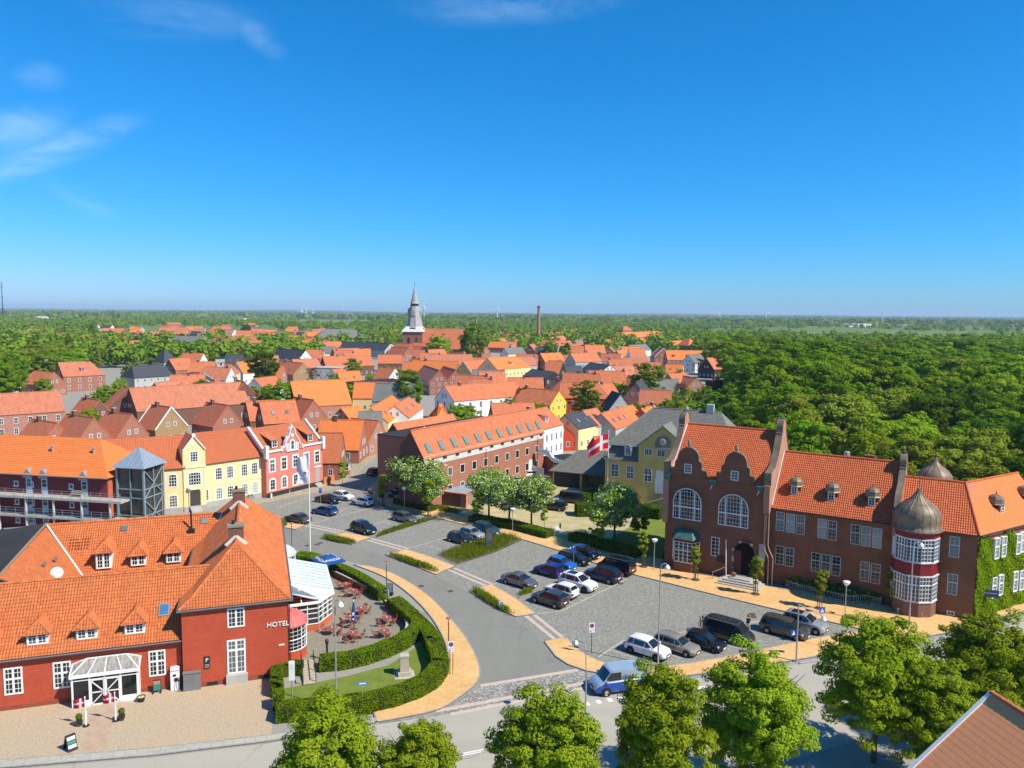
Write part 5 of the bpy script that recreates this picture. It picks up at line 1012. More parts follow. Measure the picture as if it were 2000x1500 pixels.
def person():
 a=G(1461,1234);o=thing('person','person with auburn hair in dark jacket and khaki trousers walking away','person',(a.x,a.y,.017),R(120))
 V=[(0,0,.95),(0,0,1.12),(0,0,1.32),(0,0,1.47),(.02,0,1.55),(.03,0,1.66),(0,.2,1.40),(-.02,.25,1.13),(.08,.26,.92),(0,-.2,1.40),(.02,-.26,1.13),(.14,-.24,.95),(.0,.1,.9),(.09,.11,.5),(.06,.11,.09),(0,-.1,.9),(-.05,-.11,.5),(-.17,-.11,.12),(.17,.11,.05),(-.05,-.11,.05),(.04,0,1.76)]
 E_=[(0,1),(1,2),(2,3),(3,4),(4,5),(5,20),(3,6),(6,7),(7,8),(3,9),(9,10),(10,11),(0,12),(12,13),(13,14),(14,18),(0,15),(15,16),(16,17),(17,19)]
 Rr=[.15,.14,.17,.13,.055,.1,.085,.06,.045,.085,.06,.045,.1,.07,.05,.1,.07,.05,.045,.045,.09]
 me=bpy.data.meshes.new('body');me.from_pydata(V,E_,[]);ob=obj('body',me,o);md=ob.modifiers.new('skin','SKIN');md.use_smooth_shade=True
 for i,r_ in enumerate(Rr):me.skin_vertices[0].data[i].radius=(r_,r_*(1.15 if i in(1,2,3)else 1));me.skin_vertices[0].data[i].use_root=i==0
 ob.modifiers.new('sub','SUBSURF').levels=2;ob.modifiers['sub'].render_levels=2
 t=NT('clothing');sep=t.new('SeparateXYZ');t.link(t.ob(),sep.inputs[0]);z=sep.outputs[2]
 t.col(t.mix(t.math('GREATER_THAN',z,1.5),t.mix(t.math('GREATER_THAN',z,.93),t.mix(t.math('GREATER_THAN',z,.09),(.03,.025,.02),(.42,.36,.24)),(.015,.017,.025)),(.5,.3,.22)));t.rs(.85,.2);me.materials.append(t.m)
 hm=MB().lathe([(.0,-.13),(.1,-.1),(.125,.0),(.11,.08),(.05,.125),(0,.13)],12,cap=False).build('hair',plain('auburn_hair',(.16,.05,.02),.8),o,(.02,0,1.71),smooth=True)
 for sg in(1,-1):
  hx=(.1,.27,.86)if sg>0 else(.16,-.24,.88)
  for k in range(4):MB().tube([(hx[0]-.03+.02*k,hx[1],hx[2]+.03),(hx[0]-.03+.022*k,hx[1]-sg*.01,hx[2]-.03),(hx[0]-.02+.022*k,hx[1]-sg*.025,hx[2]-.065-.006*(k%2))],[.011,.01,.008],6).build('finger',plain('skin',(.5,.3,.22),.6),o)
  MB().tube([(hx[0]+.04,hx[1],hx[2]+.04),(hx[0]+.065,hx[1]-sg*.015,hx[2]-.01)],.011,6).build('thumb',MATS['skin'],o)
person()
# ------------------------------------------------------------------ dark brick hall with shaped gables and domed bay
bf=Fr(20.2,98.3,-31.5)
hall=thing('brick_hall','dark brick hall with shaped gables, arched windows, orange roofs and copper onion domes','hall',(*bf.o,0),bf.a)
COPPER=plain('brown_copper',(.20,.15,.10),.5,.4,.15,var=.3,scale=1.2);VERD=plain('green_copper',(.05,.13,.11),.55,.4,.2,var=.3);LITB=brickm('lit_pink_brick',(.46,.2,.13),(.4,.155,.1),(.44,.3,.22),patch=.2)  # parapet brick: sunlight is put into its paler pink colour
RM=[T_BRICKH,EDGE];XB=12.8;EV=12.2;WE=9.7;XG=26.9;XE=34.8;WF=.95;WO=.7
LEADW=plain('lead_white_trim',(.6,.6,.58),.6,.3)
MB().box(0,0,0,XB,12.6,EV).build('wall',B_DARK,hall)
def shaped(c,e,s=1.0):
 r=[(-2.35,e-.3),(-2.35,e+.95),(-1.68,e+1.0),(-1.68,e+1.95),(-1.36,e+2.1),(-1.3,e+2.4)]
 for k in range(1,12):t=math.pi*(1-k/12);r.append((1.3*math.cos(t),e+2.45+1.35*math.sin(t)))
 r+=[(-x,z)for x,z in reversed(r[:6])];return[(c+x*s,z)for x,z in r]
def coping_of(out,y0,y1,name,mat,parent,th=.09,close=False):
 mb=MB();n=len(out)
 for i in range(n-1):
  (x0,z0),(x1,z1)=out[i],out[i+1];d=Vector((x1-x0,z1-z0))
  if d.length<.02:continue
  nn=Vector((-d.y,d.x)).normalized()*th
  mb.hexa([(x0,y0,z0),(x1,y0,z1),(x1,y1,z1),(x0,y1,z0),(x0+nn.x,y0,z0+nn.y),(x1+nn.x,y0,z1+nn.y),(x1+nn.x,y1,z1+nn.y),(x0+nn.x,y1,z0+nn.y)])
 return mb.build(name,mat,parent)
for px,py in((1346,865),(1438,882)):
 c=bf.onY(px,py).x;o=shaped(c,EV);gb=MB().vprism(o,-.03,.45).build('shaped_gable',B_DARK,hall);coping_of(o[1:-1],-.08,.5,'coping',COPPER,gb)
 MB().lathe([(.2,EV+3.8),(.12,EV+3.95),(.2,EV+4.1),(.24,EV+4.35),(.15,EV+4.6),(.16,EV+4.7),(0,EV+4.85)],10,(c,.2),cap=False).build('finial',plain('mossy_stone',(.22,.2,.14),.9,.2,var=.3,scale=6),gb)
 a=bf.onY(px+(-2 if px<1400 else-3),py+(50 if px<1400 else 47));window(hall,a.x,-.03,a.z-.6,.95,1.2,cols=2,rows=3,fw=.1,mw=.04)
RY,RZ=6.3,18.2
hr=tiled_roof('roof',[[(.35,-.05,EV-.1),(XB-.3,-.05,EV-.1),(XB-.3,RY,RZ),(.35,RY,RZ)],[(.35,RY,RZ),(XB-.3,RY,RZ),(XB-.3,12.7,EV-.1),(.35,12.7,EV-.1)]],RM,hall)
ridge_tiles('ridge',(.3,RY,RZ+.03),(XB-.2,RY,RZ+.03),hr,T_BRICKH)
def parapet(x0,x1,e,ry,rz,base,mat,front=-.35,top=1.0,lobe=0):
 L_s=[(front,base),(front,e+.35),(front+.35,e+.45),(front+.35,e+1.9),(front+.8,e+2.05)]
 y0,z0=L_s[-1];y1,z1=ry-top*1.15,rz-.2
 for k in range(1,8):t=k/8;L_s.append((y0+(y1-y0)*t,z0+(z1-z0)*(t-.28*math.sin(math.pi*t)*(1-lobe)+.12*lobe*math.sin(2*math.pi*t))))
 L_s+=[(y1,z1),(y1-.12,z1+.05),(y1+.1,z1+.12)]
 L_s+=[(ry-top*math.cos(t),rz+.55+top*math.sin(t))for t in np.linspace(.1,math.pi/2,7)]
 out=L_s+[(2*ry-y,z)for y,z in reversed(L_s[:-1])];b=len(out)
 mb=MB();v0=[(x0,y,z)for y,z in out];v1=[(x1,y,z)for y,z in out];mb.poly(v0[::-1]);mb.poly(v1)
 for i in range(b):j=(i+1)%b;mb.poly([v0[i],v0[j],v1[j],v1[i]])
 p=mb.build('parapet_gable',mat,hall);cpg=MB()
 for i in range(1,b-1):
  (a0,a1),(c0,c1)=out[i],out[(i+1)%b];d=Vector((c0-a0,c1-a1))
  if d.length<.02:continue
  nn=Vector((-d.y,d.x)).normalized()*.08
  cpg.hexa([(x0-.06,a0,a1),(x1+.06,a0,a1),(x1+.06,c0,c1),(x0-.06,c0,c1),(x0-.06,a0+nn.x,a1+nn.y),(x1+.06,a0+nn.x,a1+nn.y),(x1+.06,c0+nn.x,c1+nn.y),(x0-.06,c0+nn.x,c1+nn.y)])
 cpg.build('coping',COPPER,p)
 MB().lathe([(.1,rz+.55+top),(.2,rz+.75+top),(.16,rz+.95+top),(0,rz+1.05+top)],10,((x0+x1)/2,ry),cap=False).build('finial',VERD,p)
parapet(-.3,.4,EV-.3,RY,RZ,6,LITB);parapet(XB-.35,XB+.35,EV-.3,RY,RZ,9.0,LITB)
parapet(XG-.3,XG+.3,WE-.4,6.4,15.3,8.5,LITB,top=.85,lobe=1)
MB().bar((.5,-.1,EV+.1),(.5,RY,RZ+.1),.12,.1).build('verge',MORTAR,hall);MB().bar((XB+.45,.7,WE+.1),(XB+.45,6.5,15.75),.12,.1).build('verge',MORTAR,hall)
MB().box(XB,WF,0,XE,13,WE).build('wing_wall',B_DARK,hall)
WY,WZ=6.6,15.65
wr2=tiled_roof('wing_roof',[[(XB+.36,-.1+WO,WE-.15),(XG-.3,-.1+WO,WE-.15),(XG-.3,WY,WZ),(XB+.36,WY,WZ)],[(XB+.36,WY,WZ),(XG-.3,WY,WZ),(XG-.3,13.2,WE-.15),(XB+.36,13.2,WE-.15)]],RM,hall)
ridge_tiles('ridge',(XB+.3,WY,WZ+.03),(XG-.2,WY,WZ+.03),wr2,T_BRICKH)
EY,EZ=5.8,14.2
RC=bf.W(33.3,EY,EZ);EC=bf.W(XE+.15,-.1+WO,WE-.15)
vf=Fr(*bf.W(XE,WF)[:2],31.0);rc=vf.inv(RC);ec=vf.inv(EC)
er=tiled_roof('end_roof',[[(XG+.3,-.1+WO,WE-.15),(XE+.15,-.1+WO,WE-.15),(33.3,EY,EZ),(XG+.3,EY,EZ)]],RM,hall)
ridge_tiles('ridge',(XG+.3,EY,EZ+.03),(33.2,EY,EZ+.03),er,T_BRICKH)
MB().slab([(XG+.3,EY,EZ),(33.3,EY,EZ),(36,12,9.5),(XG+.3,12,9.5)],.15).build('rear_roof',T_BRICKH,hall)
iv=obj('ivy_wing',None,hall);iv.matrix_local=hall.matrix_basis.inverted()@(Matrix.Translation((*vf.o,0))@Matrix.Rotation(vf.a,4,'Z'))
hall_inv=None
IVL=15
MB().prism([(0,0),(IVL,0),(IVL,11),(4,11)],0,WE).build('wall',B_DARK,iv)
ir=tiled_roof('roof',[[tuple(ec),(IVL,-.35,WE-.15),(IVL,rc.y,EZ),tuple(rc)]],[tile('orange_flat_tile',(.74,.2,.05),(.66,.165,.04),bump=False,dirt=.1),EDGE],iv,amp=.012,lift=.03);ridge_tiles('ridge',(rc.x,rc.y,EZ+.03),(IVL,rc.y,EZ+.03),ir,T_BRICKH)
ridge_tiles('hip_ridge',Vector(rc)+Vector((0,0,.03)),Vector(ec)+Vector((0,0,.06)),ir,T_BRICKH)
MB().slab([(rc.x,rc.y,EZ),(IVL,rc.y,EZ),(IVL,11.5,WE),(rc.x,11.5,WE)],.15).build('rear_roof',T_BRICKH,iv)
MB().tube([(XB+.4,-.2+WO,WE-.2),(XG-.3,-.2+WO,WE-.2)],.08,6).build('gutter',DARK,hall);MB().tube([(XG+.3,-.2+WO,WE-.2),(XE+.1,-.2+WO,WE-.2)],.08,6).build('gutter',DARK,hall)
MB().tube([(-.1,-.42,WE-.2),(IVL,-.42,WE-.2)],.08,6).build('gutter',DARK,iv)
for x in(.15,6.2,12.0):
 hb=MB().box(x-.32,-.55,EV-.55,x+.32,.0,EV-.1).box(x-.4,-.62,EV-.1,x+.4,.05,EV+.02).build('rainwater_head',VERD,hall);MB().bar((x-.05,-.4,EV-.5),(x-.4,-.1,EV-1.2),.09).build('bracket',MORTAR,hb)
dp=MB();xq=XB-.12
dp.tube([(xq,-.14,11.2),(xq,-.14,5.0),(xq+.1,-.2,4.4),(xq+.55,-.28,3.6),(xq+.6,-.14,3.0),(xq+.6,-.12,.1)],.075,8);dp.tube([(xq+.45,-.1,9.4),(xq+.45,-.1,5.0),(xq+.65,-.16,4.4),(xq+1.1,-.22,3.6),(xq+1.1,-.1,3.0),(xq+1.1,-.1,.1)],.075,8)
dp.build('down_pipe',plain('pale_copper_pipe',(.42,.29,.2),.5,.4,.2),hall);MB().box(xq-.6,-.06,2.9,xq+.15,0,5.0).build('stone_shield',CONC,hall)
for x0,y0,x1,y1 in((1315,952,1370,1016),(1402,967,1463,1034)):
 a,b=bf.onY(x0,y0),bf.onY(x1,y1);c=(a.x+b.x)/2;window(hall,c,0,6.65,3.75,4.1,cols=10,rows=8,fw=.1,mw=.03,arch=1.85,name='arched_window')
 w_=MB()
 for s in(-1,1):w_.box(c+s*.95-.06,-.07,6.7,c+s*.95+.06,-.015,10.2)
 w_.box(c-1.8,-.072,8.22,c+1.8,-.016,8.34);w_.build('window_mullion',WHITE,hall)
 arc=arch_pts(4.3,4.4,2.1,14)[1:-1];mb=MB()
 for(p0,p1)in zip(arc[:-1],arc[1:]):mb.bar((c+p0[0],-.02,6.65+p0[1]),(c+p1[0],-.02,6.65+p1[1]),.22,.06,up=(0,1,0))
 mb.build('brick_arch',B_BROWN,hall)
a=bf.onY(1397,1067);window(hall,a.x,0,2.5,1.05,2.45,cols=2,rows=5,fw=.08)
dx=bf.onY(1453,1100).x;op=arch_pts(2.5,4.1,1.25,12);en=obj('entrance',None,hall,(dx,0,.75))
MB().vprism(op,-.02,.02).build('door_recess',plain('doorway_dark',(.012,.008,.008),.9,.1),en);MB().box(-1.2,-.06,0,-.35,-.022,3.0).build('door',plain('dark_red_door',(.08,.02,.018),.5,.4),en)
for k,(a_,b_)in enumerate(zip(op[:-1],op[1:])):
 if k in(0,len(op)-2):
  for q in range(4):xx=a_[0];z_=.1+q*.72;MB().box(xx-.25 if xx<0 else xx,-.14,z_,xx if xx<0 else xx+.25,0,z_+.68).build('jamb_stone',B_BROWN if q%2 else P_STONE,en)
 else:m_=Vector(((a_[0]+b_[0])/2,(a_[1]+b_[1])/2));cdir=Vector((m_.x,m_.y-2.85)).normalized();MB().bar((a_[0]+cdir.x*.15,-.08,a_[1]+cdir.y*.15),(b_[0]+cdir.x*.15,-.08,b_[1]+cdir.y*.15),.3,.16,up=(0,1,0)).build('arch_stone',P_STONE if k%4==1 else B_BROWN,en)
MB().box(-1.25,-1.9,-.75,1.25,-.02,-.01).build('landing',P_STONE,en)
for k in range(4):MB().box(-1.9-.38*k,-2.3-.38*k,-.75,1.9+.38*k,-.05,-.16-.18*k).build('step',plain('granite_step',(.42,.39,.34),.85,.2,var=.12,scale=3),en)
for s in(-1,1):MB().box(1.3*s-.28,-.5,-.75,1.3*s+.28,0,.6).build('pier',B_DARK,en)
MB().bar((-3.3,-1.9,.3),(-1.8,-1.2,1.1),.06).bar((-3.3,-1.9,-.7),(-3.3,-1.9,.35),.06).build('handrail',STEEL,en)
MB().tube([(-2.0,-.6,-.7),(-2.15,-.6,4.3)],.06,8).build('flag_staff',WHITE,en);MB().lathe([(.2,-.0),(.28,.45),(.25,.45)],10).build('flower_pot',plain('terracotta',(.25,.1,.06),.9),en,(-.85,-1.2,-.01))
MB().box(-3.4,-.06,1.1,-2.3,0,2.0).build('notice_plate',DARK,en)
bx=bf.onY(1340,1075).x;by=obj('bay_window',None,hall,(bx,0,0));pl=[(-1.75,0),(-1.15,-1.15),(1.15,-1.15),(1.75,0)]
MB().prism(pl,0,1.35).build('bay_base',B_DARK,by);MB().prism([(x*.97,y*.97)for x,y in pl],1.35,4.0).build('glazing',GLASS,by);f=MB()
for i in range(3):
 A,B=Vector(pl[i]),Vector(pl[i+1]);n=4 if i==1 else 2
 for k in range(n+1):q=A.lerp(B,k/n);f.bar((q.x,q.y,1.3),(q.x,q.y,4.0),.13 if k in(0,n)or(n==4 and k==2)else.05,.1)
 for z in(1.35,1.85,2.35,2.85,3.1,3.55,3.98):f.bar((A.x,A.y,z),(B.x,B.y,z),.05,.12 if z in(1.35,2.85,3.98)else.045)
f.bar((-1.7,-.02,1.4),(1.7,-.02,1.4),.03);f.build('frame',WHITE,by);MB().prism([(x*1.03,y*1.05)for x,y in pl],4.0,4.35).build('red_fascia',plain('dark_red_trim',(.16,.012,.018),.5,.4),by)
rf=MB();lo=[(x*1.15,y*1.2,4.35)for x,y in pl];hi=[(-1.3,0,5.35),(-.85,-.45,5.35),(.85,-.45,5.35),(1.3,0,5.35)]
for i in range(3):rf.poly([lo[i],lo[i+1],hi[i+1],hi[i]])
rf.poly(hi[::-1]);rf.poly(lo);r_=rf.build('bay_roof',VERD,by);
for k in range(7):t=(k+.5)/7;MB().bar(Vector(lo[1]).lerp(Vector(lo[2]),t),Vector(hi[1]).lerp(Vector(hi[2]),t),.04,.05).build('seam',VERD,r_)
FRAMEG=plain('grey_white_frame',(.5,.52,.48),.5,.4,var=.05)
BLIND=glassm('blind_glass',(.16,.2,.21),(.36,.4,.4))
def ww(px0,px1,py0,py1,fr,gl=None,root=None,yl=None):
 yl=WF if yl is None else yl
 a,b=fr.onY(px0,py0,yl),fr.onY(px1,py1,yl);window(root or hall,(a.x+b.x)/2,yl,min(a.z,b.z)+.0,1.0,2.35,cols=2,rows=5,fw=.07,mw=.024,trans=.58,glass=gl,frame=FRAMEG)
for i,x in enumerate((1516,1536,1555.5,1597.5,1617.5,1662.5,1683.5,1705)):ww(x,x+16,999+(x-1516)*.17,1038+(x-1516)*.18,bf,BLIND if i in(0,1,3,6,7)else None)
for x in(1515,1534,1585,1605,1625,1681,1702):ww(x,x+16,1066+(x-1515)*.19,1104+(x-1515)*.20,bf)
ww(1855,1873,1048,1090,bf,BLIND);ww(1851,1869,1121,1163,bf)
for px,py in((1762,1188),(1796,1190),(1857,1190)):a=bf.onY(px,py);window(hall,a.x,WF if px>1850 else-1.35,.15,.75,.5,cols=2,rows=1)
bc=(bf.onY(1786,1100).x,.5);N_=5;angs=[R(180+36*k)for k in range(N_+1)];BR_=2.3
tw_=obj('domed_bay',None,hall,(bc[0],bc[1],0));ring=lambda r:[(r*math.cos(t),r*math.sin(t))for t in angs]
MB().prism(ring(BR_),0,1.75).build('bay_base',brickm('brown_base_brick',(.22,.1,.075),(.17,.07,.055),(.2,.15,.12)),tw_)
MB().prism(ring(BR_-.06),1.75,9.3).build('glazing',GLASS,tw_)
RT=plain('red_panel',(.22,.012,.02),.5,.4)
MB().prism(ring(BR_+.02),4.75,6.15).build('red_panel',RT,tw_);MB().prism(ring(BR_+.03),8.75,9.6).build('red_fascia',RT,tw_)
for z,r_ in((4.62,.16),(6.15,.14),(1.72,.1),(8.72,.08)):MB().prism(ring(BR_+r_),z,z+.12).build('string_course',LEADW,tw_)
f1_,f2_=MB(),MB()
for i in range(N_):
 A,B=Vector(ring(BR_)[i]),Vector(ring(BR_)[i+1])
 for z0,z1,f in((1.84,4.62,f1_),(6.27,8.72,f2_)):
  for k in range(5):q=A.lerp(B,k/4);f.bar((q.x,q.y,z0),(q.x,q.y,z1),.16 if k in(0,4)else(.1 if k==2 else.03),.1)
  for k in range(7):z=z0+(z1-z0)*k/6;f.bar((A.x,A.y,z),(B.x,B.y,z),.06,.12 if k in(0,4,6)else.03)
f1_.build('lower_frame',WHITE,tw_);f2_.build('upper_frame',WHITE,tw_)
for i in range(N_):
 A,B=Vector(ring(BR_+.02)[i]),Vector(ring(BR_+.02)[i+1]);f=MB()
 for k in range(5):
  q0,q1=A.lerp(B,.14+.15*k),A.lerp(B,.24+.15*k)
  for j in range(5):z=4.95+.22*j;f.bar((q0.x,q0.y,z+.06),(q1.x,q1.y,z+.06),.05,.13)
 f.build('panel_studs',RT,tw_)['kind']='stuff'
def onion(parent,r,z,n=16,seg=16,spire=1.2,name='onion_dome',a0=0.0):
 pr=[(r*1.12,z),(r*1.13,z+.08),(r*1.0,z+r*.16),(r*.985,z+r*.4),(r*1.02,z+r*.7),(r*.98,z+r*.98),(r*.82,z+r*1.28),(r*.58,z+r*1.52),(r*.34,z+r*1.76),(r*.16,z+r*2.05),(r*.05,z+r*2.35),(.02,z+r*2.4)]
 pr=[(q,z+(zz-z)*.8)for q,zz in pr]
 d=MB().lathe(pr,n,a0=a0,a1=a0+2*math.pi).build(name,COPPER,parent,smooth=True)
 s=MB()
 for k in range(n):t=a0+2*math.pi*k/n;s.tube([(q*math.cos(t),q*math.sin(t),zz+.01)for q,zz in pr[1:-1]],.022*r/2,4)
 s.build('seam',COPPER,d)
 MB().tube([(0,0,z+r*1.84),(0,0,z+r*1.92+spire)],.03,6).lathe([(.02,z+r*1.92+spire*.5),(.1,z+r*1.92+spire*.58),(.02,z+r*1.92+spire*.68)],8).lathe([(.02,z+r*1.92+spire*.95),(.09,z+r*1.92+spire),(.0,z+r*1.92+spire*1.06)],8,cap=False).build('spire',DARK,d)
 return d
od=onion(tw_,2.35,9.55,20)
q=bf.onY(1826,925,10.5);o2=obj('stair_turret',None,hall,(q.x,10.5,0));MB().lathe([(1.9,0),(1.9,12.4)],16).build('turret_wall',B_DARK,o2);onion(o2,1.9,12.4)
def cdormer(fr,root,px,py,slope,y0,z0,rot=0):
 for it in range(12):
  p=fr.onY(px,py,y0);y0+=(p.z-(z0+slope*(y0+.1)))*.5
 d=obj('copper_dormer',None,root,(p.x,y0,p.z));MB().box(-.42,0,0,.42,1.1,1.05).build('dormer_body',COPPER,d);window(d,0,0,.02,.72,1.0,cols=2,rows=3,fw=.09,mw=.035,name='dormer_window')
 MB().hexa([(-.95,.75,.15),(.95,.75,.15),(.95,1.0,.4),(-.95,1.0,.4),(-.45,.02,.98),(.45,.02,.98),(.45,1.0,.98),(-.45,1.0,.98)]).build('cheek',plain('dark_cheek',(.07,.04,.04),.7),d)
 pr=[(.98,1.0),(.86,1.12),(.82,1.35),(.8,1.6),(.66,1.85),(.4,2.0),(.1,2.08),(.03,2.5),(0,2.52)];MB().lathe(pr,8,(0,.72),a0=R(22.5),a1=R(382.5),cap=False).build('dormer_dome',COPPER,d)
 MB().bar((-1.15,.95,.35),(-1.0,.2,.12),.08).bar((1.0,.2,.12),(1.15,.95,.35),.08).build('flashing',MORTAR,d)
for px,py in((1551,966),(1623,978),(1702,988)):cdormer(bf,hall,px,py,(WZ-WE+.15)/(WY+.1-WO),2,WE-.15-WO*.99)
for px,py in((1957,1003),(2012,985)):cdormer(vf,iv,px,py,(EZ-WE+.15)/(rc.y+.35),2,WE)
MB().lathe([(.35,WZ-.3),(.35,WZ+.5),(.2,WZ+.6)],10,(20.5,WY+.8)).build('roof_vent',STEEL,hall);MB().box(22.2,9.5,12,23.4,10.5,15.6).build('chimney',B_BROWN,hall)
IW=[]
for px0,py0,px1,py1 in((1939,1048,1947,1089),(1952,1050,1961,1085),(1981,1040,1989,1080),(1991,1038,1998,1076),(1932,1123,1943,1164),(1945,1120,1956,1159),(1974,1114,1984,1152),(1986,1109,1997,1149)):
 a,b=vf.onY(px0,py0),vf.onY(px1,py1);IW.append(((a.x+b.x)/2,min(a.z,b.z)));window(iv,IW[-1][0],-.0,IW[-1][1],.95,2.35,cols=2,rows=5,fw=.08,mw=.025,trans=.58,proud=.3)
IVY=leafm('ivy_leaf',(.119,.200,.007),(.216,.300,.012),(.324,.413,.017))
n=26000;X_,Z_=rng.random(n)*IVL,rng.random(n)**.9*9.5;keep=np.ones(n,bool)
for wx,wz in IW:keep&=~((abs(X_-wx)<.62)&(Z_>wz-.1)&(Z_<wz+2.45))
lim=8.6+.7*np.sin(X_*1.3)+.3*np.sin(X_*3.7);keep&=Z_<lim;X_,Z_=X_[keep],Z_[keep];n=len(X_)
ivp=np.stack([X_,-.05-.3*rng.random(n)*(.6+.4*np.sin(X_*2+Z_*1.6)),Z_],1);W4=Matrix.Translation((*vf.o,0))@Matrix.Rotation(vf.a,4,'Z')
ivt=thing('ivy','green ivy climbing over the sunlit side wing of the brick hall','climbing plant',(*vf.o,0),vf.a)
leaves('foliage',ivp,np.tile(np.array([0,-1.0,.45]),(n,1)),.15,IVY,ivt,jitter=.5)
st_=MB()
for k in range(9):x=.5+k*1.6;st_.tube([(x,-.05,0),(x+.2*math.sin(k),-.06,4),(x+.4*math.cos(k),-.05,8)],.04,5)
st_.build('stems',plain('ivy_stem',(.1,.07,.04),.9),ivt)['kind']='stuff'
RAIL=plain('grey_railing',(.42,.4,.36),.6,.3)
def railing(label,pts,h=.85):
 q=zpx(pts,0,6);c=q[0];o=thing('railing',label,'railing',(*c,.1));L=0;bars=[]
 Q=[Vector((x-c[0],y-c[1],0))for x,y in q]
 for z in(h,.12):MB().tube([v+Vector((0,0,z))for v in Q],.035,5).build('rail',RAIL,o)
 me=MB().box(-.022,-.022,0,.022,.022,h).mesh('baluster',RAIL)
 for a,b in zip(Q[:-1],Q[1:]):
  n_=max(1,round((b-a).length/.26))
  for k in range(n_):obj('baluster',me,o,a.lerp(b,k/n_))
railing('low grey railing curving round the rose shrubs of the brick hall',[(1499,1127),(1524,1132),(1540,1150),(1600,1166),(1660,1179),(1688,1178),(1716,1184),(1724,1172)])
railing('low grey railing round the clipped hedge under the bay window',[(1297,1078),(1304,1095),(1322,1105),(1350,1110),(1384,1107)])
SHR=leafm('shrub_leaf',(.065,.138,.005),(.130,.225,.010))
def bush(name,label,cat,x,y,r,h,n,mat,size,group=None,flowers=None,z=0):
 o=thing(name,label,cat,(x,y,z),0,group);d=rng.normal(size=(n,3));d/=np.linalg.norm(d,axis=1)[:,None];d[:,2]=abs(d[:,2])*1.0
 lump=1+.18*np.sin(d[:,0]*5+x)+.15*np.sin(d[:,1]*6+y);pos=d*np.array([r,r,h])*(rng.uniform(.5,1.0,n)**.35*lump)[:,None];pos[:,2]=np.maximum(pos[:,2]*.95,.05)
 leaves('foliage',pos,d,size,mat,o);MB().tube([(0,0,0),(.05,0,h*.5)],.06,5).build('stem',MATS['ivy_stem'],o)
 if flowers:k=int(n*.04);leaves('blossom',pos[:k]*1.04,d[:k],size*1.1,flowers,o)
 return o
PINKF=plain('pink_flower',(.6,.38,.45),.8);WHITEF=plain('white_flower',(.72,.72,.62),.8)
for i,(px,py)in enumerate([(1542,1147),(1565,1153),(1588,1159),(1612,1165),(1636,1170),(1660,1174),(1683,1176),(1704,1179)]):
 a=G(px,py-4);bush('rose_shrub',['low shrub with pink blossom behind the hall railing','low shrub with scattered white blossom behind the hall railing'][i%2],'shrub',a.x,a.y,1.05,1.35,1500,SHR,.1,'shrubs before the brick hall',[PINKF,WHITEF][i%2],.1)
hedge('hedge','curved green hedge under the hall bay window',zpx([(1303,1078),(1315,1088),(1340,1095),(1372,1096)],.9),1.3,1.05,HEDGE_L,.08,200)
a=G(1386,1112);o=thing('litter_bin','brown cylindrical litter bin at the end of the hedge railing','litter bin',(a.x,a.y,.1));MB().lathe([(.3,0),(.3,.85)],12).build('body',plain('brown_bin',(.2,.1,.06),.7),o);MB().lathe([(.33,.85),(.33,.95),(.2,1.02)],12).build('lid',DARK,o)
a=G(1513,1132);o=thing('litter_bin','round steel litter bin inside the hall railing','litter bin',(a.x,a.y,.1));MB().lathe([(.25,0),(.25,.8),(.27,.85),(.2,1.1),(0,1.18)],12,cap=False).build('body',STEEL,o);MB().lathe([(.26,.7),(.26,.78)],12,cap=False).build('band',DARK,o)
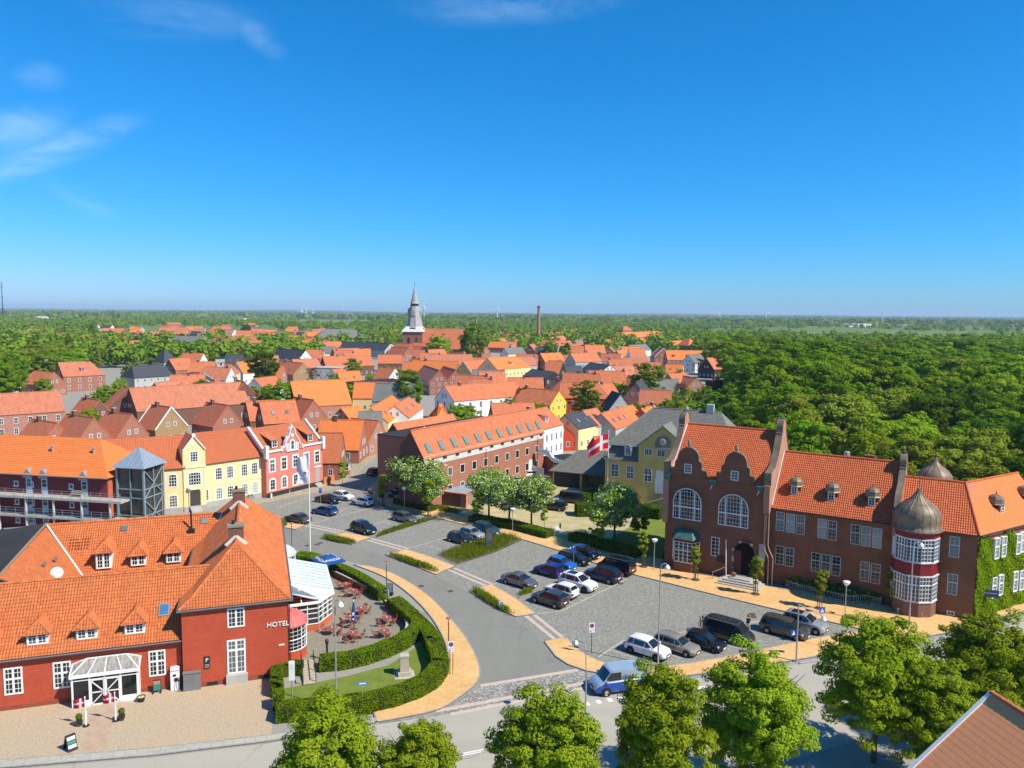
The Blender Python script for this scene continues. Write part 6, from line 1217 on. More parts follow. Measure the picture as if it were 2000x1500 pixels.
# ------------------------------------------------------------------ houses
def house(label,A,B,zr,w,ze,wall,roof,hipA=0,hipB=0,cat='house',group=None,win=(.95,1.3,2,3,2.5),chim=(),sky=0,dorm=0,world=False,name='house',half=0,frame=None,bare=False,plinth=None,gwin=True,trim=None):
 """gabled house from its ridge: ends A,B (picture points at ridge height zr, or ground x,y), width w, eaves ze"""
 a,b=(Vector((*A,zr)),Vector((*B,zr)))if world else(G(*A,zr),G(*B,zr));a.z=b.z=0;d=b-a;L=d.length;ang=math.atan2(d.y,d.x);c=(a+b)/2;hw=w/2;h=L/2
 o=thing(name,label,cat,(c.x,c.y,0),ang,group)
 W_=MB();W_.box(-h,-hw,0,h,hw,ze)
 for s,hp in((-1,hipA),(1,hipB)):
  if not hp:W_.poly([(s*h,-hw*s,ze),(s*h,hw*s,ze),(s*h,0,zr-.1)])
 W_.build('wall',wall,o)
 if plinth:MB().box(-h-.03,-hw-.03,0,h+.03,hw+.03,.5).build('plinth',plinth,o)
 ov=.22;sl=(zr-ze)/hw;e=hw+ov;zE=ze-ov*sl;xa,xb=-h-(ov if hipA else.08),h+(ov if hipB else.08);ra,rb=-h+hipA-(0 if hipA else.08),h-hipB+(0 if hipB else.08);R4=MB()
 R4.slab([(xa,-e,zE),(xb,-e,zE),(rb,0,zr),(ra,0,zr)],.16);R4.slab([(xb,e,zE),(xa,e,zE),(ra,0,zr),(rb,0,zr)],.16)
 if hipA:R4.slab([(xa,e,zE),(xa,-e,zE),(ra,0,zr)],.16)
 if hipB:R4.slab([(xb,-e,zE),(xb,e,zE),(rb,0,zr)],.16)
 R4.tube([(ra,0,zr+.0),(rb,0,zr+.0)],.14,6);rf=R4.build('roof',roof,o)
 for t,s in chim:x=-h+L*t;cz=zr+.9;ch=MB().box(x-.38,s-.38,zr-abs(s)*sl-.4,x+.38,s+.38,cz).build('chimney',B_BROWN,rf);MB().box(x-.45,s-.45,cz,x+.45,s+.45,cz+.12).build('chimney_cap',CONC,ch)
 cam_=Vector((0,0,0))-c;ca,sa=math.cos(-ang),math.sin(-ang);cl=Vector((cam_.x*ca-cam_.y*sa,cam_.x*sa+cam_.y*ca))
 if trim:
  tm=MB()
  for s,hp in((-1,hipA),(1,hipB)):
   if not hp:tm.bar((s*(h+.1),-hw-.1,ze-.1),(s*(h+.1),0,zr+.02),.12,.28);tm.bar((s*(h+.1),hw+.1,ze-.1),(s*(h+.1),0,zr+.02),.12,.28)
  tm.build('bargeboard',trim,o)
 if bare:return o
 ww,wh,cc,rr,spc=win;kw=dict(cols=cc,rows=rr,fw=.09,mw=.045,frame=frame)
 storeys=max(1,int(ze/2.75))
 for s in(-1,1):
  if s*cl.y>hw*.5:
   n=max(1,int((L-.6)/spc))
   for k in range(n):
    for q in range(storeys):window(o,-h+L*(k+.5)/n,s*hw,.95+q*2.75,ww,wh,0 if s<0 else math.pi,**kw)
   if sky:
    for k in range(sky):x=-h+L*(k+.8)/(sky+.6);t=.45;m_=MB().box(-.4,-.6,0,.4,.6,.1).build('skylight',GUTTER,rf,(x,s*hw*(1-t),ze+(zr-ze)*t+.05),(math.atan(sl)*(-s),0,0));MB().box(-.32,-.5,.1,.32,.5,.11).build('pane',GLASS_L,m_)
   if dorm:
    for k in range(dorm):x=-h+L*(k+.5)/dorm;yy=s*hw*.72;zz=ze+(zr-ze)*.28;dm=obj('dormer',None,o,(x,yy,zz),0 if s<0 else math.pi);MB().box(-.7,0,-.1,.7,1.6,1.3).build('cheek',WHITE if k%2 else wall,dm);window(dm,0,0,.1,1.15,1.05,**kw);MB().slab([(-.9,-.2,1.3),(.9,-.2,1.3),(.9,2.3,1.75),(-.9,2.3,1.75)],.1).build('dormer_roof',roof,dm)
 for s,hp in((-1,hipA),(1,hipB)):
  if s*cl.x>h*.5 and gwin:
   n=max(1,int((w-.8)/max(2.0,spc*.85)))
   for q in range(storeys):
    for k in range(n):window(o,s*h,-hw+w*(k+.5)/n,.95+q*2.75,ww,wh,R(90)*s,**kw)
   if not hp and zr-ze>2.6:
    for y in((-.9,.9)if w>6 else(0,)):window(o,s*h,y,ze+.35,ww*.85,wh*.85,R(90)*s,**kw)
 return o
# --- yellow hall with grey mansard
yf=Fr(16.2,130.7,-24)
yh=thing('yellow_hall','large ochre yellow hall with grey tiled mansard roof and pediment','hall',(*yf.o,0),yf.a)
YW,YD=22,16
MB().box(0,0,0,YW,YD,8.2).build('wall',P_OCHRE,yh);MB().box(.0,-.05,0,YW,.0,2.6).build('plinth',plain('ochre_dark',(.45,.29,.08),.9),yh)
pil=MB()
for x in(.02,5.6):pil.box(x,-.06,0,x+.7,0,8.1)
pil.build('pilaster',P_OCHRE,yh)['kind']='stuff'
mr=tiled_roof('mansard_roof',[[(-.3,-.3,8.0),(YW,-.3,8.0),(YW,1.1,10.75),(1.1,1.1,10.75)],[(-.3,YD,8),(-.3,-.3,8.0),(1.1,1.1,10.75),(1.1,YD,10.75)],[(.2,.3,10.65),(YW,.3,10.65),(YW-4,8,16.3),(6.2,8,16.3)],[(.2,YD+.2,10.65),(.2,.3,10.65),(6.2,8,16.3)]],[T_GREY,EDGE],yh,amp=.035)
MB().slab([(6.2,8,16.3),(YW-4,8,16.3),(YW,16,10.65),(.2,16,10.65)],.2).build('rear_roof',T_GREY,yh);MB().slab([(YW-4,8,16.3),(YW,.3,10.65),(YW,16,10.65)],.2).build('end_roof',T_GREY,yh)
ridge_tiles('ridge',(6.2,8,16.33),(YW-4,8,16.33),mr,T_GREY);ridge_tiles('hip_ridge',(6.2,8,16.33),(.2,.3,10.7),mr,T_GREY)
MB().tube([(.1,.2,10.55),(6,.2,10.55)],.1,6).build('gutter',ZINC,yh);MB().box(15.6,7.4,15,16.8,8.6,17.5).build('chimney',CONC,yh);MB().lathe([(.25,16.3),(.3,16.6),(.1,16.9)],8,(12.2,8)).build('finial',CONC,yh)
rs=obj('pediment_bay',None,yh,(10.0,-.35,0));g_=[(-4.1,0),(-4.1,11.0),(0,14.3),(4.1,11.0),(4.1,0)]
MB().vprism(g_,0,4).build('wall',P_OCHRE,rs);MB().slab([(-4.35,-.25,10.95),(0,-.25,14.5),(0,6.5,14.5),(-4.35,1.5,10.95)],.15).slab([(0,-.25,14.5),(4.35,-.25,10.95),(4.35,1.5,10.95),(0,6.5,14.5)],.15).build('pediment_roof',T_GREY,rs)
MB().box(-4.15,-.08,10.75,-1.4,0,10.9).box(1.6,-.08,10.75,4.15,0,10.9).box(-4.12,-.06,7.9,4.12,0,8.05).build('string_course',P_OCHRE,rs)['kind']='stuff'
cst=plain('carved_stone',(.2,.17,.13),.9,.2,var=.35,scale=4);MB().vprism([(-1.2,10.8),(-1.3,11.6),(-1.0,12.3),(-.8,12.5),(0,12.75),(.8,12.5),(1.0,12.3),(1.3,11.6),(1.2,10.8)],-.22,0).build('carved_relief',cst,rs);MB().lathe([(0,0),(.55,0),(.6,.08),(.4,.14),(0,.14)],16,cap=False).build('relief_oval',P_STONE,rs,(0,-.22,11.75),(R(90),0,0));MB().box(-1.35,-.35,10.6,1.35,0,10.8).build('relief_ledge',ZINC,rs)
def yw(px0,py0,px1,py1,root=yh,yl=0,ox=0,**k):
 a,b=yf.onY(px0,py0,yl),yf.onY(px1,py1,yl);window(root,(a.x+b.x)/2-ox,0 if root is rs else yl,b.z,b.x-a.x,a.z-b.z,**k)
FB=plain('pale_blue_frame',(.6,.66,.68),.5,.4)
K4=dict(cols=4,rows=4,mull=.12,fw=.11,mw=.035,trans=.5,frame=FB)
yw(1194,905,1208,932,**K4);yw(1224,909,1238,936,**K4);yw(1258,913,1273,942,rs,-.35,10.0,arch=.6,**K4);yw(1259,876,1274,890,rs,-.35,10.0,cols=4,rows=3,mull=.12,fw=.1,mw=.035,frame=FB);yw(1284,878,1299,893,rs,-.35,10.0,cols=4,rows=3,mull=.12,fw=.1,mw=.035,frame=FB)
yw(1224,955,1237,967,cols=4,rows=2,fw=.1,mw=.035,frame=FB);yw(1194,950,1207,961,cols=4,rows=2,fw=.1,mw=.035,frame=FB)
a=yf.onY(1288,935,-.35);MB().box(a.x-10-.75,-.06,3.0,a.x-10+.75,0,5.6).box(a.x-10-.6,-.05,5.6,a.x-10+.6,0,6.9).build('door',FB,rs)
dm=obj('dormer',None,yh,(4.0,-.05,8.9));MB().box(-.6,0,0,.6,1.4,1.5).build('cheek',FB,dm);window(dm,0,0,.05,1.0,1.4,cols=2,rows=4,arch=.4,frame=FB,fw=.1);MB().slab([(-.75,-.15,1.5),(0,-.15,1.85),(0,1.7,1.85),(-.75,1.7,1.5)],.06).slab([(0,-.15,1.85),(.75,-.15,1.5),(.75,1.7,1.5),(0,1.7,1.85)],.06).build('dormer_roof',ZINC,dm)
sw=obj('entrance_stair',None,yh,(6.6,-2.2,0));MB().vprism([(0,0),(0,.9),(4.2,2.6),(7,2.6),(7,0)],0,.3).build('stair_wall',P_OCHRE,sw);MB().bar((-.1,.15,.95),(4.2,.15,2.68),.4,.1).bar((4.2,.15,2.68),(7,.15,2.68),.4,.1).build('coping',CONC,sw);window(sw,4.8,0,.6,1.3,1.2,cols=4,rows=3,frame=FB);MB().box(4.3,.3,0,7,2.2,2.5).build('landing',P_STONE,sw)
# --- garage with grey hipped roof
gf=Fr(8.0,145.0,-24)
gr_=thing('garage','low yellow garage with black doors and grey tiled hip roof','garage',(*gf.o,0),gf.a)
MB().box(0,0,0,5.8,10,3.1).build('wall',P_OCHRE,gr_);MB().box(.25,-.06,0,5.4,0,2.7).build('garage_door',TIMBER_BLACK,gr_);MB().box(5.8,4.5,0,13,10,3.1).build('carport_wall',P_OCHRE,gr_)
MB().box(9,.4,0,9.2,.6,3).box(12.6,.4,0,12.8,.6,3).build('carport_post',TIMBER_BLACK,gr_)['kind']='stuff'
tiled_roof('roof',[[(-.6,-.7,2.95),(13.2,-.7,2.95),(10.5,5,6.4),(3.6,5,6.4)],[(-.6,10.6,2.95),(-.6,-.7,2.95),(3.6,5,6.4)],[(13.2,-.7,2.95),(13.2,10.6,2.95),(10.5,5,6.4)],[(13.2,10.6,2.95),(-.6,10.6,2.95),(3.6,5,6.4),(10.5,5,6.4)]],[T_GREY,EDGE],gr_,amp=.035)
# --- red brick office
of=Fr(-14.5,125.4,55.4);OL=37.2
off=thing('brick_office','long red brick office with a row of roof windows and white band under the eaves','office',(*of.o,0),of.a)
W_=MB();W_.vprism([(0,0),(OL,0),(OL,9.0),(0,9.0)],0,.3);w_=MB();Y0=[(0,0),(0,8.95),(2.8,13.1),(5.3,10.6),(5.3,0)]
wv=MB();v0=[(0,y,z)for y,z in Y0];v1=[(OL,y,z)for y,z in Y0];wv.poly(v0[::-1]);wv.poly(v1)
for i in range(5):j=(i+1)%5;wv.poly([v0[i],v0[j],v1[j],v1[i]])
wv.build('wall',B_RED,off)
MB().poly([(-.012,y,z-.02)for y,z in Y0][::-1]).build('gable_wall',brickm('shaded_red_brick',(.2,.07,.05),(.16,.05,.04),(.18,.1,.08)),off)  # overlay of darkened red brick, the gable's shade put into its colour
orf=MB();orf.slab([(-.15,-.3,8.55),(OL,-.3,8.55),(OL,2.8,13.2),(-.15,2.8,13.2)],.15).slab([(-.15,2.8,13.2),(OL,2.8,13.2),(OL,5.4,10.65),(-.15,5.4,10.65)],.15).tube([(-.15,2.8,13.22),(OL,2.8,13.22)],.13,6);orf_=orf.build('roof',T_FAR,off)
MB().box(5.5,5.3,0,OL,16,10.55).build('flat_block',B_RED,off);MB().box(5.3,5.35,10.55,OL-.5,15.9,10.7).build('flat_roof',FELT,off)
b2=MB();Y2=[(15.0,0),(15.0,8.3),(18.2,11.6),(20.9,8.2),(20.9,0)];v0=[(12,y,z)for y,z in Y2];v1=[(30,y,z)for y,z in Y2];b2.poly(v0[::-1]);b2.poly(v1)
for i in range(5):j=(i+1)%5;b2.poly([v0[i],v0[j],v1[j],v1[i]])
b2.build('rear_wing_wall',MATS['shaded_red_brick'],off);MB().slab([(11.85,14.9,8.25),(30,14.9,8.25),(30,18.2,11.7),(11.85,18.2,11.7)],.15).slab([(11.85,18.2,11.7),(30,18.2,11.7),(30,21.1,8.1),(11.85,21.1,8.1)],.15).build('rear_wing_roof',T_FAR,off)  # rear wing wears the same shade-darkened brick
MB().box(.02,-.06,7.35,OL,0,8.5).build('concrete_band',plain('stained_band',(.55,.52,.49),.85,.2,var=.15),off);MB().box(.02,-.03,8.0,OL,0,9.0).build('white_panel',P_WHITE,off)
FW=plain('cream_frame',(.66,.63,.56),.5,.4)
for k in range(11):
 x=1.6+k*3.4;m_=MB().box(-.55,-.85,0,.55,.85,.12).build('roof_window',GUTTER,orf_,(x+.4,.75,10.15),(math.atan(4.65/3.1),0,0));MB().box(-.45,-.75,.12,.45,.75,.135).build('pane',plain('green_glass',(.12,.25,.22),.08,.6),m_)
 MB().box(x-.1,-.1,7.95,x+.9,-.0,8.7).build('spandrel',plain('dark_green_panel',(.03,.05,.045),.4),off)
 if k<10:
  window(off,3.1+k*3.45+.3,0,4.7,1.25,1.55,cols=1,rows=1,frame=FW,fw=.1)
  window(off,3.1+k*3.45+.3,0,1.6,1.25,1.55,cols=1,rows=1,frame=FW,fw=.1)
for k in(3,7):MB().tube([(k*4.4+4.0,-.08,8),(k*4.4+4.0,-.08,0)],.06,6).build('down_pipe',B_BROWN,off)
MB().box(OL-5.5,-.05,1.2,OL-4.4,0,3.6).build('white_door',WHITE,off)
for i,x in enumerate((7.5,10.5,14.0,29,32.5)):
 mb=MB();z=10.7;p=[(-.9,-.9,z+.3),(.9,-.9,z+.3),(.9,.9,z+.3),(-.9,.9,z+.3)];ap=(0,0,z+1.3);s_=obj('roof_light',None,off,(x,8+(i%2),0));MB().box(-1,-1,z,1,1,z+.3).build('kerb',WHITE,s_)
 for q in range(4):mb.poly([p[q],p[(q+1)%4],ap])
 mb.build('pane',GLASS_L,s_);f=MB()
 for q in range(4):f.bar(p[q],ap,.12);f.bar(p[q],p[(q+1)%4],.1)
 f.build('frame',WHITE,s_)
s_=MB().box(18,9,10.7,25,10.8,11.1).build('long_roof_light',WHITE,off)
for k in range(6):MB().box(18.2+k*1.12,9.2,11.1,19.1+k*1.12,10.6,11.14).build('pane',plain('green_glass',(0,0,0)),s_)
MB().slab([(14.5,8.5,10.9),(17,8.5,11.4),(17,10,11.4),(14.5,10,10.9)],.1).build('roof_hatch',FELT,off)
house('white house with orange roof and white dormer at the end of the office',(1020,805),(1068,795),10.6,9,7.0,P_WHITE,T_FAR,chim=((.25,0),),dorm=1,win=(.9,1.7,2,4,2.0))
a=G(1085,905,3.0);o=thing('ventilation_duct','large bent shiny metal duct behind the garage roof','duct',(a.x,a.y,0));MB().tube(bez([(-3.5,1,5.2),(-1.5,.5,5.0),(-.5,0,3.9),(1,-.5,3.3),(4.5,-1,3.3)],5),.55,12).build('tube',plain('shiny_duct',(.55,.56,.57),.25,.6,.8),o,smooth=True);MB().box(-.5,-.8,0,.5,.2,2.9).build('support',B_BROWN,o)
house('low dark annex behind the garage',(1068,893),(1125,888),3.4,7,3.0,B_DARK,FELT,bare=True,cat='annex')
a,b=G(1000,920),G(1062,938);o=thing('yard_fence','tall grey slat fence along the office yard','fence',(a.x,a.y,0));d_=b-a;n=22
me=MB().box(-.02,-.02,0,d_.length/n-.04,.02,2.4).mesh('slat',plain('grey_fence',(.4,.44,.47),.7))
for k in range(n):obj('slat',me,o,d_*(k/n),math.atan2(d_.y,d_.x))
sf=G(855,985);shr=thing('bin_shed','low shed with orange brick end wall, timber doors and zinc roof','shed',(sf.x,sf.y,0),R(-26));
MB().box(0,0,0,4.6,3.6,2.2).build('wall',B_BROWN,shr);MB().box(4.6,-.05,0,5.6,.6,2.4).box(-.1,-.08,2.2,5.7,.3,2.42).build('brick_pier',plain('orange_brick_pier',(.55,.2,.1),.9,.2),shr)
for k in range(7):MB().box(4.7+k*.01,.7+k*.8,.05,4.8+k*.01,1.4+k*.8,2.1).build('door_board',plain('grey_timber',(.27,.23,.18),.9,.1),shr)
MB().box(2,.6,0,4.68,6.4,2.1).build('shed_body',MATS['grey_timber'],shr);MB().slab([(-.2,.3,2.5),(5.0,.3,2.35),(5.0,6.6,2.35),(-.2,6.6,2.5)],.08).build('shed_roof',plain('shed_zinc',(.36,.42,.48),.5,.4),shr)
for k in range(9):MB().bar((-.2,.6+k*.7,2.54),(5.0,.6+k*.7,2.39),.06,.05).build('roof_seam',MATS['shed_zinc'],shr)
# --- yellow corner house
c0=G(396,992);cf=Fr(c0.x,c0.y,46)
yc=thing('corner_house','pale yellow corner house with gabled bay, white trim and red tiled roof','house',(*cf.o,0),cf.a);CL=11.6;CE=7.5
MB().box(0,0,0,CL,9.5,CE).build('wall',P_PALE,yc);MB().box(0,-.06,0,CL,0,.85).build('plinth',P_STONE,yc);MB().box(0,-.06,3.55,CL,0,3.75).box(0,-.1,7.15,CL,0,7.45).build('string_course',plain('cream_trim',(.74,.68,.5),.8),yc)['kind']='stuff'
CT=MATS['cream_trim']
tiled_roof('roof',[[(-.5,-.35,7.35),(CL,-.35,7.35),(CL,4.8,12.0),(-2.6,4.8,12.0)],[(-2.6,4.8,12),(CL,4.8,12),(CL,9.8,7.4),(-4.5,9.8,7.4)]],[T_OLD,EDGE],yc)
MB().poly([(CL,0,CE),(CL,9.5,CE),(CL,4.8,11.85)]).build('end_gable',P_GREY,yc)
W2=dict(cols=3,rows=4,fw=.1,mw=.06,surround=CT)
for x,z in[(427,920),(449,914),(477,909),(497,906)]:
 a=cf.onY(x,z);window(yc,a.x,0,4.35,1.2,2.1,arch=.28,**W2);window(yc,a.x,0,1.0,1.2,2.0,arch=.28,glass=BLIND if x in(427,477,497)else None,**W2)
window(yc,.75,0,1.1,.7,1.9,cols=2,rows=4,fw=.09,arch=.2,surround=CT)
lf=Fr(*cf.W(-3.3,-.6)[:2],25);lw=obj('left_wing',None,yc);Mi=(Matrix.Translation((*cf.o,0))@Matrix.Rotation(cf.a,4,'Z')).inverted();lw.matrix_local=Mi@(Matrix.Translation((*lf.o,0))@Matrix.Rotation(lf.a,4,'Z'))
MB().box(-13,0,0,0,9,CE).build('wall',P_PALE,lw);MB().box(-13,-.06,0,0,0,.85).build('plinth',P_STONE,lw);tiled_roof('roof',[[(-13,-.35,7.35),(.3,-.35,7.35),(2.2,4.8,12.0),(-13,4.8,12.0)]],[T_OLD,EDGE],lw)
for x in(-1.6,-3.9,-6.5,-9):window(lw,x,0,4.35,1.25,2.1,arch=.28,**W2);window(lw,x,0,1.0,1.25,2.0,arch=.28,**W2)
kf=Fr(*lf.W(-.05,-.05)[:2],36);kb=obj('corner_bay',None,yc);kb.matrix_local=Mi@(Matrix.Translation((*kf.o,0))@Matrix.Rotation(kf.a,4,'Z'));KW=(cf.W(0,0)-Vector((*kf.o,0))).length+.1
MB().vprism([(0,0),(0,10.3),(KW/2,12.4),(KW,10.3),(KW,0)],-.1,2.5).build('wall',P_PALE,kb);MB().box(-.02,-.2,7.2,KW+.02,-.1,7.55).box(-.02,-.16,3.55,KW+.02,-.1,3.75).build('string_course',CT,kb)['kind']='stuff'
MB().box(0,-.16,0,KW,-.1,.85).build('plinth',P_STONE,kb)
for s in(0,1):MB().bar((s*KW,-.2,10.2),(KW/2,-.2,12.5),.16,.28,up=(0,1,0)).build('gable_coping',P_WHITE,kb)
MB().slab([(-.15,-.1,10.2),(KW/2,-.1,12.45),(KW/2,5,12.45),(-.15,4,10.2)],.12).slab([(KW/2,-.1,12.45),(KW+.15,-.1,10.2),(KW+.15,4,10.2),(KW/2,5,12.45)],.12).build('gable_roof',T_OLD,kb);MB().box(KW/2-.25,-.3,12.3,KW/2+.25,.1,12.8).build('finial',P_WHITE,kb)
window(kb,KW/2,-.1,8.2,1.25,1.7,cols=3,rows=4,fw=.1,mw=.06,surround=CT);window(kb,KW/2,-.1,4.3,2.0,2.2,cols=5,rows=4,fw=.11,mw=.06,arch=.3,surround=CT)
MB().lathe([(0,0),(.35,0),(.35,.05),(0,.05)],14,cap=False).build('medallion',CT,kb,(KW/2,-.1,10.9),(R(90),0,0))
dr=MB().vprism([(x+KW/2,z+.9)for x,z in arch_pts(1.7,2.7,.4)],-.13,-.1).build('doorway',plain('brown_door',(.06,.05,.045),.6),kb)
for k in range(4):MB().box(KW/2-.85,-.4-.28*k,0,KW/2+.85,-.1,.85-.2*k).build('step',CONC,kb)
qn=MB().box(0,-.16,0,.3,-.1,.3).mesh('quoin',CT)
for k in range(8):
 for x in(0.02,KW-.35):obj('quoin',qn,kb,(x,0,4.0+k*.38))
# --- rose house
ra_=G(521,973);rfm=Fr(ra_.x,ra_.y,57)
rh=thing('rose_house','rose red house with white curved gable, white window hoods and black plinth','house',(*rfm.o,0),rfm.a);RL=13.2;RE=8.0
MB().box(0,0,0,RL,9,RE).build('wall',P_ROSE,rh);MB().box(0,-.06,0,RL,0,.8).build('plinth',P_BLACK,rh)
tiled_roof('roof',[[(.3,-.1,7.9),(RL-.3,-.1,7.9),(RL-.3,4.6,11.9),(.3,4.6,11.9)],[(.3,4.6,11.9),(RL-.3,4.6,11.9),(RL-.3,9.2,7.9),(.3,9.2,7.9)]],[T_OLD,EDGE],rh)
for x in(0,RL):MB().slab([(x-.2,-.35,7.9),(x+.2,-.35,7.9),(x+.2,4.6,12.3),(x-.2,4.6,12.3)],.5).build('end_parapet',P_WHITE,rh);MB().box(x-.3,-.45,7.0,x+.3,.2,9.3).build('kneeler',P_WHITE,rh);MB().poly([(x,0,RE),(x,9,RE),(x,4.6,11.9)]).build('end_gable',P_ROSE,rh)
gx=rfm.onY(570,850).x;cur=[(-2.3,7.8),(-2.3,8.4),(-1.7,8.6),(-1.5,9.3),(-1.15,9.9),(-.75,10.3),(-.55,10.9),(-.45,11.4),(-.3,11.75),(0,11.95)];cur=cur+[(-x,z)for x,z in reversed(cur[:-1])];cur=[(gx+x,z)for x,z in cur]
g_=MB().vprism(cur,-.12,.35).build('curved_gable',P_ROSE,rh);coping_of(cur,-.25,.42,'coping',P_WHITE,g_,.16);MB().lathe([(.1,12.0),(.2,12.2),(.12,12.4),(0,12.6)],8,(gx,.1),cap=False).build('finial',P_WHITE,g_)
MB().box(0,-.15,8.0,gx-2.2,0,8.35).box(gx+2.2,-.15,8.0,RL,0,8.35).box(gx-1.4,-.2,7.6,gx+1.4,-.12,7.75).build('cornice',P_WHITE,rh)['kind']='stuff'
for dx_,w_,h_ in((0,.75,1.7),(-1.05,.3,1.0),(1.05,.3,1.0)):window(rh,gx+dx_,-.12,7.9,w_,h_,cols=1,rows=2,arch=.25 if w_>.5 else 0,surround=P_WHITE)
MB().lathe([(0,0),(.32,0),(.32,.05),(0,.05)],14,cap=False).build('medallion',P_WHITE,rh,(gx,-.12,10.5),(R(90),0,0))
for k in range(5):
 x=1.35+k*2.62;window(rh,x,0,4.5,1.15,2.2,cols=2,rows=3,fw=.1,trans=.68,surround=P_WHITE)
 if k<4:window(rh,x,0,1.2,1.15,2.0,cols=2,rows=3,fw=.1,arch=.4,surround=P_WHITE)
MB().box(1.35+4*2.62-.55,-.05,.7,1.35+4*2.62+.55,0,3.6).build('door',plain('grey_door',(.35,.36,.36),.5),rh);MB().box(1.35+4*2.62-.85,-.14,3.6,1.35+4*2.62+.85,0,3.85).build('door_hood',P_WHITE,rh)
for k in range(3):MB().box(1.35+4*2.62-.9,-.5-.3*k,0,1.35+4*2.62+.9,0,.65-.2*k).build('step',CONC,rh)
for px in(533,603):
 x=rfm.onY(px,860,1.0).x;d_=obj('dormer',None,rh,(x,.6,8.55));MB().box(-.75,0,0,.75,2.2,1.5).build('cheek',plain('dark_cheek',(.07,.04,.04),.7),d_);window(d_,0,0,.1,1.2,1.3,cols=2,rows=2,fw=.12);MB().slab([(-.95,-.2,1.5),(.95,-.2,1.5),(.95,3.4,2.7),(-.95,3.4,2.7)],.12).build('dormer_roof',T_OLD,d_)
# --- small brick houses at the street mouth, garden wall
house('small brown brick house with steep orange roof beside the rose house',(-41,151.2),(-33.7,151.6),8.8,7.6,3.7,B_RED,tile('fine_orange_tile',(.5,.15,.06),(.42,.12,.05)),world=True,win=(.95,1.3,2,2,3.0),plinth=None)
a=G(672,925);o=thing('bay_oriel','white bay window with dark lead roof on the small brick house','bay window',(-33.55,153.6,.0),R(3));MB().box(0,-.9,0,.7,.9,.9).build('bay_base',B_RED,o);MB().box(0,-.9,.9,.7,.9,2.3).build('glazing',GLASS,o)
f=MB()
for y in(-.9,-.3,.3,.9):f.box(.62,y-.05,.9,.74,y+.05,2.3)
for z in(.9,1.5,2.2):f.box(.0,-.95,z,.74,.95,z+.1)
f.build('frame',WHITE,o);MB().hexa([(0,-1.0,2.3),(.85,-1.0,2.3),(.85,1.0,2.3),(0,1.0,2.3),(0,-.7,2.95),(.15,-.6,2.95),(.15,.6,2.95),(0,.7,2.95)]).build('bay_roof',GUTTER,o)
house('brick house with large bright orange roof at the street mouth',(-42.5,169.4),(-32.9,169.0),8.9,9.2,3.2,B_RED,T_BRIGHT,world=True,chim=((.35,0),),win=(.95,1.4,2,3,3.2))
house('low brick house with pale dormer up the narrow street',(-38,180),(-30.8,176.2),7.8,7.6,3.4,B_PINK,T_FAR,world=True,dorm=1)
a,b=G(632,949),G(652,942);o=thing('yard_wall','orange brick yard wall beside the rose house door','wall',(a.x,a.y,0));MB().bar((0,0,.7),(*(b-a)[:2],.7),.3,1.4).build('wall_course',plain('orange_brick_pier',(0,0,0)),o);MB().bar((0,0,1.45),(*(b-a)[:2],1.45),.4,.1).build('coping',plain('orange_coping',(.6,.2,.09),.9),o)
# --- gallery flats and lift tower behind the hotel
af=Fr(-58.9,110.0,-10)
ap_=thing('gallery_flats','dark red brick flats with concrete galleries and bright orange tile roof','flats',(*af.o,0),af.a);DR=brickm('maroon_brick',(.22,.035,.035),(.17,.025,.028),(.2,.06,.055))
MB().box(-30,0,0,0,11,8.6).build('wall',DR,ap_);tiled_roof('roof',[[(-30,-.5,8.5),(.5,-.5,8.5),(-5.2,5.5,13.2),(-30,5.5,13.2)],[(.5,-.5,8.5),(.5,11.5,8.5),(-5.2,5.5,13.2)],[(.5,11.5,8.5),(-30,11.5,8.5),(-30,5.5,13.2),(-5.2,5.5,13.2)]],[T_BRIGHT,EDGE],ap_,amp=.012,lift=.03);MB().tube([(-30,-.6,8.45),(.5,-.6,8.45)],.1,6).build('gutter',GUTTER,ap_)
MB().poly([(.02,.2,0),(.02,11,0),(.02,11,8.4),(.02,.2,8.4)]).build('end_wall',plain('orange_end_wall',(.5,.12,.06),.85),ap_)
for z in(5.55,2.75):MB().box(-30,-1.9,z-.28,3.6,-.0,z).build('gallery_slab',CONC,ap_)
rl=MB().box(-.02,-.02,0,.02,.02,1.1).mesh('rail_post',STEEL)
for z in(5.55,2.75):
 for zz in(.35,.75,1.1):MB().tube([(-30,-1.85,z+zz),(3.6,-1.85,z+zz)],.025,5).build('rail',STEEL,ap_)
 for k in range(22):obj('rail_post',rl,ap_,(-29.5+k*1.57,-1.85,z))
for k in range(7):MB().tube([(-26+k*4.6,-1.6,0),(-26+k*4.6,-1.6,5.3)],.17,10).build('column',plain('pale_concrete',(.5,.48,.42),.85),ap_)
for px in(57,87,165):
 x=af.onY(px,945).x
 d_=obj('dormer',None,ap_,(x,-.35,8.0));MB().vprism([(-.75,0),(-.75,.5),(0,1.35),(.75,.5),(.75,0)],0,2.5).build('dormer_roof',ZINC,d_)
 for z in(5.58,2.78,0):MB().box(x-.5,-.06,z,x+.5,0,z+2.3).build('door',plain('pale_blue_door',(.5,.58,.66),.5),ap_);MB().box(x-.35,-.075,z+1.1,x+.35,-.06,z+1.6).box(x-.35,-.075,z+1.7,x+.35,-.06,z+2.15).build('door_pane',GLASS,ap_)['kind']='stuff'
 for z in(6.6,3.8,1.0):
  for dx_ in(-2.2,):window(ap_,x+dx_,0,z,.75,.75,cols=1,rows=1,fw=.1,sill=True)
for x in(-3.4,-6.6):MB().lathe([(.16,0),(.16,.7),(.25,.75),(.25,.95),(.1,1.05)],10,(0,0)).build('roof_vent',STEEL,ap_,(x*2.2+3,3.2,11.3))
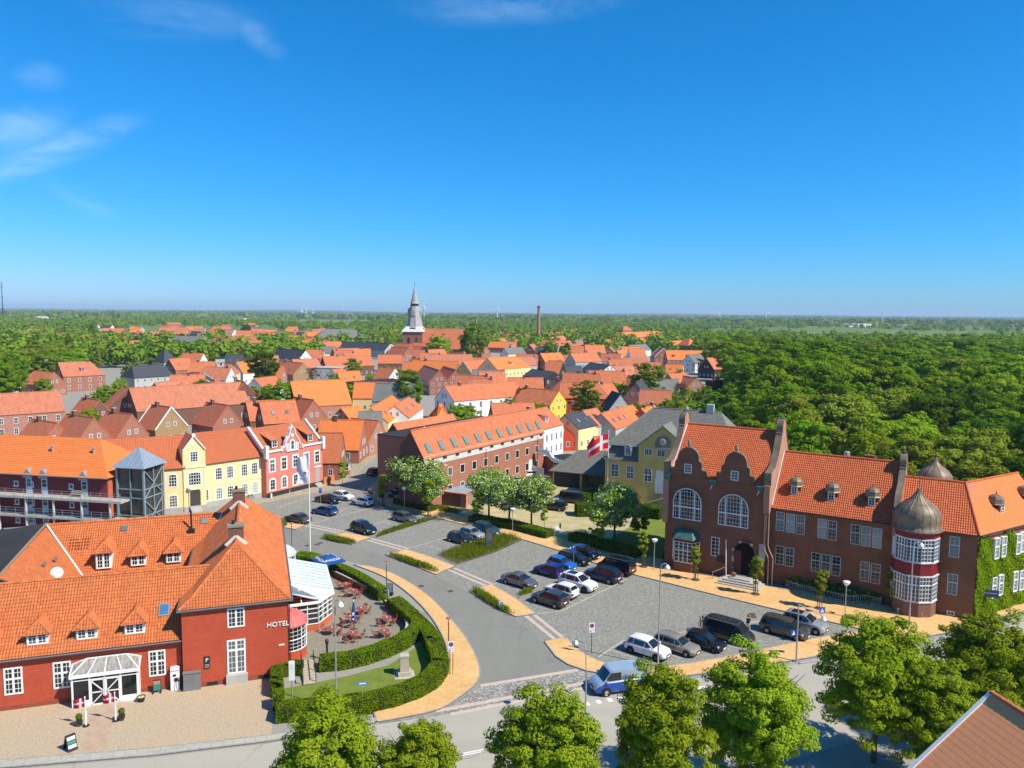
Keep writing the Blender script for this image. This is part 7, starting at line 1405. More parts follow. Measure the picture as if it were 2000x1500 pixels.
bch=thing('gallery_bench','weathered wooden bench on the upper gallery','bench',af.W(-4.6,-.6,5.55),af.a)
for k in range(4):MB().box(-1,-.25+k*.12,.42,1,-.16+k*.12,.46).build('seat_slat',RW_,bch)
for k in range(3):MB().box(-1,.24,.55+k*.15,1,.28,.66+k*.15).build('back_slat',RW_,bch)
for s in(-1,1):MB().box(s*.9-.04,-.25,0,s*.9+.04,.28,.42).build('leg',RW_,bch)
tg=G(283,914,10);tf=Fr(tg.x-4.6,tg.y+.9,-11);lt=thing('lift_tower','glass lift tower with blue grey steel frame and zinc pyramid roof','tower',(*tf.o,0),tf.a);TW=4.4;ST=plain('blue_grey_steel',(.24,.32,.36),.5,.4,.2)
MB().box(.15,.15,0,TW-.15,TW-.15,9.9).build('glazing',plain('tower_glass',(.05,.045,.04),.08,.6,var=.3),lt);f=MB()
for x in(0,TW):
 for y in(0,TW):f.box(x-.13,y-.13,0,x+.13,y+.13,10)
for z in(9.8,6.7,5.4,2.75):
 for p,q in(((0,0),(TW,0)),((TW,0),(TW,TW))):f.bar((*p,z),(*q,z),.14)
f.box(TW/2-.07,-.07,0,TW/2+.07,.05,9.8);f.box(TW-.05,TW/2-.07,0,TW+.07,TW/2+.07,9.8)
for z0,z1 in((1,5.2),(5.2,9.6)):f.bar((TW+.05,0,z0),(TW+.05,TW,z1),.12);f.bar((TW+.05,TW,z0),(TW+.05,0,z1),.12)
f.build('frame',ST,lt);rp=MB();e=.55;P4=[(-e,-e,9.95),(TW+e,-e,9.95),(TW+e,TW+e,9.95),(-e,TW+e,9.95)];ap4=(TW/2,TW/2,12.6)
for q in range(4):rp.poly([P4[q],P4[(q+1)%4],ap4])
rp.poly(P4[::-1]);rz=rp.build('roof',ZINC,lt)
for q in range(4):
 for t in(.15,.3,.45,.6,.75,.9):A_=Vector(P4[q]).lerp(Vector(P4[(q+1)%4]),t);u_=1-abs(2*t-1);B_=A_.lerp(Vector((*((Vector(P4[q])+Vector(P4[(q+1)%4]))/2)[:2],9.95)).lerp(Vector(ap4),1),0);mid=(Vector(P4[q])+Vector(P4[(q+1)%4]))/2;up_=Vector(ap4)-mid;MB().bar(A_,A_+up_*u_*.97,.05,.06).build('seam',ZINC,rz)
# ------------------------------------------------------------------ the old town
WN={'br':(B_RED,'red brick'),'pk':(B_PINK,'pale brick'),'bb':(B_BROWN,'brown brick'),'by':(B_YEL,'yellow brown brick'),'wh':(P_WHITE,'white'),'py':(P_PALE,'pale yellow'),'oc':(P_OCHRE,'ochre'),'yy':(P_BRIGHTY,'bright yellow'),'rd':(P_RED,'bright red'),'gy':(P_GREY,'grey'),'bk':(TIMBER_BLACK,'black timber'),'dk':(B_DARK,'dark brick')}
RN={'o':(T_FAR,'orange tiled'),'w':(T_OLD,'weathered red'),'p':(T_PINK,'faded red'),'n':(T_BRIGHT,'bright orange'),'b':(T_BROWN,'brown tiled'),'g':(T_GREY,'grey tiled'),'s':(SLATE,'dark slate'),'f':(FELT,'flat black'),'c':(CONC,'flat pale')}
HOUSES=[]
def H_(A,B,zr,w,ze,wl,rf,hipA=0,hipB=0,lab=None,**k):
 a,b=G(*A,zr),G(*B,zr);c=(a+b)/2;HOUSES.append((c.x,c.y,max((b-a).length,w)*.6))
 lab=lab or f'{WN[wl][1]} house with {RN[rf][1]} roof in the old town rows'
 return house(lab,A,B,zr,w,ze,WN[wl][0],RN[rf][0],hipA,hipB,group='houses of the old town',**k)
H_((-20,770),(117,763),11,11,6.2,'pk','p',lab='long pale brick house with faded roof behind the gallery flats',win=(.95,1.6,2,2,2.9))
H_((-40,722),(27,722),9.6,10,9.3,'wh','c',lab='flat roofed off-white block at the town edge',win=(1.1,1.5,2,2,3))
H_((38,710),(88,709),10,12,6,'br','o',4.4,4.4,lab='brick house with orange pyramid roof beside the off-white block')
H_((66,724),(106,727),9,9,4.6,'br','o',lab='brick gable house in front of the orange pyramid roof')
H_((113,708),(194,705),11.5,12,6.3,'br','p',0,3.5,chim=((.7,0),),dorm=1,lab='large brick house with lichened hip roof and single dormer',win=(1.0,1.7,2,3,3.2))
o=H_((72,700),(122,697),11,8,6,'wh','g',lab='white house with swept white gable and grey roof')
H_((28,699),(70,699),9,10,5,'gy','s',lab='grey house with blue black roof at the edge of the trees')
H_((248,715),(326,711),10,11,5.5,'gy','s',2,2,lab='long grey house with blue black slate roof')
H_((308,684),(338,683),12,12,6,'gy','s',3.6,3.6,lab='house with steep dark slate pyramid roof')
H_((213,679),(304,678),7,9,6.7,'gy','c',lab='long low grey flat roofed block')
H_((195,667),(273,665),9.5,12,5,'pk','p',lab='long pale brick building with faded roof near the poplars')
H_((121,672),(189,670),9.5,12,5,'pk','p',lab='pale brick building with faded roof beside the big trees')
H_((328,656),(416,657),13,18,6.5,'br','g',7,7,dorm=3,lab='broad brick building with grey mansard roof and dormers')
H_((252,758),(470,746),11,13,5.2,'bb','p',lab='long old barn with faded tile roof and three cross gables',win=(.9,1.3,2,2,4))
def hg(apex,zr,ang,L,w,ze,wl,rf,lab,**k):
 a=G(*apex,zr);b=a+Vector((math.cos(R(ang)),math.sin(R(ang)),0))*L;HOUSES.append(((a.x+b.x)/2,(a.y+b.y)/2,w*.5))
 return house(lab,(b.x,b.y),(a.x,a.y),zr,w,ze,WN[wl][0],RN[rf][0],world=True,group='houses of the old town',**k)
hg((250,757),10.9,125,8,12,5,'bb','w','broad brown gable with arched loft door on the old barn');hg((348,751),11.2,105,8,10,5.2,'bb','p','hoist gable with green hood in the middle of the old barn');hg((478,746),11.2,125,9,11,5.2,'bb','w','plain brown gable at the far end of the old barn')
R15=[((62,818),(112,826),7.6,7.5,'br','w','low brick cottage with chimney behind the bright orange flats roof'),((130,808),(184,816),9,8,'br','b','brick gable house with two gable windows and white veranda band'),((208,803),(258,809),9,8,'br','b','brick gable house next to the yellow corner house roof'),((296,790),(334,795),9.2,8.5,'by','b','yellow brown gable house with white bargeboards'),((403,785),(445,791),9,8.5,'br','b','brick gable house with satellite dish behind the corner house'),((480,784),(536,781),8.5,8,'dk','o','dark gabled house with solar panels and two skylights'),((541,783),(566,787),8.2,6.5,'br','w','narrow brick gable with one solar panel'),((575,775),(613,781),9,8,'br','w','brick gable house behind the small yard flagpole'),((160,776),(194,781),8.5,8,'bb','w','brown gable house with tall gable chimney')]
for A,B,zr,w,wl,rf,lab in R15:H_(A,B,zr,w,zr*.45,wl,rf,lab=lab,chim=((.3,0),)if w>7 else(),trim=WHITE if 'bargeboards' in lab else None)
pv=G(508,790,8.0);o=thing('solar_panels','row of dark solar panels along the ridge of the gabled house','solar panel',(*(G(508,783,8.5)).xy,0),0)
for k in range(6):MB().box(-.7,-.5,0,.65,.5,.06).build('panel',plain('solar_blue',(.02,.025,.035),.15,.6),o,(-4.3+k*1.42,-1.0,7.75),(R(42),0,0))
H_((567,745),(673,741),11.5,14,4.6,'pk','n',chim=(),lab='large house with sweeping bright orange roof and brick porch gable');hg((633,768),7.8,95,5,5,5.0,'br','n','small brick porch gable on the bright orange roof')
H_((680,746),(768,739),7.6,10,7.2,'br','f',lab='two storey brick house with flat black roof and arched windows',win=(.8,1.5,1,2,2.8))
H_((428,712),(464,712),9.6,10,6,'py','o',2.5,2.5,lab='cream house with orange hip roof and tall chimney',chim=((.1,0),));hg((386,733),8.2,100,9,9,5.6,'br','s','brick house with white edged pediment gable',trim=WHITE);hg((362,731),8,100,8,7,4,'bk','s','black boarded barn gable with tall chimney')
T2=[((372,706),(421,706),9,10,'br','o'),((461,707),(494,705),10,9,'wh','n'),((545,704),(592,709),10,10,'by','o'),((570,702),(619,700),9,10,'br','p'),((536,680),(597,684),11,10,'wh','s'),((420,698),(491,697),7,9,'gy','f'),((446,677),(479,678),10,9,'br','b'),((478,657),(500,657),11,9,'wh','b'),((563,655),(596,655),12,12,'br','n'),((556,667),(600,666),8,9,'br','n'),((672,667),(762,671),10,11,'gy','s'),((628,677),(655,677),9,9,'wh','g'),((650,681),(700,680),9,10,'br','p'),((698,681),(724,681),10,10,'br','n'),((630,696),(724,694),10,11,'bb','w'),((618,715),(672,716),6.6,9,'gy','c'),((742,717),(772,719),9,9,'wh','o'),((830,692),(922,692),11,12,'br','p'),((806,703),(894,706),10,11,'br','n'),((758,684),(800,682),9,9,'pk','o'),((738,693),(785,693),9,9,'bb','w'),((796,682),(830,683),10,9,'br','p'),((870,673),(950,676),10,11,'br','p'),((720,668),(765,671),9,9,'wh','s'),((985,679),(1020,678),9,9,'wh','g'),((1008,691),(1050,692),9,9,'br','o'),((960,661),(985,660),9,10,'br','o'),((990,652),(1033,653),9,11,'br','n'),((1060,650),(1098,648),9,11,'br','n'),((1070,660),(1100,655),9,10,'bb','o'),((1055,690),(1095,689),9.5,10,'br','n'),((1145,683),(1180,682),8,8,'wh','p'),((1204,684),(1240,683),8,8,'br','n'),((1175,690),(1215,691),9,10,'wh','b'),((1120,664),(1145,662),8,9,'pk','g'),((1228,674),(1262,672),9,9,'wh','g'),((1300,711),(1335,712),8,8,'wh','n'),((1330,733),(1360,738),7.5,8,'pk','p'),((1305,730),(1340,728),8.5,9,'br','w'),((1425,692),(1440,690),9,9,'gy','s'),((1195,717),(1235,714),8,8,'pk','p'),((1158,727),(1175,722),8,7,'wh','o'),((1100,716),(1135,714),8,8,'gy','s'),((1228,733),(1250,738),7,8,'wh','n')]
for A,B,zr,w,wl,rf in T2:
 H_(A,B,zr,w,zr*(.95 if rf in 'fc' else.52),wl,rf,chim=((.3,0),)if w>9 and rf not in 'fc' else(),sky=random.choice((0,0,2)))
for A,B,zr in(((765,677),(798,679),11.5),((800,676),(846,678),11.5),((772,670),(803,671),13.4),((806,669),(852,670),13.2),((835,683),(868,682),11)):H_(A,B,zr,10,5.5,'br','o',lab='brick house with orange roof at the foot of the church')
H_((612,643),(713,643),15,20,7,'br','g',11,11,lab='big hall with grey brown hip roof before the tree belt')
H_((868,754),(1006,745),10.4,10.5,6.3,'wh','o',lab='long white house with orange roof and grey end gable',win=(1.0,1.9,2,4,3.6),chim=((.2,0),))
H_((1022,757),(1092,763),9.5,9,5.6,'yy','o',lab='bright yellow gable house with orange roof',chim=((.1,0),));hg((1020,760),8.8,100,6,5.5,5.5,'oc','o','ochre cross gable on the bright yellow house')
H_((1095,746),(1194,748),10.5,10,6.0,'rd','w',0,4.5,lab='bright red house with weathered hip roof between two big trees')
H_((952,699),(1018,695),12,12,7,'py','n',0,5,lab='pale yellow house with steep orange hip roof and white balcony dormer',dorm=1);H_((905,706),(952,702),10.2,9.5,5,'oc','o',lab='ochre gable house with white bargeboards',trim=WHITE)
H_((828,713),(858,723),10,8,5.6,'br','p',lab='tall brick gable beside the big town tree');H_((866,715),(890,722),10,7,5.8,'br','w',lab='brick twin gable next to the ochre gable house')
H_((1038,721),(1082,726),8.5,9,6,'bk','s',lab='black and white modern house with glazed balcony');H_((1071,704),(1100,705),11.2,13,5,'bk','o',lab='black gabled house with long orange roof slope');H_((1114,690),(1165,689),13,10,9,'gy','o',lab='tall grey gable block with orange roof');H_((1152,708),(1191,713),9.4,8,6.8,'wh','s',lab='white house with low dark roof in front of the brown roof');H_((1213,699),(1264,699),9.5,11,4.8,'pk','b',lab='house with wide plain brown roof')
H_((1300,684),(1438,685),11,11,5.6,'br','n',lab='long brick terrace with orange roof and white dormers',dorm=5);hg((1296,680),11.8,95,10,11,6.5,'br','o','brick gable with tall pointed green window and white verge',trim=WHITE)
H_((1198,650),(1287,647),13,13,8,'br','n',lab='long brick school building with orange roof');H_((1212,637),(1230,637),17,12,12,'br','w',4.2,4.2,lab='school tower with red pyramid roof');H_((1228,647),(1256,648),13,12,8,'br','n',5,5,lab='school wing with orange pyramid roof');H_((1235,660),(1262,660),9.5,10,6,'br','n',4,4,lab='lower school pavilion with orange pyramid roof')
H_((1295,666),(1352,665),9,10,5,'br','n',lab='low brick wing with orange roof beside the woodland');H_((1333,660),(1355,661),12,12,6,'br','n',4.5,4.5,lab='brick pavilion with orange pyramid roof beside the woodland');H_((1344,693),(1368,691),10,9,5.5,'wh','g',lab='white gable house with pale patched roof');H_((1380,699),(1424,697),10.5,10,5,'bk','o',lab='black gable house with orange roof at the woodland edge')
H_((1103,810),(1141,803),8.4,8,5.4,'py','s',sky=2,lab='yellow lane house with dark roof and two roof lights');H_((1138,802),(1166,797),8.6,8,5.0,'gy','p',dorm=1,lab='pale grey lane house with zinc dormer');H_((1174,807),(1214,796),8.0,8,4.4,'gy','o',sky=3,lab='pale lane house with orange roof and three roof lights');H_((1212,796),(1236,791),8.0,8,4.4,'pk','n',lab='lane house with dark end wall and orange roof');H_((1252,798),(1278,791),7.6,8,4.2,'br','n',lab='lane cottage with two tall chimneys',chim=((.2,0),(.8,0)))
H_((1083,816),(1098,826),6.8,6,4,'rd','w',lab='little red annex between the white house and the lane');H_((1159,853),(1172,852),5.2,5,2.6,'bk','o',lab='small black shed gable behind the garage',gwin=False)
H_((724,797),(766,772),8.2,9,4.6,'py','n',sky=3,lab='cream lane house with striped new orange tiles');H_((770,792),(800,775),7.8,8,4.6,'wh','o',sky=2,lab='whitewashed lane house with orange roof and roof lights');H_((845,790),(870,789),7.4,8,3.6,'wh','n',3,2,lab='small orange hip roof behind the office skylights');H_((700,804),(746,803),8.2,8,5,'bb','g',lab='brown brick house with grey roof and dormer on the lane');H_((666,797),(702,793),6.5,8,3.6,'br','n',lab='low house with plain orange roof behind the yard');H_((618,838),(640,832),6.8,7,3.2,'br','o',lab='low outhouse with orange roof behind the rose house')
H_((500,806),(560,802),4.2,6,3.6,'wh','c',lab='low white flat roofed extension behind the rose house',gwin=False)
k=0;tries=0
while k<75 and tries<4000:
 tries+=1;px=random.uniform(330,1290);py=random.uniform(652,735)if random.random()<.75 else random.uniform(735,790);zr=random.uniform(7.8,10.2);g=G(px,py,zr)
 if g.y>620 or(g.y<190)or any((g.x-x)**2+(g.y-y)**2<(r+6.2)**2 for x,y,r in HOUSES):continue
 if 700<px<790 and py>760:continue
 L=random.uniform(8,15);an=R(random.choice((0,8,-12,25,70,100))+random.uniform(-6,6));dv_=Vector((math.cos(an),math.sin(an)))*L/2;wl=random.choice(['br']*5+['pk','bb','wh','wh','py','gy']);rf=random.choice('oooonnwppbgs')
 c_=((random.random(),0),)if random.random()<.5 else();s_=random.choice((0,0,0,2));ex=(' and chimney' if c_ else '')+(' and roof lights' if s_ else '')
 HOUSES.append((g.x,g.y,6));house(f'{WN[wl][1]} {"long" if L > 11.5 else "short"} house with {RN[rf][1]} roof{ex} in old town',(g.x-dv_.x,g.y-dv_.y),(g.x+dv_.x,g.y+dv_.y),zr,random.uniform(7.5,9.5),zr*.5,WN[wl][0],RN[rf][0],world=True,group='houses of the old town',chim=c_,sky=s_);k+=1
k=0
while k<140:
 px=random.uniform(10,1330);py=random.uniform(626,668);zr=random.uniform(7.5,9.5);g=G(px,py,zr)
 if g.y>1300 or any((g.x-x)**2+(g.y-y)**2<(r+7)**2 for x,y,r in HOUSES):k+=.02;continue
 L=random.uniform(10,20);an=random.uniform(-.5,.4);dv_=Vector((math.cos(an),math.sin(an)))*L/2;wl=random.choice(['br','br','pk','wh','bb','gy']);rf=random.choice('onnoppowgs');HOUSES.append((g.x,g.y,7))
 house(f'{WN[wl][1]} house with {RN[rf][1]} roof in the outer rows of town',(g.x-dv_.x,g.y-dv_.y),(g.x+dv_.x,g.y+dv_.y),zr,random.uniform(9,12),zr*.5,WN[wl][0],RN[rf][0],world=True,group='houses in the outer rows of town',win=(1.1,1.4,1,1,3.5));k+=1
FARH=[(62,629),(82,633),(110,627),(128,628),(165,626),(198,628),(206,633),(75,640),(125,640),(140,641),(215,641),(238,632),(340,630),(376,640),(265,645),(283,656),(380,638),(430,638),(442,638),(490,631),(530,644),(536,648),(985,636),(1048,640),(1060,638),(900,640),(640,628),(350,640),(20,632),(42,626),(260,650),(1100,637),(1175,640),(1268,645)]
for i,(px,py)in enumerate(FARH):
 g=G(px,py,7.5);L=random.uniform(9,20)*(1+g.y/3000);an=random.uniform(-.3,.3);dv_=Vector((math.cos(an),math.sin(an)))*L/2
 house('small distant house with orange roof among the trees beyond town',(g.x-dv_.x,g.y-dv_.y),(g.x+dv_.x,g.y+dv_.y),7.5,11,4,B_PINK,T_BRIGHT if i%3 else T_FAR,world=True,group='distant houses among the trees',win=(1.2,1.4,1,1,4))
for px0,px1,py,lab in((1648,1734,632,'long pale farm hall on the far fields'),(1752,1782,634,'white farm shed beyond the woodland'),(40,58,622,'white industrial hall far off among the trees'),(66,92,618,'pale industrial building near the horizon'),(1200,1262,626,'long grey hall beyond the school'),(465,488,622,'grey hall far behind the town trees')):
 g0,g1=G(px0,py,9),G(px1,py,9);house(lab,(g0.x,g0.y),(g1.x,g1.y+1),9,30,5,P_WHITE,plain('pale_sheet_roof',(.5,.47,.42),.6,.3),world=True,cat='hall',group='distant halls',bare=True)
cx,cy=D(810,640,520).x,520.0;ch=thing('church','church with brick tower base, grey shingled steeple and long orange nave roof','church',(cx,cy,-6.9),R(-6));ch.scale=(1.209,)*3;SHG=plain('grey_shingle',(.36,.35,.33),.8,.3,var=.12,scale=.6)
MB().box(-5.6,-5.6,5.71,5.6,5.6,22).build('tower_wall',B_RED,ch)
for s in(-1,1):
 for x in(-2.2,2.2):window(ch,x,-5.6,15.5,1.4,3.2,cols=1,rows=1,fw=.15,frame=B_DARK,arch=.6)
 window(ch,s*5.6,0,15.5,1.4,3.2,R(90)*s,cols=1,rows=1,fw=.15,frame=B_DARK,arch=.6)
def taper(r0,z0,r1,z1,mat,nm,n=8):
 return MB().lathe([(r0,z0),(r1,z1)],n,a0=R(22.5),a1=R(382.5)).build(nm,mat,ch)
sk_=MB();q0=[(-6.2,-6.2,21.8),(6.2,-6.2,21.8),(6.2,6.2,21.8),(-6.2,6.2,21.8)];q1=[(-3.9,-3.9,24.8),(3.9,-3.9,24.8),(3.9,3.9,24.8),(-3.9,3.9,24.8)]
for i in range(4):sk_.poly([q0[i],q0[(i+1)%4],q1[(i+1)%4],q1[i]])
sk_.poly(q0[::-1]);sk_.build('skirt_roof',plain('white_lead',(.6,.6,.57),.6,.3),ch)
taper(4.6,24.2,2.55,36.0,SHG,'steeple_body');taper(2.2,36,2.2,37.6,DARK,'lantern');taper(2.5,37.4,1.9,38.4,SHG,'lantern_cornice');taper(1.95,38.3,.12,47.2,SHG,'spire');MB().tube([(0,0,47),(0,0,49.5)],.08,6).lathe([(.05,48),(.3,48.3),(.05,48.6)],8).build('vane',DARK,ch)
for k in range(4):
 a=R(90*k-90);d_=obj('gablet',None,ch,(3.1*math.cos(a),3.1*math.sin(a),30.6),a+R(90));MB().vprism([(-1.1,0),(-1.1,2.6),(0,4.2),(1.1,2.6),(1.1,0)],-.6,1.2).build('gablet_wall',SHG,d_);MB().box(-.6,-.64,.6,.6,-.6,2.4).build('louvre',P_STONE,d_)
 e_=5.62;MB().box(-1.6,-.1,0,1.6,.0,1.2).build('red_hatch',plain('dark_red_trim',(.16,.012,.018),.5),ch,(4.9*math.cos(a),4.9*math.sin(a),23.0),a+R(90))
MB().box(5.6,-7,5.71,29,7,13).build('nave_wall',B_RED,ch);MB().slab([(5.6,-7.6,12.6),(29.5,-7.6,12.6),(29.5,0,23.6),(5.6,0,23.6)],.3).slab([(29.5,7.6,12.6),(5.6,7.6,12.6),(5.6,0,23.6),(29.5,0,23.6)],.3).build('nave_roof',T_FAR,ch);MB().poly([(29,-7,13),(29,7,13),(29,0,23.4)]).build('nave_gable',B_RED,ch)
p=D(1052,640,800);o=thing('factory_chimney','tall round brick factory chimney above the roofs','chimney',(p.x,800,0));MB().lathe([(2.0,0),(1.35,37.6)],14,cap=False).build('shaft',B_PINK,o);MB().lathe([(1.5,37.5),(1.6,38.5),(1.55,40),(1.2,40)],14).build('crown',B_DARK,o)
p=D(930,625,900);o=thing('factory_chimney','slim pale chimney stub among the far trees','chimney',(p.x,900,0));MB().lathe([(1.3,0),(.9,25.5)],10).build('shaft',B_YEL,o);MB().lathe([(1.0,25.5),(1.1,26.5)],10).build('crown',DARK,o)
TWH=plain('turbine_white',(.75,.76,.77),.5,.4,var=.02)
for i,(px,hub_py,d,ph,lab)in enumerate([(828,598,2600,.4,'white wind turbine standing just right of the church steeple'),(971,602,3000,.1,'white wind turbine between the steeple and the brick chimney'),(1402,611,4600,.5,'faint wind turbine above the woodland beside the school'),(1497,611,4200,1.6,'pale wind turbine above the middle of the woodland'),(1724,610,2400,1.5,'white wind turbine beside the long farm hall'),(598,602,4200,.9,'pale wind turbine left of the grey hip roofed hall, middle of three'),(589,606,4600,.2,'faint wind turbine mast, first of three on the horizon'),(612,606,4400,1.2,'faint wind turbine, last of three on the horizon')]):
 p=D(px,hub_py,d);o=thing('wind_turbine',lab,'wind turbine',(p.x,d,0),0,'wind turbines on the horizon');hz=p.z;s=d/2800
 MB().tube([(0,0,0),(0,0,hz)],[2.2*s,1.3*s],8).build('tower',TWH,o);MB().box(-1.5*s,-3.5*s,hz-1.5*s,1.5*s,3.5*s,hz+1.5*s).build('nacelle',TWH,o)
 for k in range(3):t=ph+k*2.094;u=Vector((math.sin(t),0,math.cos(t)));MB().tube([Vector((0,-4*s,hz)),Vector((0,-4*s,hz))+u*12*s,Vector((0,-4*s,hz))+u*21*s],[.9*s,1.0*s,.3*s],6).build('blade',TWH,o)
p=D(5,600,1600);o=thing('radio_mast','thin dark radio mast rising beside the left tree belt','mast',(p.x,1600,0));zt=D(5,550,1600).z
MB().tube([(0,0,0),(0,0,zt)],[1.1,.5],6).build('mast_shaft',DARK,o)
for z in(30,55,75):MB().box(-1.6,-1.6,z,1.6,1.6,z+1).build('platform',DARK,o)
q=[G(1938,1352,14.0),G(2120,1480,14.0)]
nr=thing('near_house','steep orange roof corner with white verge below the viewpoint','house',(0,0,0));A_,B_=G(1936,1353,14),G(2105,1462,14.0);d_=(B_-A_).normalized();s_=Vector((d_.y,-d_.x,0));lo_=lambda p:Vector((p.x,p.y,0))+s_*6.5+Vector((0,0,8.3))
pl_=[A_,B_,lo_(B_),lo_(A_)];tiled_roof('roof',[[tuple(v)for v in pl_],[tuple(v)for v in(B_,A_,Vector((A_.x,A_.y,8.3))-s_*6.5,Vector((B_.x,B_.y,8.3))-s_*6.5)]],[tile('near_flat_tile',(.98,.37,.16),(.9,.32,.13),.17,.24,bump=False,dirt=.25),EDGE],nr,tw=.17,th=.24,amp=.001,lift=.004)
for sg in(1,-1):MB().bar(A_+Vector((0,0,.03)),Vector((A_.x,A_.y,8.32))+s_*6.5*sg,.22,.1).build('verge',P_WHITE,nr)
bx_=[Vector((v.x,v.y,0))+s_*6.1*k_+d_*.15 for v in(A_,B_)for k_ in(1,-1)];MB().prism([(v.x,v.y)for v in(bx_[0],bx_[2],bx_[3],bx_[1])],0,8.5).build('wall',B_RED,nr);MB().poly([bx_[0]+Vector((0,0,8.5)),bx_[1]+Vector((0,0,8.5)),A_+d_*.15-Vector((0,0,.2))]).build('gable',B_RED,nr)
ridge_tiles('ridge',A_+Vector((0,0,.03)),B_+Vector((0,0,.03)),nr,T_FAR)
# ------------------------------------------------------------------ trees and planting
BARK=plain('bark',(.10,.075,.05),.95,.1,var=.3,scale=4)
LIME=leafm('lime_leaf',(.188,.286,.012),(.292,.388,.020),(.420,.480,.030))
GREENS=[leafm('oak_leaf',(.091,.175,.009),(.158,.254,.012)),leafm('beech_leaf',(.118,.229,.009),(.198,.320,.014)),leafm('maple_leaf',(.183,.294,.014),(.289,.400,.023)),leafm('willow_leaf',(.183,.229,.024),(.277,.320,.033)),leafm('dark_leaf',(.060,.113,.009),(.098,.167,.012))]
COPP=leafm('copper_beech_leaf',(.035,.012,.016),(.06,.02,.022),(.08,.03,.03));HAWT=leafm('hawthorn_leaf',(.122,.225,.011),(.208,.320,.018));BLOS=leafm('blossom',(.55,.58,.38),(.68,.7,.5),(.75,.75,.6),.2)
def crown_mesh(name,n,rx,rz,zc,leaf,mat,clumps=60,cr=.32,seed=1,taper=0.0,shell=.55,blossom=0):
 """crown of many leaf faces grouped in clumps through an uneven volume"""
 rg=np.random.default_rng(seed);c=rg.normal(size=(clumps,3));c/=np.linalg.norm(c,axis=1)[:,None]
 rad=rg.uniform(shell,1,clumps)[:,None];c=c*rad;c*=(1+.16*np.sin(c[:,:1]*4+seed)+.12*np.sin(c[:,1:2]*5-seed))
 k=1-taper*np.clip(c[:,2:3],-1,1);C_=np.concatenate([c[:,:1]*rx*k,c[:,1:2]*rx*k,c[:,2:3]*rz],1)
 w_=rg.uniform(.65,1.35,clumps);ci=rg.choice(clumps,n,p=w_/w_.sum());d=rg.normal(size=(n,3));d/=np.linalg.norm(d,axis=1)[:,None];d[:,2]=d[:,2]*.75+.12
 rr=cr*rx*w_[ci]*rg.uniform(.35,1,n)**.5;pos=C_[ci]+d*rr[:,None]*np.array([1,1,.72]);nr=d+.5*C_[ci]/rx;nr[:,2]+=.35;pos[:,2]+=zc
 tint=np.clip(rg.random(clumps)[ci]*.8+rg.random(n)*.2,0,1)
 o=leaves(name,pos,nr,leaf,mat,None,None,.4,tint);me=o.data;bpy.data.objects.remove(o)
 if blossom:
  m=rg.random(n)<blossom;ob=leaves(name+'_b',pos[m]+d[m]*.12,nr[m],leaf*.8,BLOS,None,None,.7);mb=ob.data;bpy.data.objects.remove(ob);return me,mb
 return me
def trunk_mesh(name,h,r,zc,rx,rz,nb=9,seed=1):
 rg=random.Random(seed);mb=MB();mb.tube([(0,0,-.1),(.04*h*.2,0,h*.3),(0,.02*h,h*.6),(.02*h,0,zc+rz*.5)],[r,r*.8,r*.6,r*.15],8)
 for k in range(nb):
  a=k*2.4+rg.random();z0=h*.3+(zc+rz*.2-h*.3)*rg.random();L=rx*rg.uniform(.6,.9);p0=Vector((0,0,z0));p1=p0+Vector((math.cos(a),math.sin(a),.7))*L*.5;p2=p0+Vector((math.cos(a)*L,math.sin(a)*L,L*.75));mb.tube([p0,p1,p2],[r*.4,r*.25,r*.06],5)
 return mb.mesh(name,BARK)
PROTO={}
def proto(key,n,h,rx,rz,leaf,mat,**k):
 zc=h-rz;kw=dict(clumps=k.get('clumps',70),cr=k.get('cr',.34),seed=k.get('seed',1),taper=k.get('taper',0),shell=k.get('shell',.5),blossom=k.get('blossom',0))
 c=crown_mesh('crown',n,rx,rz,zc,leaf,mat,**kw);PROTO[key]=(c,trunk_mesh('trunk',h,k.get('r',h*.018),zc,rx,rz,seed=kw['seed']),h)
def tree(key,x,y,h=None,rot=None,label='tree',name='tree',group=None,sxy=None,z=0):
 c,t,ph=PROTO[key];s=(h or ph)/ph;o=thing(name,label,'tree',(x,y,z),0,group);o.rotation_euler=(0,0,random.random()*6.28 if rot is None else rot);q=sxy or s;o.scale=(q,q,s);obj('trunk',t,o)
 if isinstance(c,tuple):obj('crown',c[0],o);obj('blossom',c[1],o)
 else:obj('crown',c,o)
 return o
for i in range(3):proto(f'lime{i}',56000,10,3.4,4.1,.105,LIME,clumps=330,cr=.18,seed=21+i,taper=.2,shell=.42)
for i,m in enumerate(GREENS):proto(f'park{i}',13000,17,6.2,6.8,.3,m,clumps=130,cr=.2,seed=40+i,shell=.6)
proto('park5',13000,17,5.4,7.4,.3,GREENS[1],clumps=120,cr=.22,seed=51,shell=.6);proto('copper',7000,14,5,5.6,.34,COPP,clumps=70,cr=.28,seed=52)
for i in range(2):proto(f'haw{i}',9000,6.2,2.6,2.1,.13,HAWT,clumps=60,cr=.33,seed=60+i,blossom=.3,r=.14)
proto('sap',3000,4.6,.85,1.6,.10,GREENS[2],clumps=34,cr=.4,seed=70,r=.05,taper=.2);proto('saps',2200,4.2,.5,1.55,.09,GREENS[3],clumps=30,cr=.45,seed=71,r=.045);proto('con',6000,11,2.4,5.2,.26,GREENS[4],clumps=60,cr=.35,seed=72,taper=.75);proto('pop',5000,14,2.0,6.5,.3,GREENS[3],clumps=60,cr=.4,seed=73)
proto('bare',1400,10,3.6,3.6,.2,COPP,clumps=40,cr=.3,seed=74)
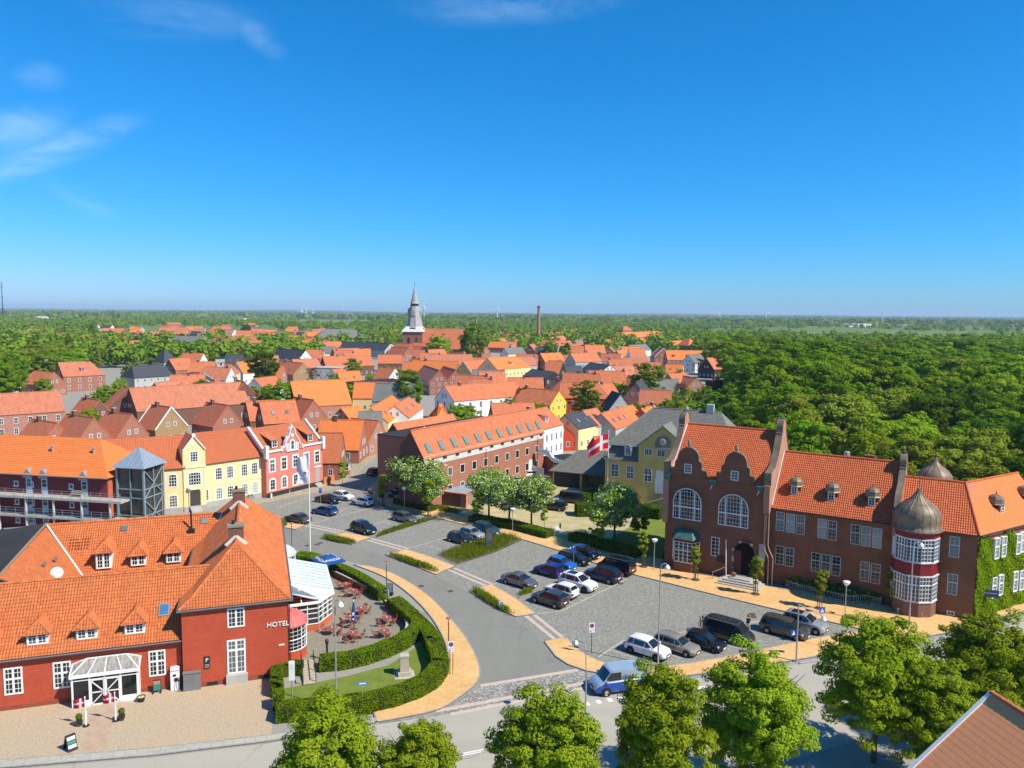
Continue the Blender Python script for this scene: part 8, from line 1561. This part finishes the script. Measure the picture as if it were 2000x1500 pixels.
for i,(px,py,z,lab,sx)in enumerate([(640,1371,9.6,'bright green lime tree below the hotel hedge',1.0),(818,1403,8.6,'smaller lime tree beside the road below the hedge tip',.8),(1068,1338,9.8,'dense lime tree opposite the junction setts',.95),(1292,1308,10.2,'lime tree whose top hides the tail of the blue van',.9),(1490,1270,10.6,'broad lime tree opposite the dark people carrier',1.08),(1722,1193,11.6,'tallest lime tree opposite the domed bay',1.12),(1830,1290,8.8,'lower lime tree leaning behind the orange roof corner',.8),(1932,1197,10.6,'lime tree opposite the ivy wing',1.1),(480,1462,7.6,'low lime crown at the edge of the footway',.5)]):
 if i==8:continue
 g=G(px,py,z);tree(f'lime{i % 3}',g.x,g.y,z,i*1.3,lab,'lime_tree','limes along the main road',sx)
for i,(px,py,h,lab)in enumerate([(808,997,8.2,'white blossoming hawthorn in front of the office gable'),(838,1002,7.2,'white blossoming hawthorn beside the sapling and office'),(955,1018,7.4,'white blossoming hawthorn at the yard entrance'),(994,1028,7.0,'white blossoming hawthorn in the middle of the yard hedge'),(1038,1036,7.2,'white blossoming hawthorn near the pale boulder'),(1200,1068,8.2,'largest white blossoming hawthorn beside the red and white flag')]):
 g=G(px,py-4);tree(f'haw{i % 2}',g.x,g.y,h*1.08,i*2.1,lab,'hawthorn_tree','blossoming trees round the yard')
for i,(px,py,h,key,lab)in enumerate([(748,988,5.4,'sap','slim green sapling beside the waste chutes'),(837,1008,6.0,'sap','slim green sapling in front of the hawthorns'),(933,1022,5.2,'sap','slim green sapling by the yard entrance'),(669,950,4.8,'sap','round headed sapling before the small brick house'),(1165,1076,5.6,'sap','slim sapling in front of the largest hawthorn'),(1256,1108,5.6,'saps','thin sapling beside the black minibus'),(1358,1134,5.2,'saps','thin sapling before the hall bay window'),(1475,1162,5.4,'saps','thin sapling before the hall steps'),(1600,1190,5.2,'saps','thin sapling behind the silver SUV'),(1740,1190,4.4,'sap','bushy columnar tree beside the domed bay')]):
 g=G(px,py);tree(key,g.x,g.y,h,i,lab,'sapling','young trees on the square')
 if key=='saps' or i<3:
  o=thing('tree_guard','three brown stakes and iron grate round the '+lab,'tree guard',(g.x,g.y,.11));MB().lathe([(.55,0),(.55,.02),(.15,.025)],12,cap=False).build('grate',IRON,o)
  for t in range(3):MB().bar((.3*math.cos(t*2.1),.3*math.sin(t*2.1),0),(.22*math.cos(t*2.1),.22*math.sin(t*2.1),1.4),.06).build('stake',MATS['brown_post'],o)
for px,py,h,key,lab in[(1055,985,5.2,'park1','spreading dark yard tree over the black pickup'),(1063,1030,3.0,'sap','small bush tree at the end of the yard hedge'),(1020,930,3.4,'con','small clipped conifer in the office yard'),(1248,1050,4.0,'park3','loose green tree between the hawthorn and the brick hall'),(958,960,2.4,'park1','low green bush along the office wall'),(985,950,2.4,'park1','green bush beside the yard fence')]:
 g=G(px,py);tree(key,g.x,g.y,h,1,lab,'yard_tree')
TT=[(515,682,'park4',17,0,'tall dark tree rising among the middle rows'),(545,742,'park1',12,0,'ragged tree beside the bright orange roof'),(500,760,'park3',8,0,'bushy tree behind the old barn end'),(520,765,'park0',8,0,'dark bush tree below the tall dark tree'),(800,725,'park0',14,0,'big rounded town tree before the long white house'),(905,790,'park1',5.5,0,'small round tree against the long white house'),(1145,745,'park0',12,0,'big dark tree between the bright yellow and red houses'),(1180,790,'park1',6,0,'small dark tree beside the bright red house'),(1262,712,'park0',15,0,'tall layered tree above the lane roofs'),(690,700,'park3',11,0,'pollarded tree with knobbly limbs'),(610,716,'bare',9,0,'bare purple tree behind the flat grey block'),(232,742,'park2',9,0,'bright green garden tree behind the gables'),(205,752,'park3',8,0,'willowy garden tree beside the brick hip house'),(338,822,'park2',4.5,0,'small lime green bush before the white edged gable'),(858,652,'park2',13,470,'light green tree beside the church'),(922,634,'park0',18,480,'big dark tree beside the church nave'),(1075,665,'park1',14,0,'green tree among the far roofs'),(1108,665,'con',13,0,'dark conifer among the far roofs'),(1098,672,'con',11,0,'second conifer among the far roofs'),(1182,645,'park1',17,0,'large tree beside the school'),(1218,655,'park1',13,0,'rounded tree before the school'),(1148,665,'copper',9,0,'dark copper beech beside the large school tree'),(1390,690,'park0',11,0,'tree before the long brick terrace'),(1400,735,'copper',11,0,'dark copper beech at the woodland edge'),(1330,745,'bare',9,0,'nearly bare tree before the white patched house'),(138,675,'pop',13,0,'slim poplar before the long pale brick building'),(155,678,'pop',12,0,'second slim poplar beside the first'),(190,680,'pop',12,0,'dark columnar tree beside the grey block'),(225,685,'pop',9,0,'short columnar tree before the grey block'),(180,632,'park0',17,0,'great rounded tree behind the pale brick buildings'),(480,632,'park4',16,0,'dark tree behind the white gable house'),(430,640,'park1',15,0,'broad tree beside the grey mansard'),(955,632,'park0',15,0,'rounded dark tree right of the church nave'),(1105,680,'park3',9,0,'loose tree behind the black and white house'),(1060,770,'park2',4,0,'small garden bush behind the yellow house'),(1215,795,'sap',5,0,'small tree over the lane roofs'),(718,850,'sap',4,0,'little street tree at the lane bend'),(845,808,'park1',4.5,0,'bush behind the office flat roof'),(835,690,'park2',8,0,'light green tree below the church')]
for px,py,key,h,d_,lab in TT:
 g=D(px,py,d_)if d_ else G(px,py,h);tree(key,g.x,g.y,h if not d_ else max(h,g.z),None,lab,'town_tree')
KL={'park0':'dark rounded','park1':'fresh green rounded','park2':'light yellow green','park3':'dull olive loose','park5':'tall fresh green','park4':'deep green'}
k=0
while k<75:
 px,py=random.uniform(20,1330),random.uniform(665,800);h=random.uniform(4,8.5);g=G(px,py,h)
 if g.y<195 or g.y>600 or any((g.x-x)**2+(g.y-y)**2<(r*.75+2.2)**2 for x,y,r in HOUSES):k+=.05;continue
 k_=random.choice(['park0','park1','park2','park3','park5']);tree(k_,g.x,g.y,h,None,f'{KL[k_]} little garden tree between the old town houses','garden_tree','garden trees of the old town');k+=1
for px,py,h,key in[(1300,800,8,'park1'),(1330,805,9,'park3'),(1360,800,9,'park2'),(1390,805,8,'park1'),(1415,812,9,'park1'),(1320,785,8,'park1'),(1345,780,8,'park3'),(1375,778,9,'park0'),(1405,782,9,'park1'),(1430,790,10,'park5'),(1290,780,7,'park2'),(1440,765,12,'park1'),(1420,750,10,'park0'),(1280,815,5,'park1'),(1455,735,13,'park1'),(1450,800,11,'park2'),(1468,832,11,'park1'),(1482,812,12,'park2'),(1470,790,13,'park1'),(1458,850,9,'park3')]:
 g=G(px,py-22,h);tree(key,g.x,g.y,h,None,f'{KL[key]} garden tree behind the grey roofed yellow hall','garden_tree','garden trees behind the yellow hall')
def inside(x,y,P):
 r=False;j=len(P)-1
 for i in range(len(P)):
  if(P[i][1]>y)!=(P[j][1]>y)and x<(P[j][0]-P[i][0])*(y-P[i][1])/(P[j][1]-P[i][1])+P[i][0]:r=not r
  j=i
 return r
WOOD=[(50,132),(64,108),(80,100),(128,118),(330,300),(470,640),(150,640),(112,400),(78,255),(56,178)]
pond=[G(*p)for p in((1890,790),(1900,750),(2150,735),(2250,880),(1960,830))];pondp=[(v.x,v.y)for v in pond]
pts=[];tries=0
while tries<60000 and len(pts)<900:
 tries+=1;y=95+545*random.random()**1.3;x=random.uniform(45,.72*y+30)
 if not inside(x,y,WOOD)or inside(x,y,pondp):continue
 if y<150 and bf.inv((x,y,0)).y<19 and bf.inv((x,y,0)).x<50:continue
 s=10.5+y*.008
 if any((x-a)**2+(y-b)**2<s*s for a,b in pts):continue
 pts.append((x,y))
pts.sort(key=lambda p:p[1]);KEYS=['park0','park1','park2','park1','park3','park5','park4','park2','park1']
KL={'park0':'dark rounded','park1':'fresh green rounded','park2':'light yellow green','park3':'dull olive loose','park5':'tall fresh green','park4':'deep green'}
FARP=pts[290:]
for x,y in pts[:290]:
 k_=random.choice(KEYS);h=random.uniform(11.5,17)if y<190 else(random.uniform(14,24)if y<380 else random.uniform(13,20));tree(k_,x,y,h,None,f'{KL[k_]} tree in the woodland beyond the brick hall','woodland_tree','trees of the woodland beyond the brick hall',h/17*random.uniform(.95,1.35))
for i in range(60):
 px,py=random.uniform(-60,150),random.uniform(640,705);h=random.uniform(11,16);g=G(px,py,h)
 if px>20 and py>690:continue
 k_=random.choice(['park0','park1','park3','park1','park5']);tree(k_,g.x,g.y,h,None,f'{KL[k_]} tree in the belt left of the town','woodland_tree','tree belt beside the town')
def mass(name,label,P,hs,rs,quads,size,mat):
 n=len(P);P=np.array(P);hs=np.array(hs);rs=np.array(rs);d=rng.normal(size=(n,quads,3));d/=np.linalg.norm(d,axis=2)[:,:,None];d[:,:,2]=np.abs(d[:,:,2])*.9+.05
 r_=rng.uniform(.7,1.05,(n,quads,1));pos=d*r_*np.stack([rs,rs,hs*.62],1)[:,None,:];pos[:,:,0]+=P[:,0:1];pos[:,:,1]+=P[:,1:2];pos[:,:,2]+=(hs*.36)[:,None]
 low=rng.random((n,quads))<.18;pos[:,:,2]=np.where(low,pos[:,:,2]*.45,pos[:,:,2])
 tint=np.repeat(rng.random(n),quads);sz=np.repeat(rs*size,quads)*rng.uniform(.7,1.2,n*quads);o=leaves(name,pos.reshape(-1,3),d.reshape(-1,3),sz,mat,None,None,.35,tint,.8);return tag(o,label,'woodland',kind='stuff')
FL=leafm('far_leaf',(.099,.189,.012),(.169,.266,.017),(.277,.342,.031),.3)
P_,hs,rs=[],[],[]
for x,y in FARP:P_.append((x,y));hs.append(random.uniform(12,18));rs.append(random.uniform(4.5,6.5))
def wood_ok(x,y):
 return math.sin(x*.0061+1.3)+math.sin(y*.0043-x*.0019)+.8*math.sin(x*.0127+y*.0091)+.5*math.sin(y*.021)
i=0
while i<5200:
 y=430+2200*random.random()**1.5;x=random.uniform(-.74,.74)*y
 if y<640 and-.25*y<x<.2*y+30:continue
 if y<1000 and-.6*y<x<.2*y and random.random()<.5:continue
 if any((x-a)**2+(y-b)**2<r*r*1.2 for a,b,r in HOUSES if abs(a-x)<12):continue
 if y<800 and inside(x,y,WOOD):continue
 if wood_ok(x,y)<(-.9 if y<1100 else-.1):
  i+=.2;continue
 if 900<y<2600 and.38*y<x and random.random()<.75:i+=.3;continue
 P_.append((x,y));hs.append(random.uniform(9,16));rs.append(random.uniform(4.5,7.5));i+=1
mass('far_woodland','green mass of distant trees around the town',P_,hs,rs,72,.24,FL)
P_,hs,rs=[],[],[]
for i in range(6500):
 y=2300+12500*random.random()**1.6;x=random.uniform(-.74,.74)*y
 if wood_ok(x*.45,y*.4)<-.35:continue
 P_.append((x,y));hs.append(random.uniform(9,17));rs.append(random.uniform(12,30)*(1+y/9000))
mass('horizon_woodland','dark green wooded strips on the horizon',P_,hs,rs,26,.34,FL)
hm=MB();prev=None
for k in range(61):
 x=-14500+k*29000/60;z=24+14*math.sin(k*.37)+10*math.sin(k*.9+1);row=[(x,12500,-1),(x,14500,z),(x,18000,z*.8)]
 if prev:
  for a in range(2):hm.poly([prev[a],row[a],row[a+1],prev[a+1]])
 prev=row
struct(hm.build('hills',plain('hill_green',(.05,.09,.03),.95,.1,var=.3,scale=.002)))
GRS=leafm('bed_grass',(.130,.188,.010),(.216,.263,.017),(.281,.312,.028))
def tufts(px_poly,n,h,parentname,label,z=.06,world=None):
 P4=[G(*p)for p in px_poly];pp=[(v.x,v.y)for v in P4];x0,x1=min(p[0]for p in pp),max(p[0]for p in pp);y0,y1=min(p[1]for p in pp),max(p[1]for p in pp);pos=[];t=0
 while len(pos)<n and t<n*40:
  t+=1;x,y=random.uniform(x0,x1),random.uniform(y0,y1)
  if inside(x,y,pp):pos.append((x,y))
 pos=np.array(pos);m=len(pos);tu=rng.integers(0,max(8,m//60),m);cen=pos[rng.integers(0,m,max(8,m//60))];q=pos*.35+(cen[tu]+rng.normal(size=(m,2))*.22)*.65
 hh=h*rng.uniform(.4,1.1,m)*(.5+.5*rng.random(max(8,m//60))[tu]);P3=np.stack([q[:,0],q[:,1],z+hh*.5],1);a=rng.normal(size=(m,3))*.22;a[:,2]=1;a/=np.linalg.norm(a,axis=1)[:,None];b=np.cross(a,rng.normal(size=(m,3)));b/=np.linalg.norm(b,axis=1)[:,None]
 V=np.stack([P3-a*hh[:,None]*.5,P3+b*.035,P3+a*hh[:,None]*.55,P3-b*.035],1).reshape(-1,3);me=bpy.data.meshes.new('grasses');me.vertices.add(4*m);me.vertices.foreach_set('co',V.ravel());me.loops.add(4*m);me.loops.foreach_set('vertex_index',np.arange(4*m));me.polygons.add(m);me.polygons.foreach_set('loop_start',np.arange(0,4*m,4));me.materials.append(GRS)
 uv=np.repeat(rng.random((m,2)),4,axis=0);ul=me.uv_layers.new(name='UVMap');ul.data.foreach_set('uv',uv.ravel().astype(np.float32));me.update(calc_edges=True);return tag(obj('grasses',me),label,'grass',kind='stuff')
tufts(BEDS[0],9000,.85,'','tall grasses in the bed round the information pillar');tufts(BEDS[1],3500,.7,'','grasses in the narrow bed beside the grey estate');tufts(BEDS[2],900,.6,'','grass tuft at the saloon nose')
for i,q in enumerate([[(632,1048),(700,1062),(690,1066),(626,1053)],[(757,1081),(862,1117),(851,1122),(752,1085)],[(925,1149),(1008,1203),(998,1206),(918,1158)],[(545,1018),(560,1024),(556,1032),(545,1030)]]):tufts(q,2600,.8,'',['grasses on the road side of the clinker island beside the black SUV','grasses on the road side of the longest clinker island','grasses round the low 30 sign','grass tuft by the taupe saloon'][i],.11)
tufts([(845,986),(905,1000),(900,1008),(850,998)],2500,.7,'','scrubby planting between the hedge and the hydrant')
# ------------------------------------------------------------------ air
hz=MB().box(-16100,-950,-1.5,16100,24100,118).build('haze',None);hz['kind']='stuff';hz.data.materials.clear()
mh=bpy.data.materials.new('haze_air');mh.use_nodes=True;nt=mh.node_tree;nt.nodes.clear();ou=nt.nodes.new('ShaderNodeOutputMaterial');pvv=nt.nodes.new('ShaderNodeVolumePrincipled');pvv.inputs['Color'].default_value=(.6,.8,1,1);pvv.inputs['Density'].default_value=HAZE;nt.links.new(pvv.outputs[0],ou.inputs['Volume']);hz.data.materials.append(mh);hz['label']='thin bluish air over the land'
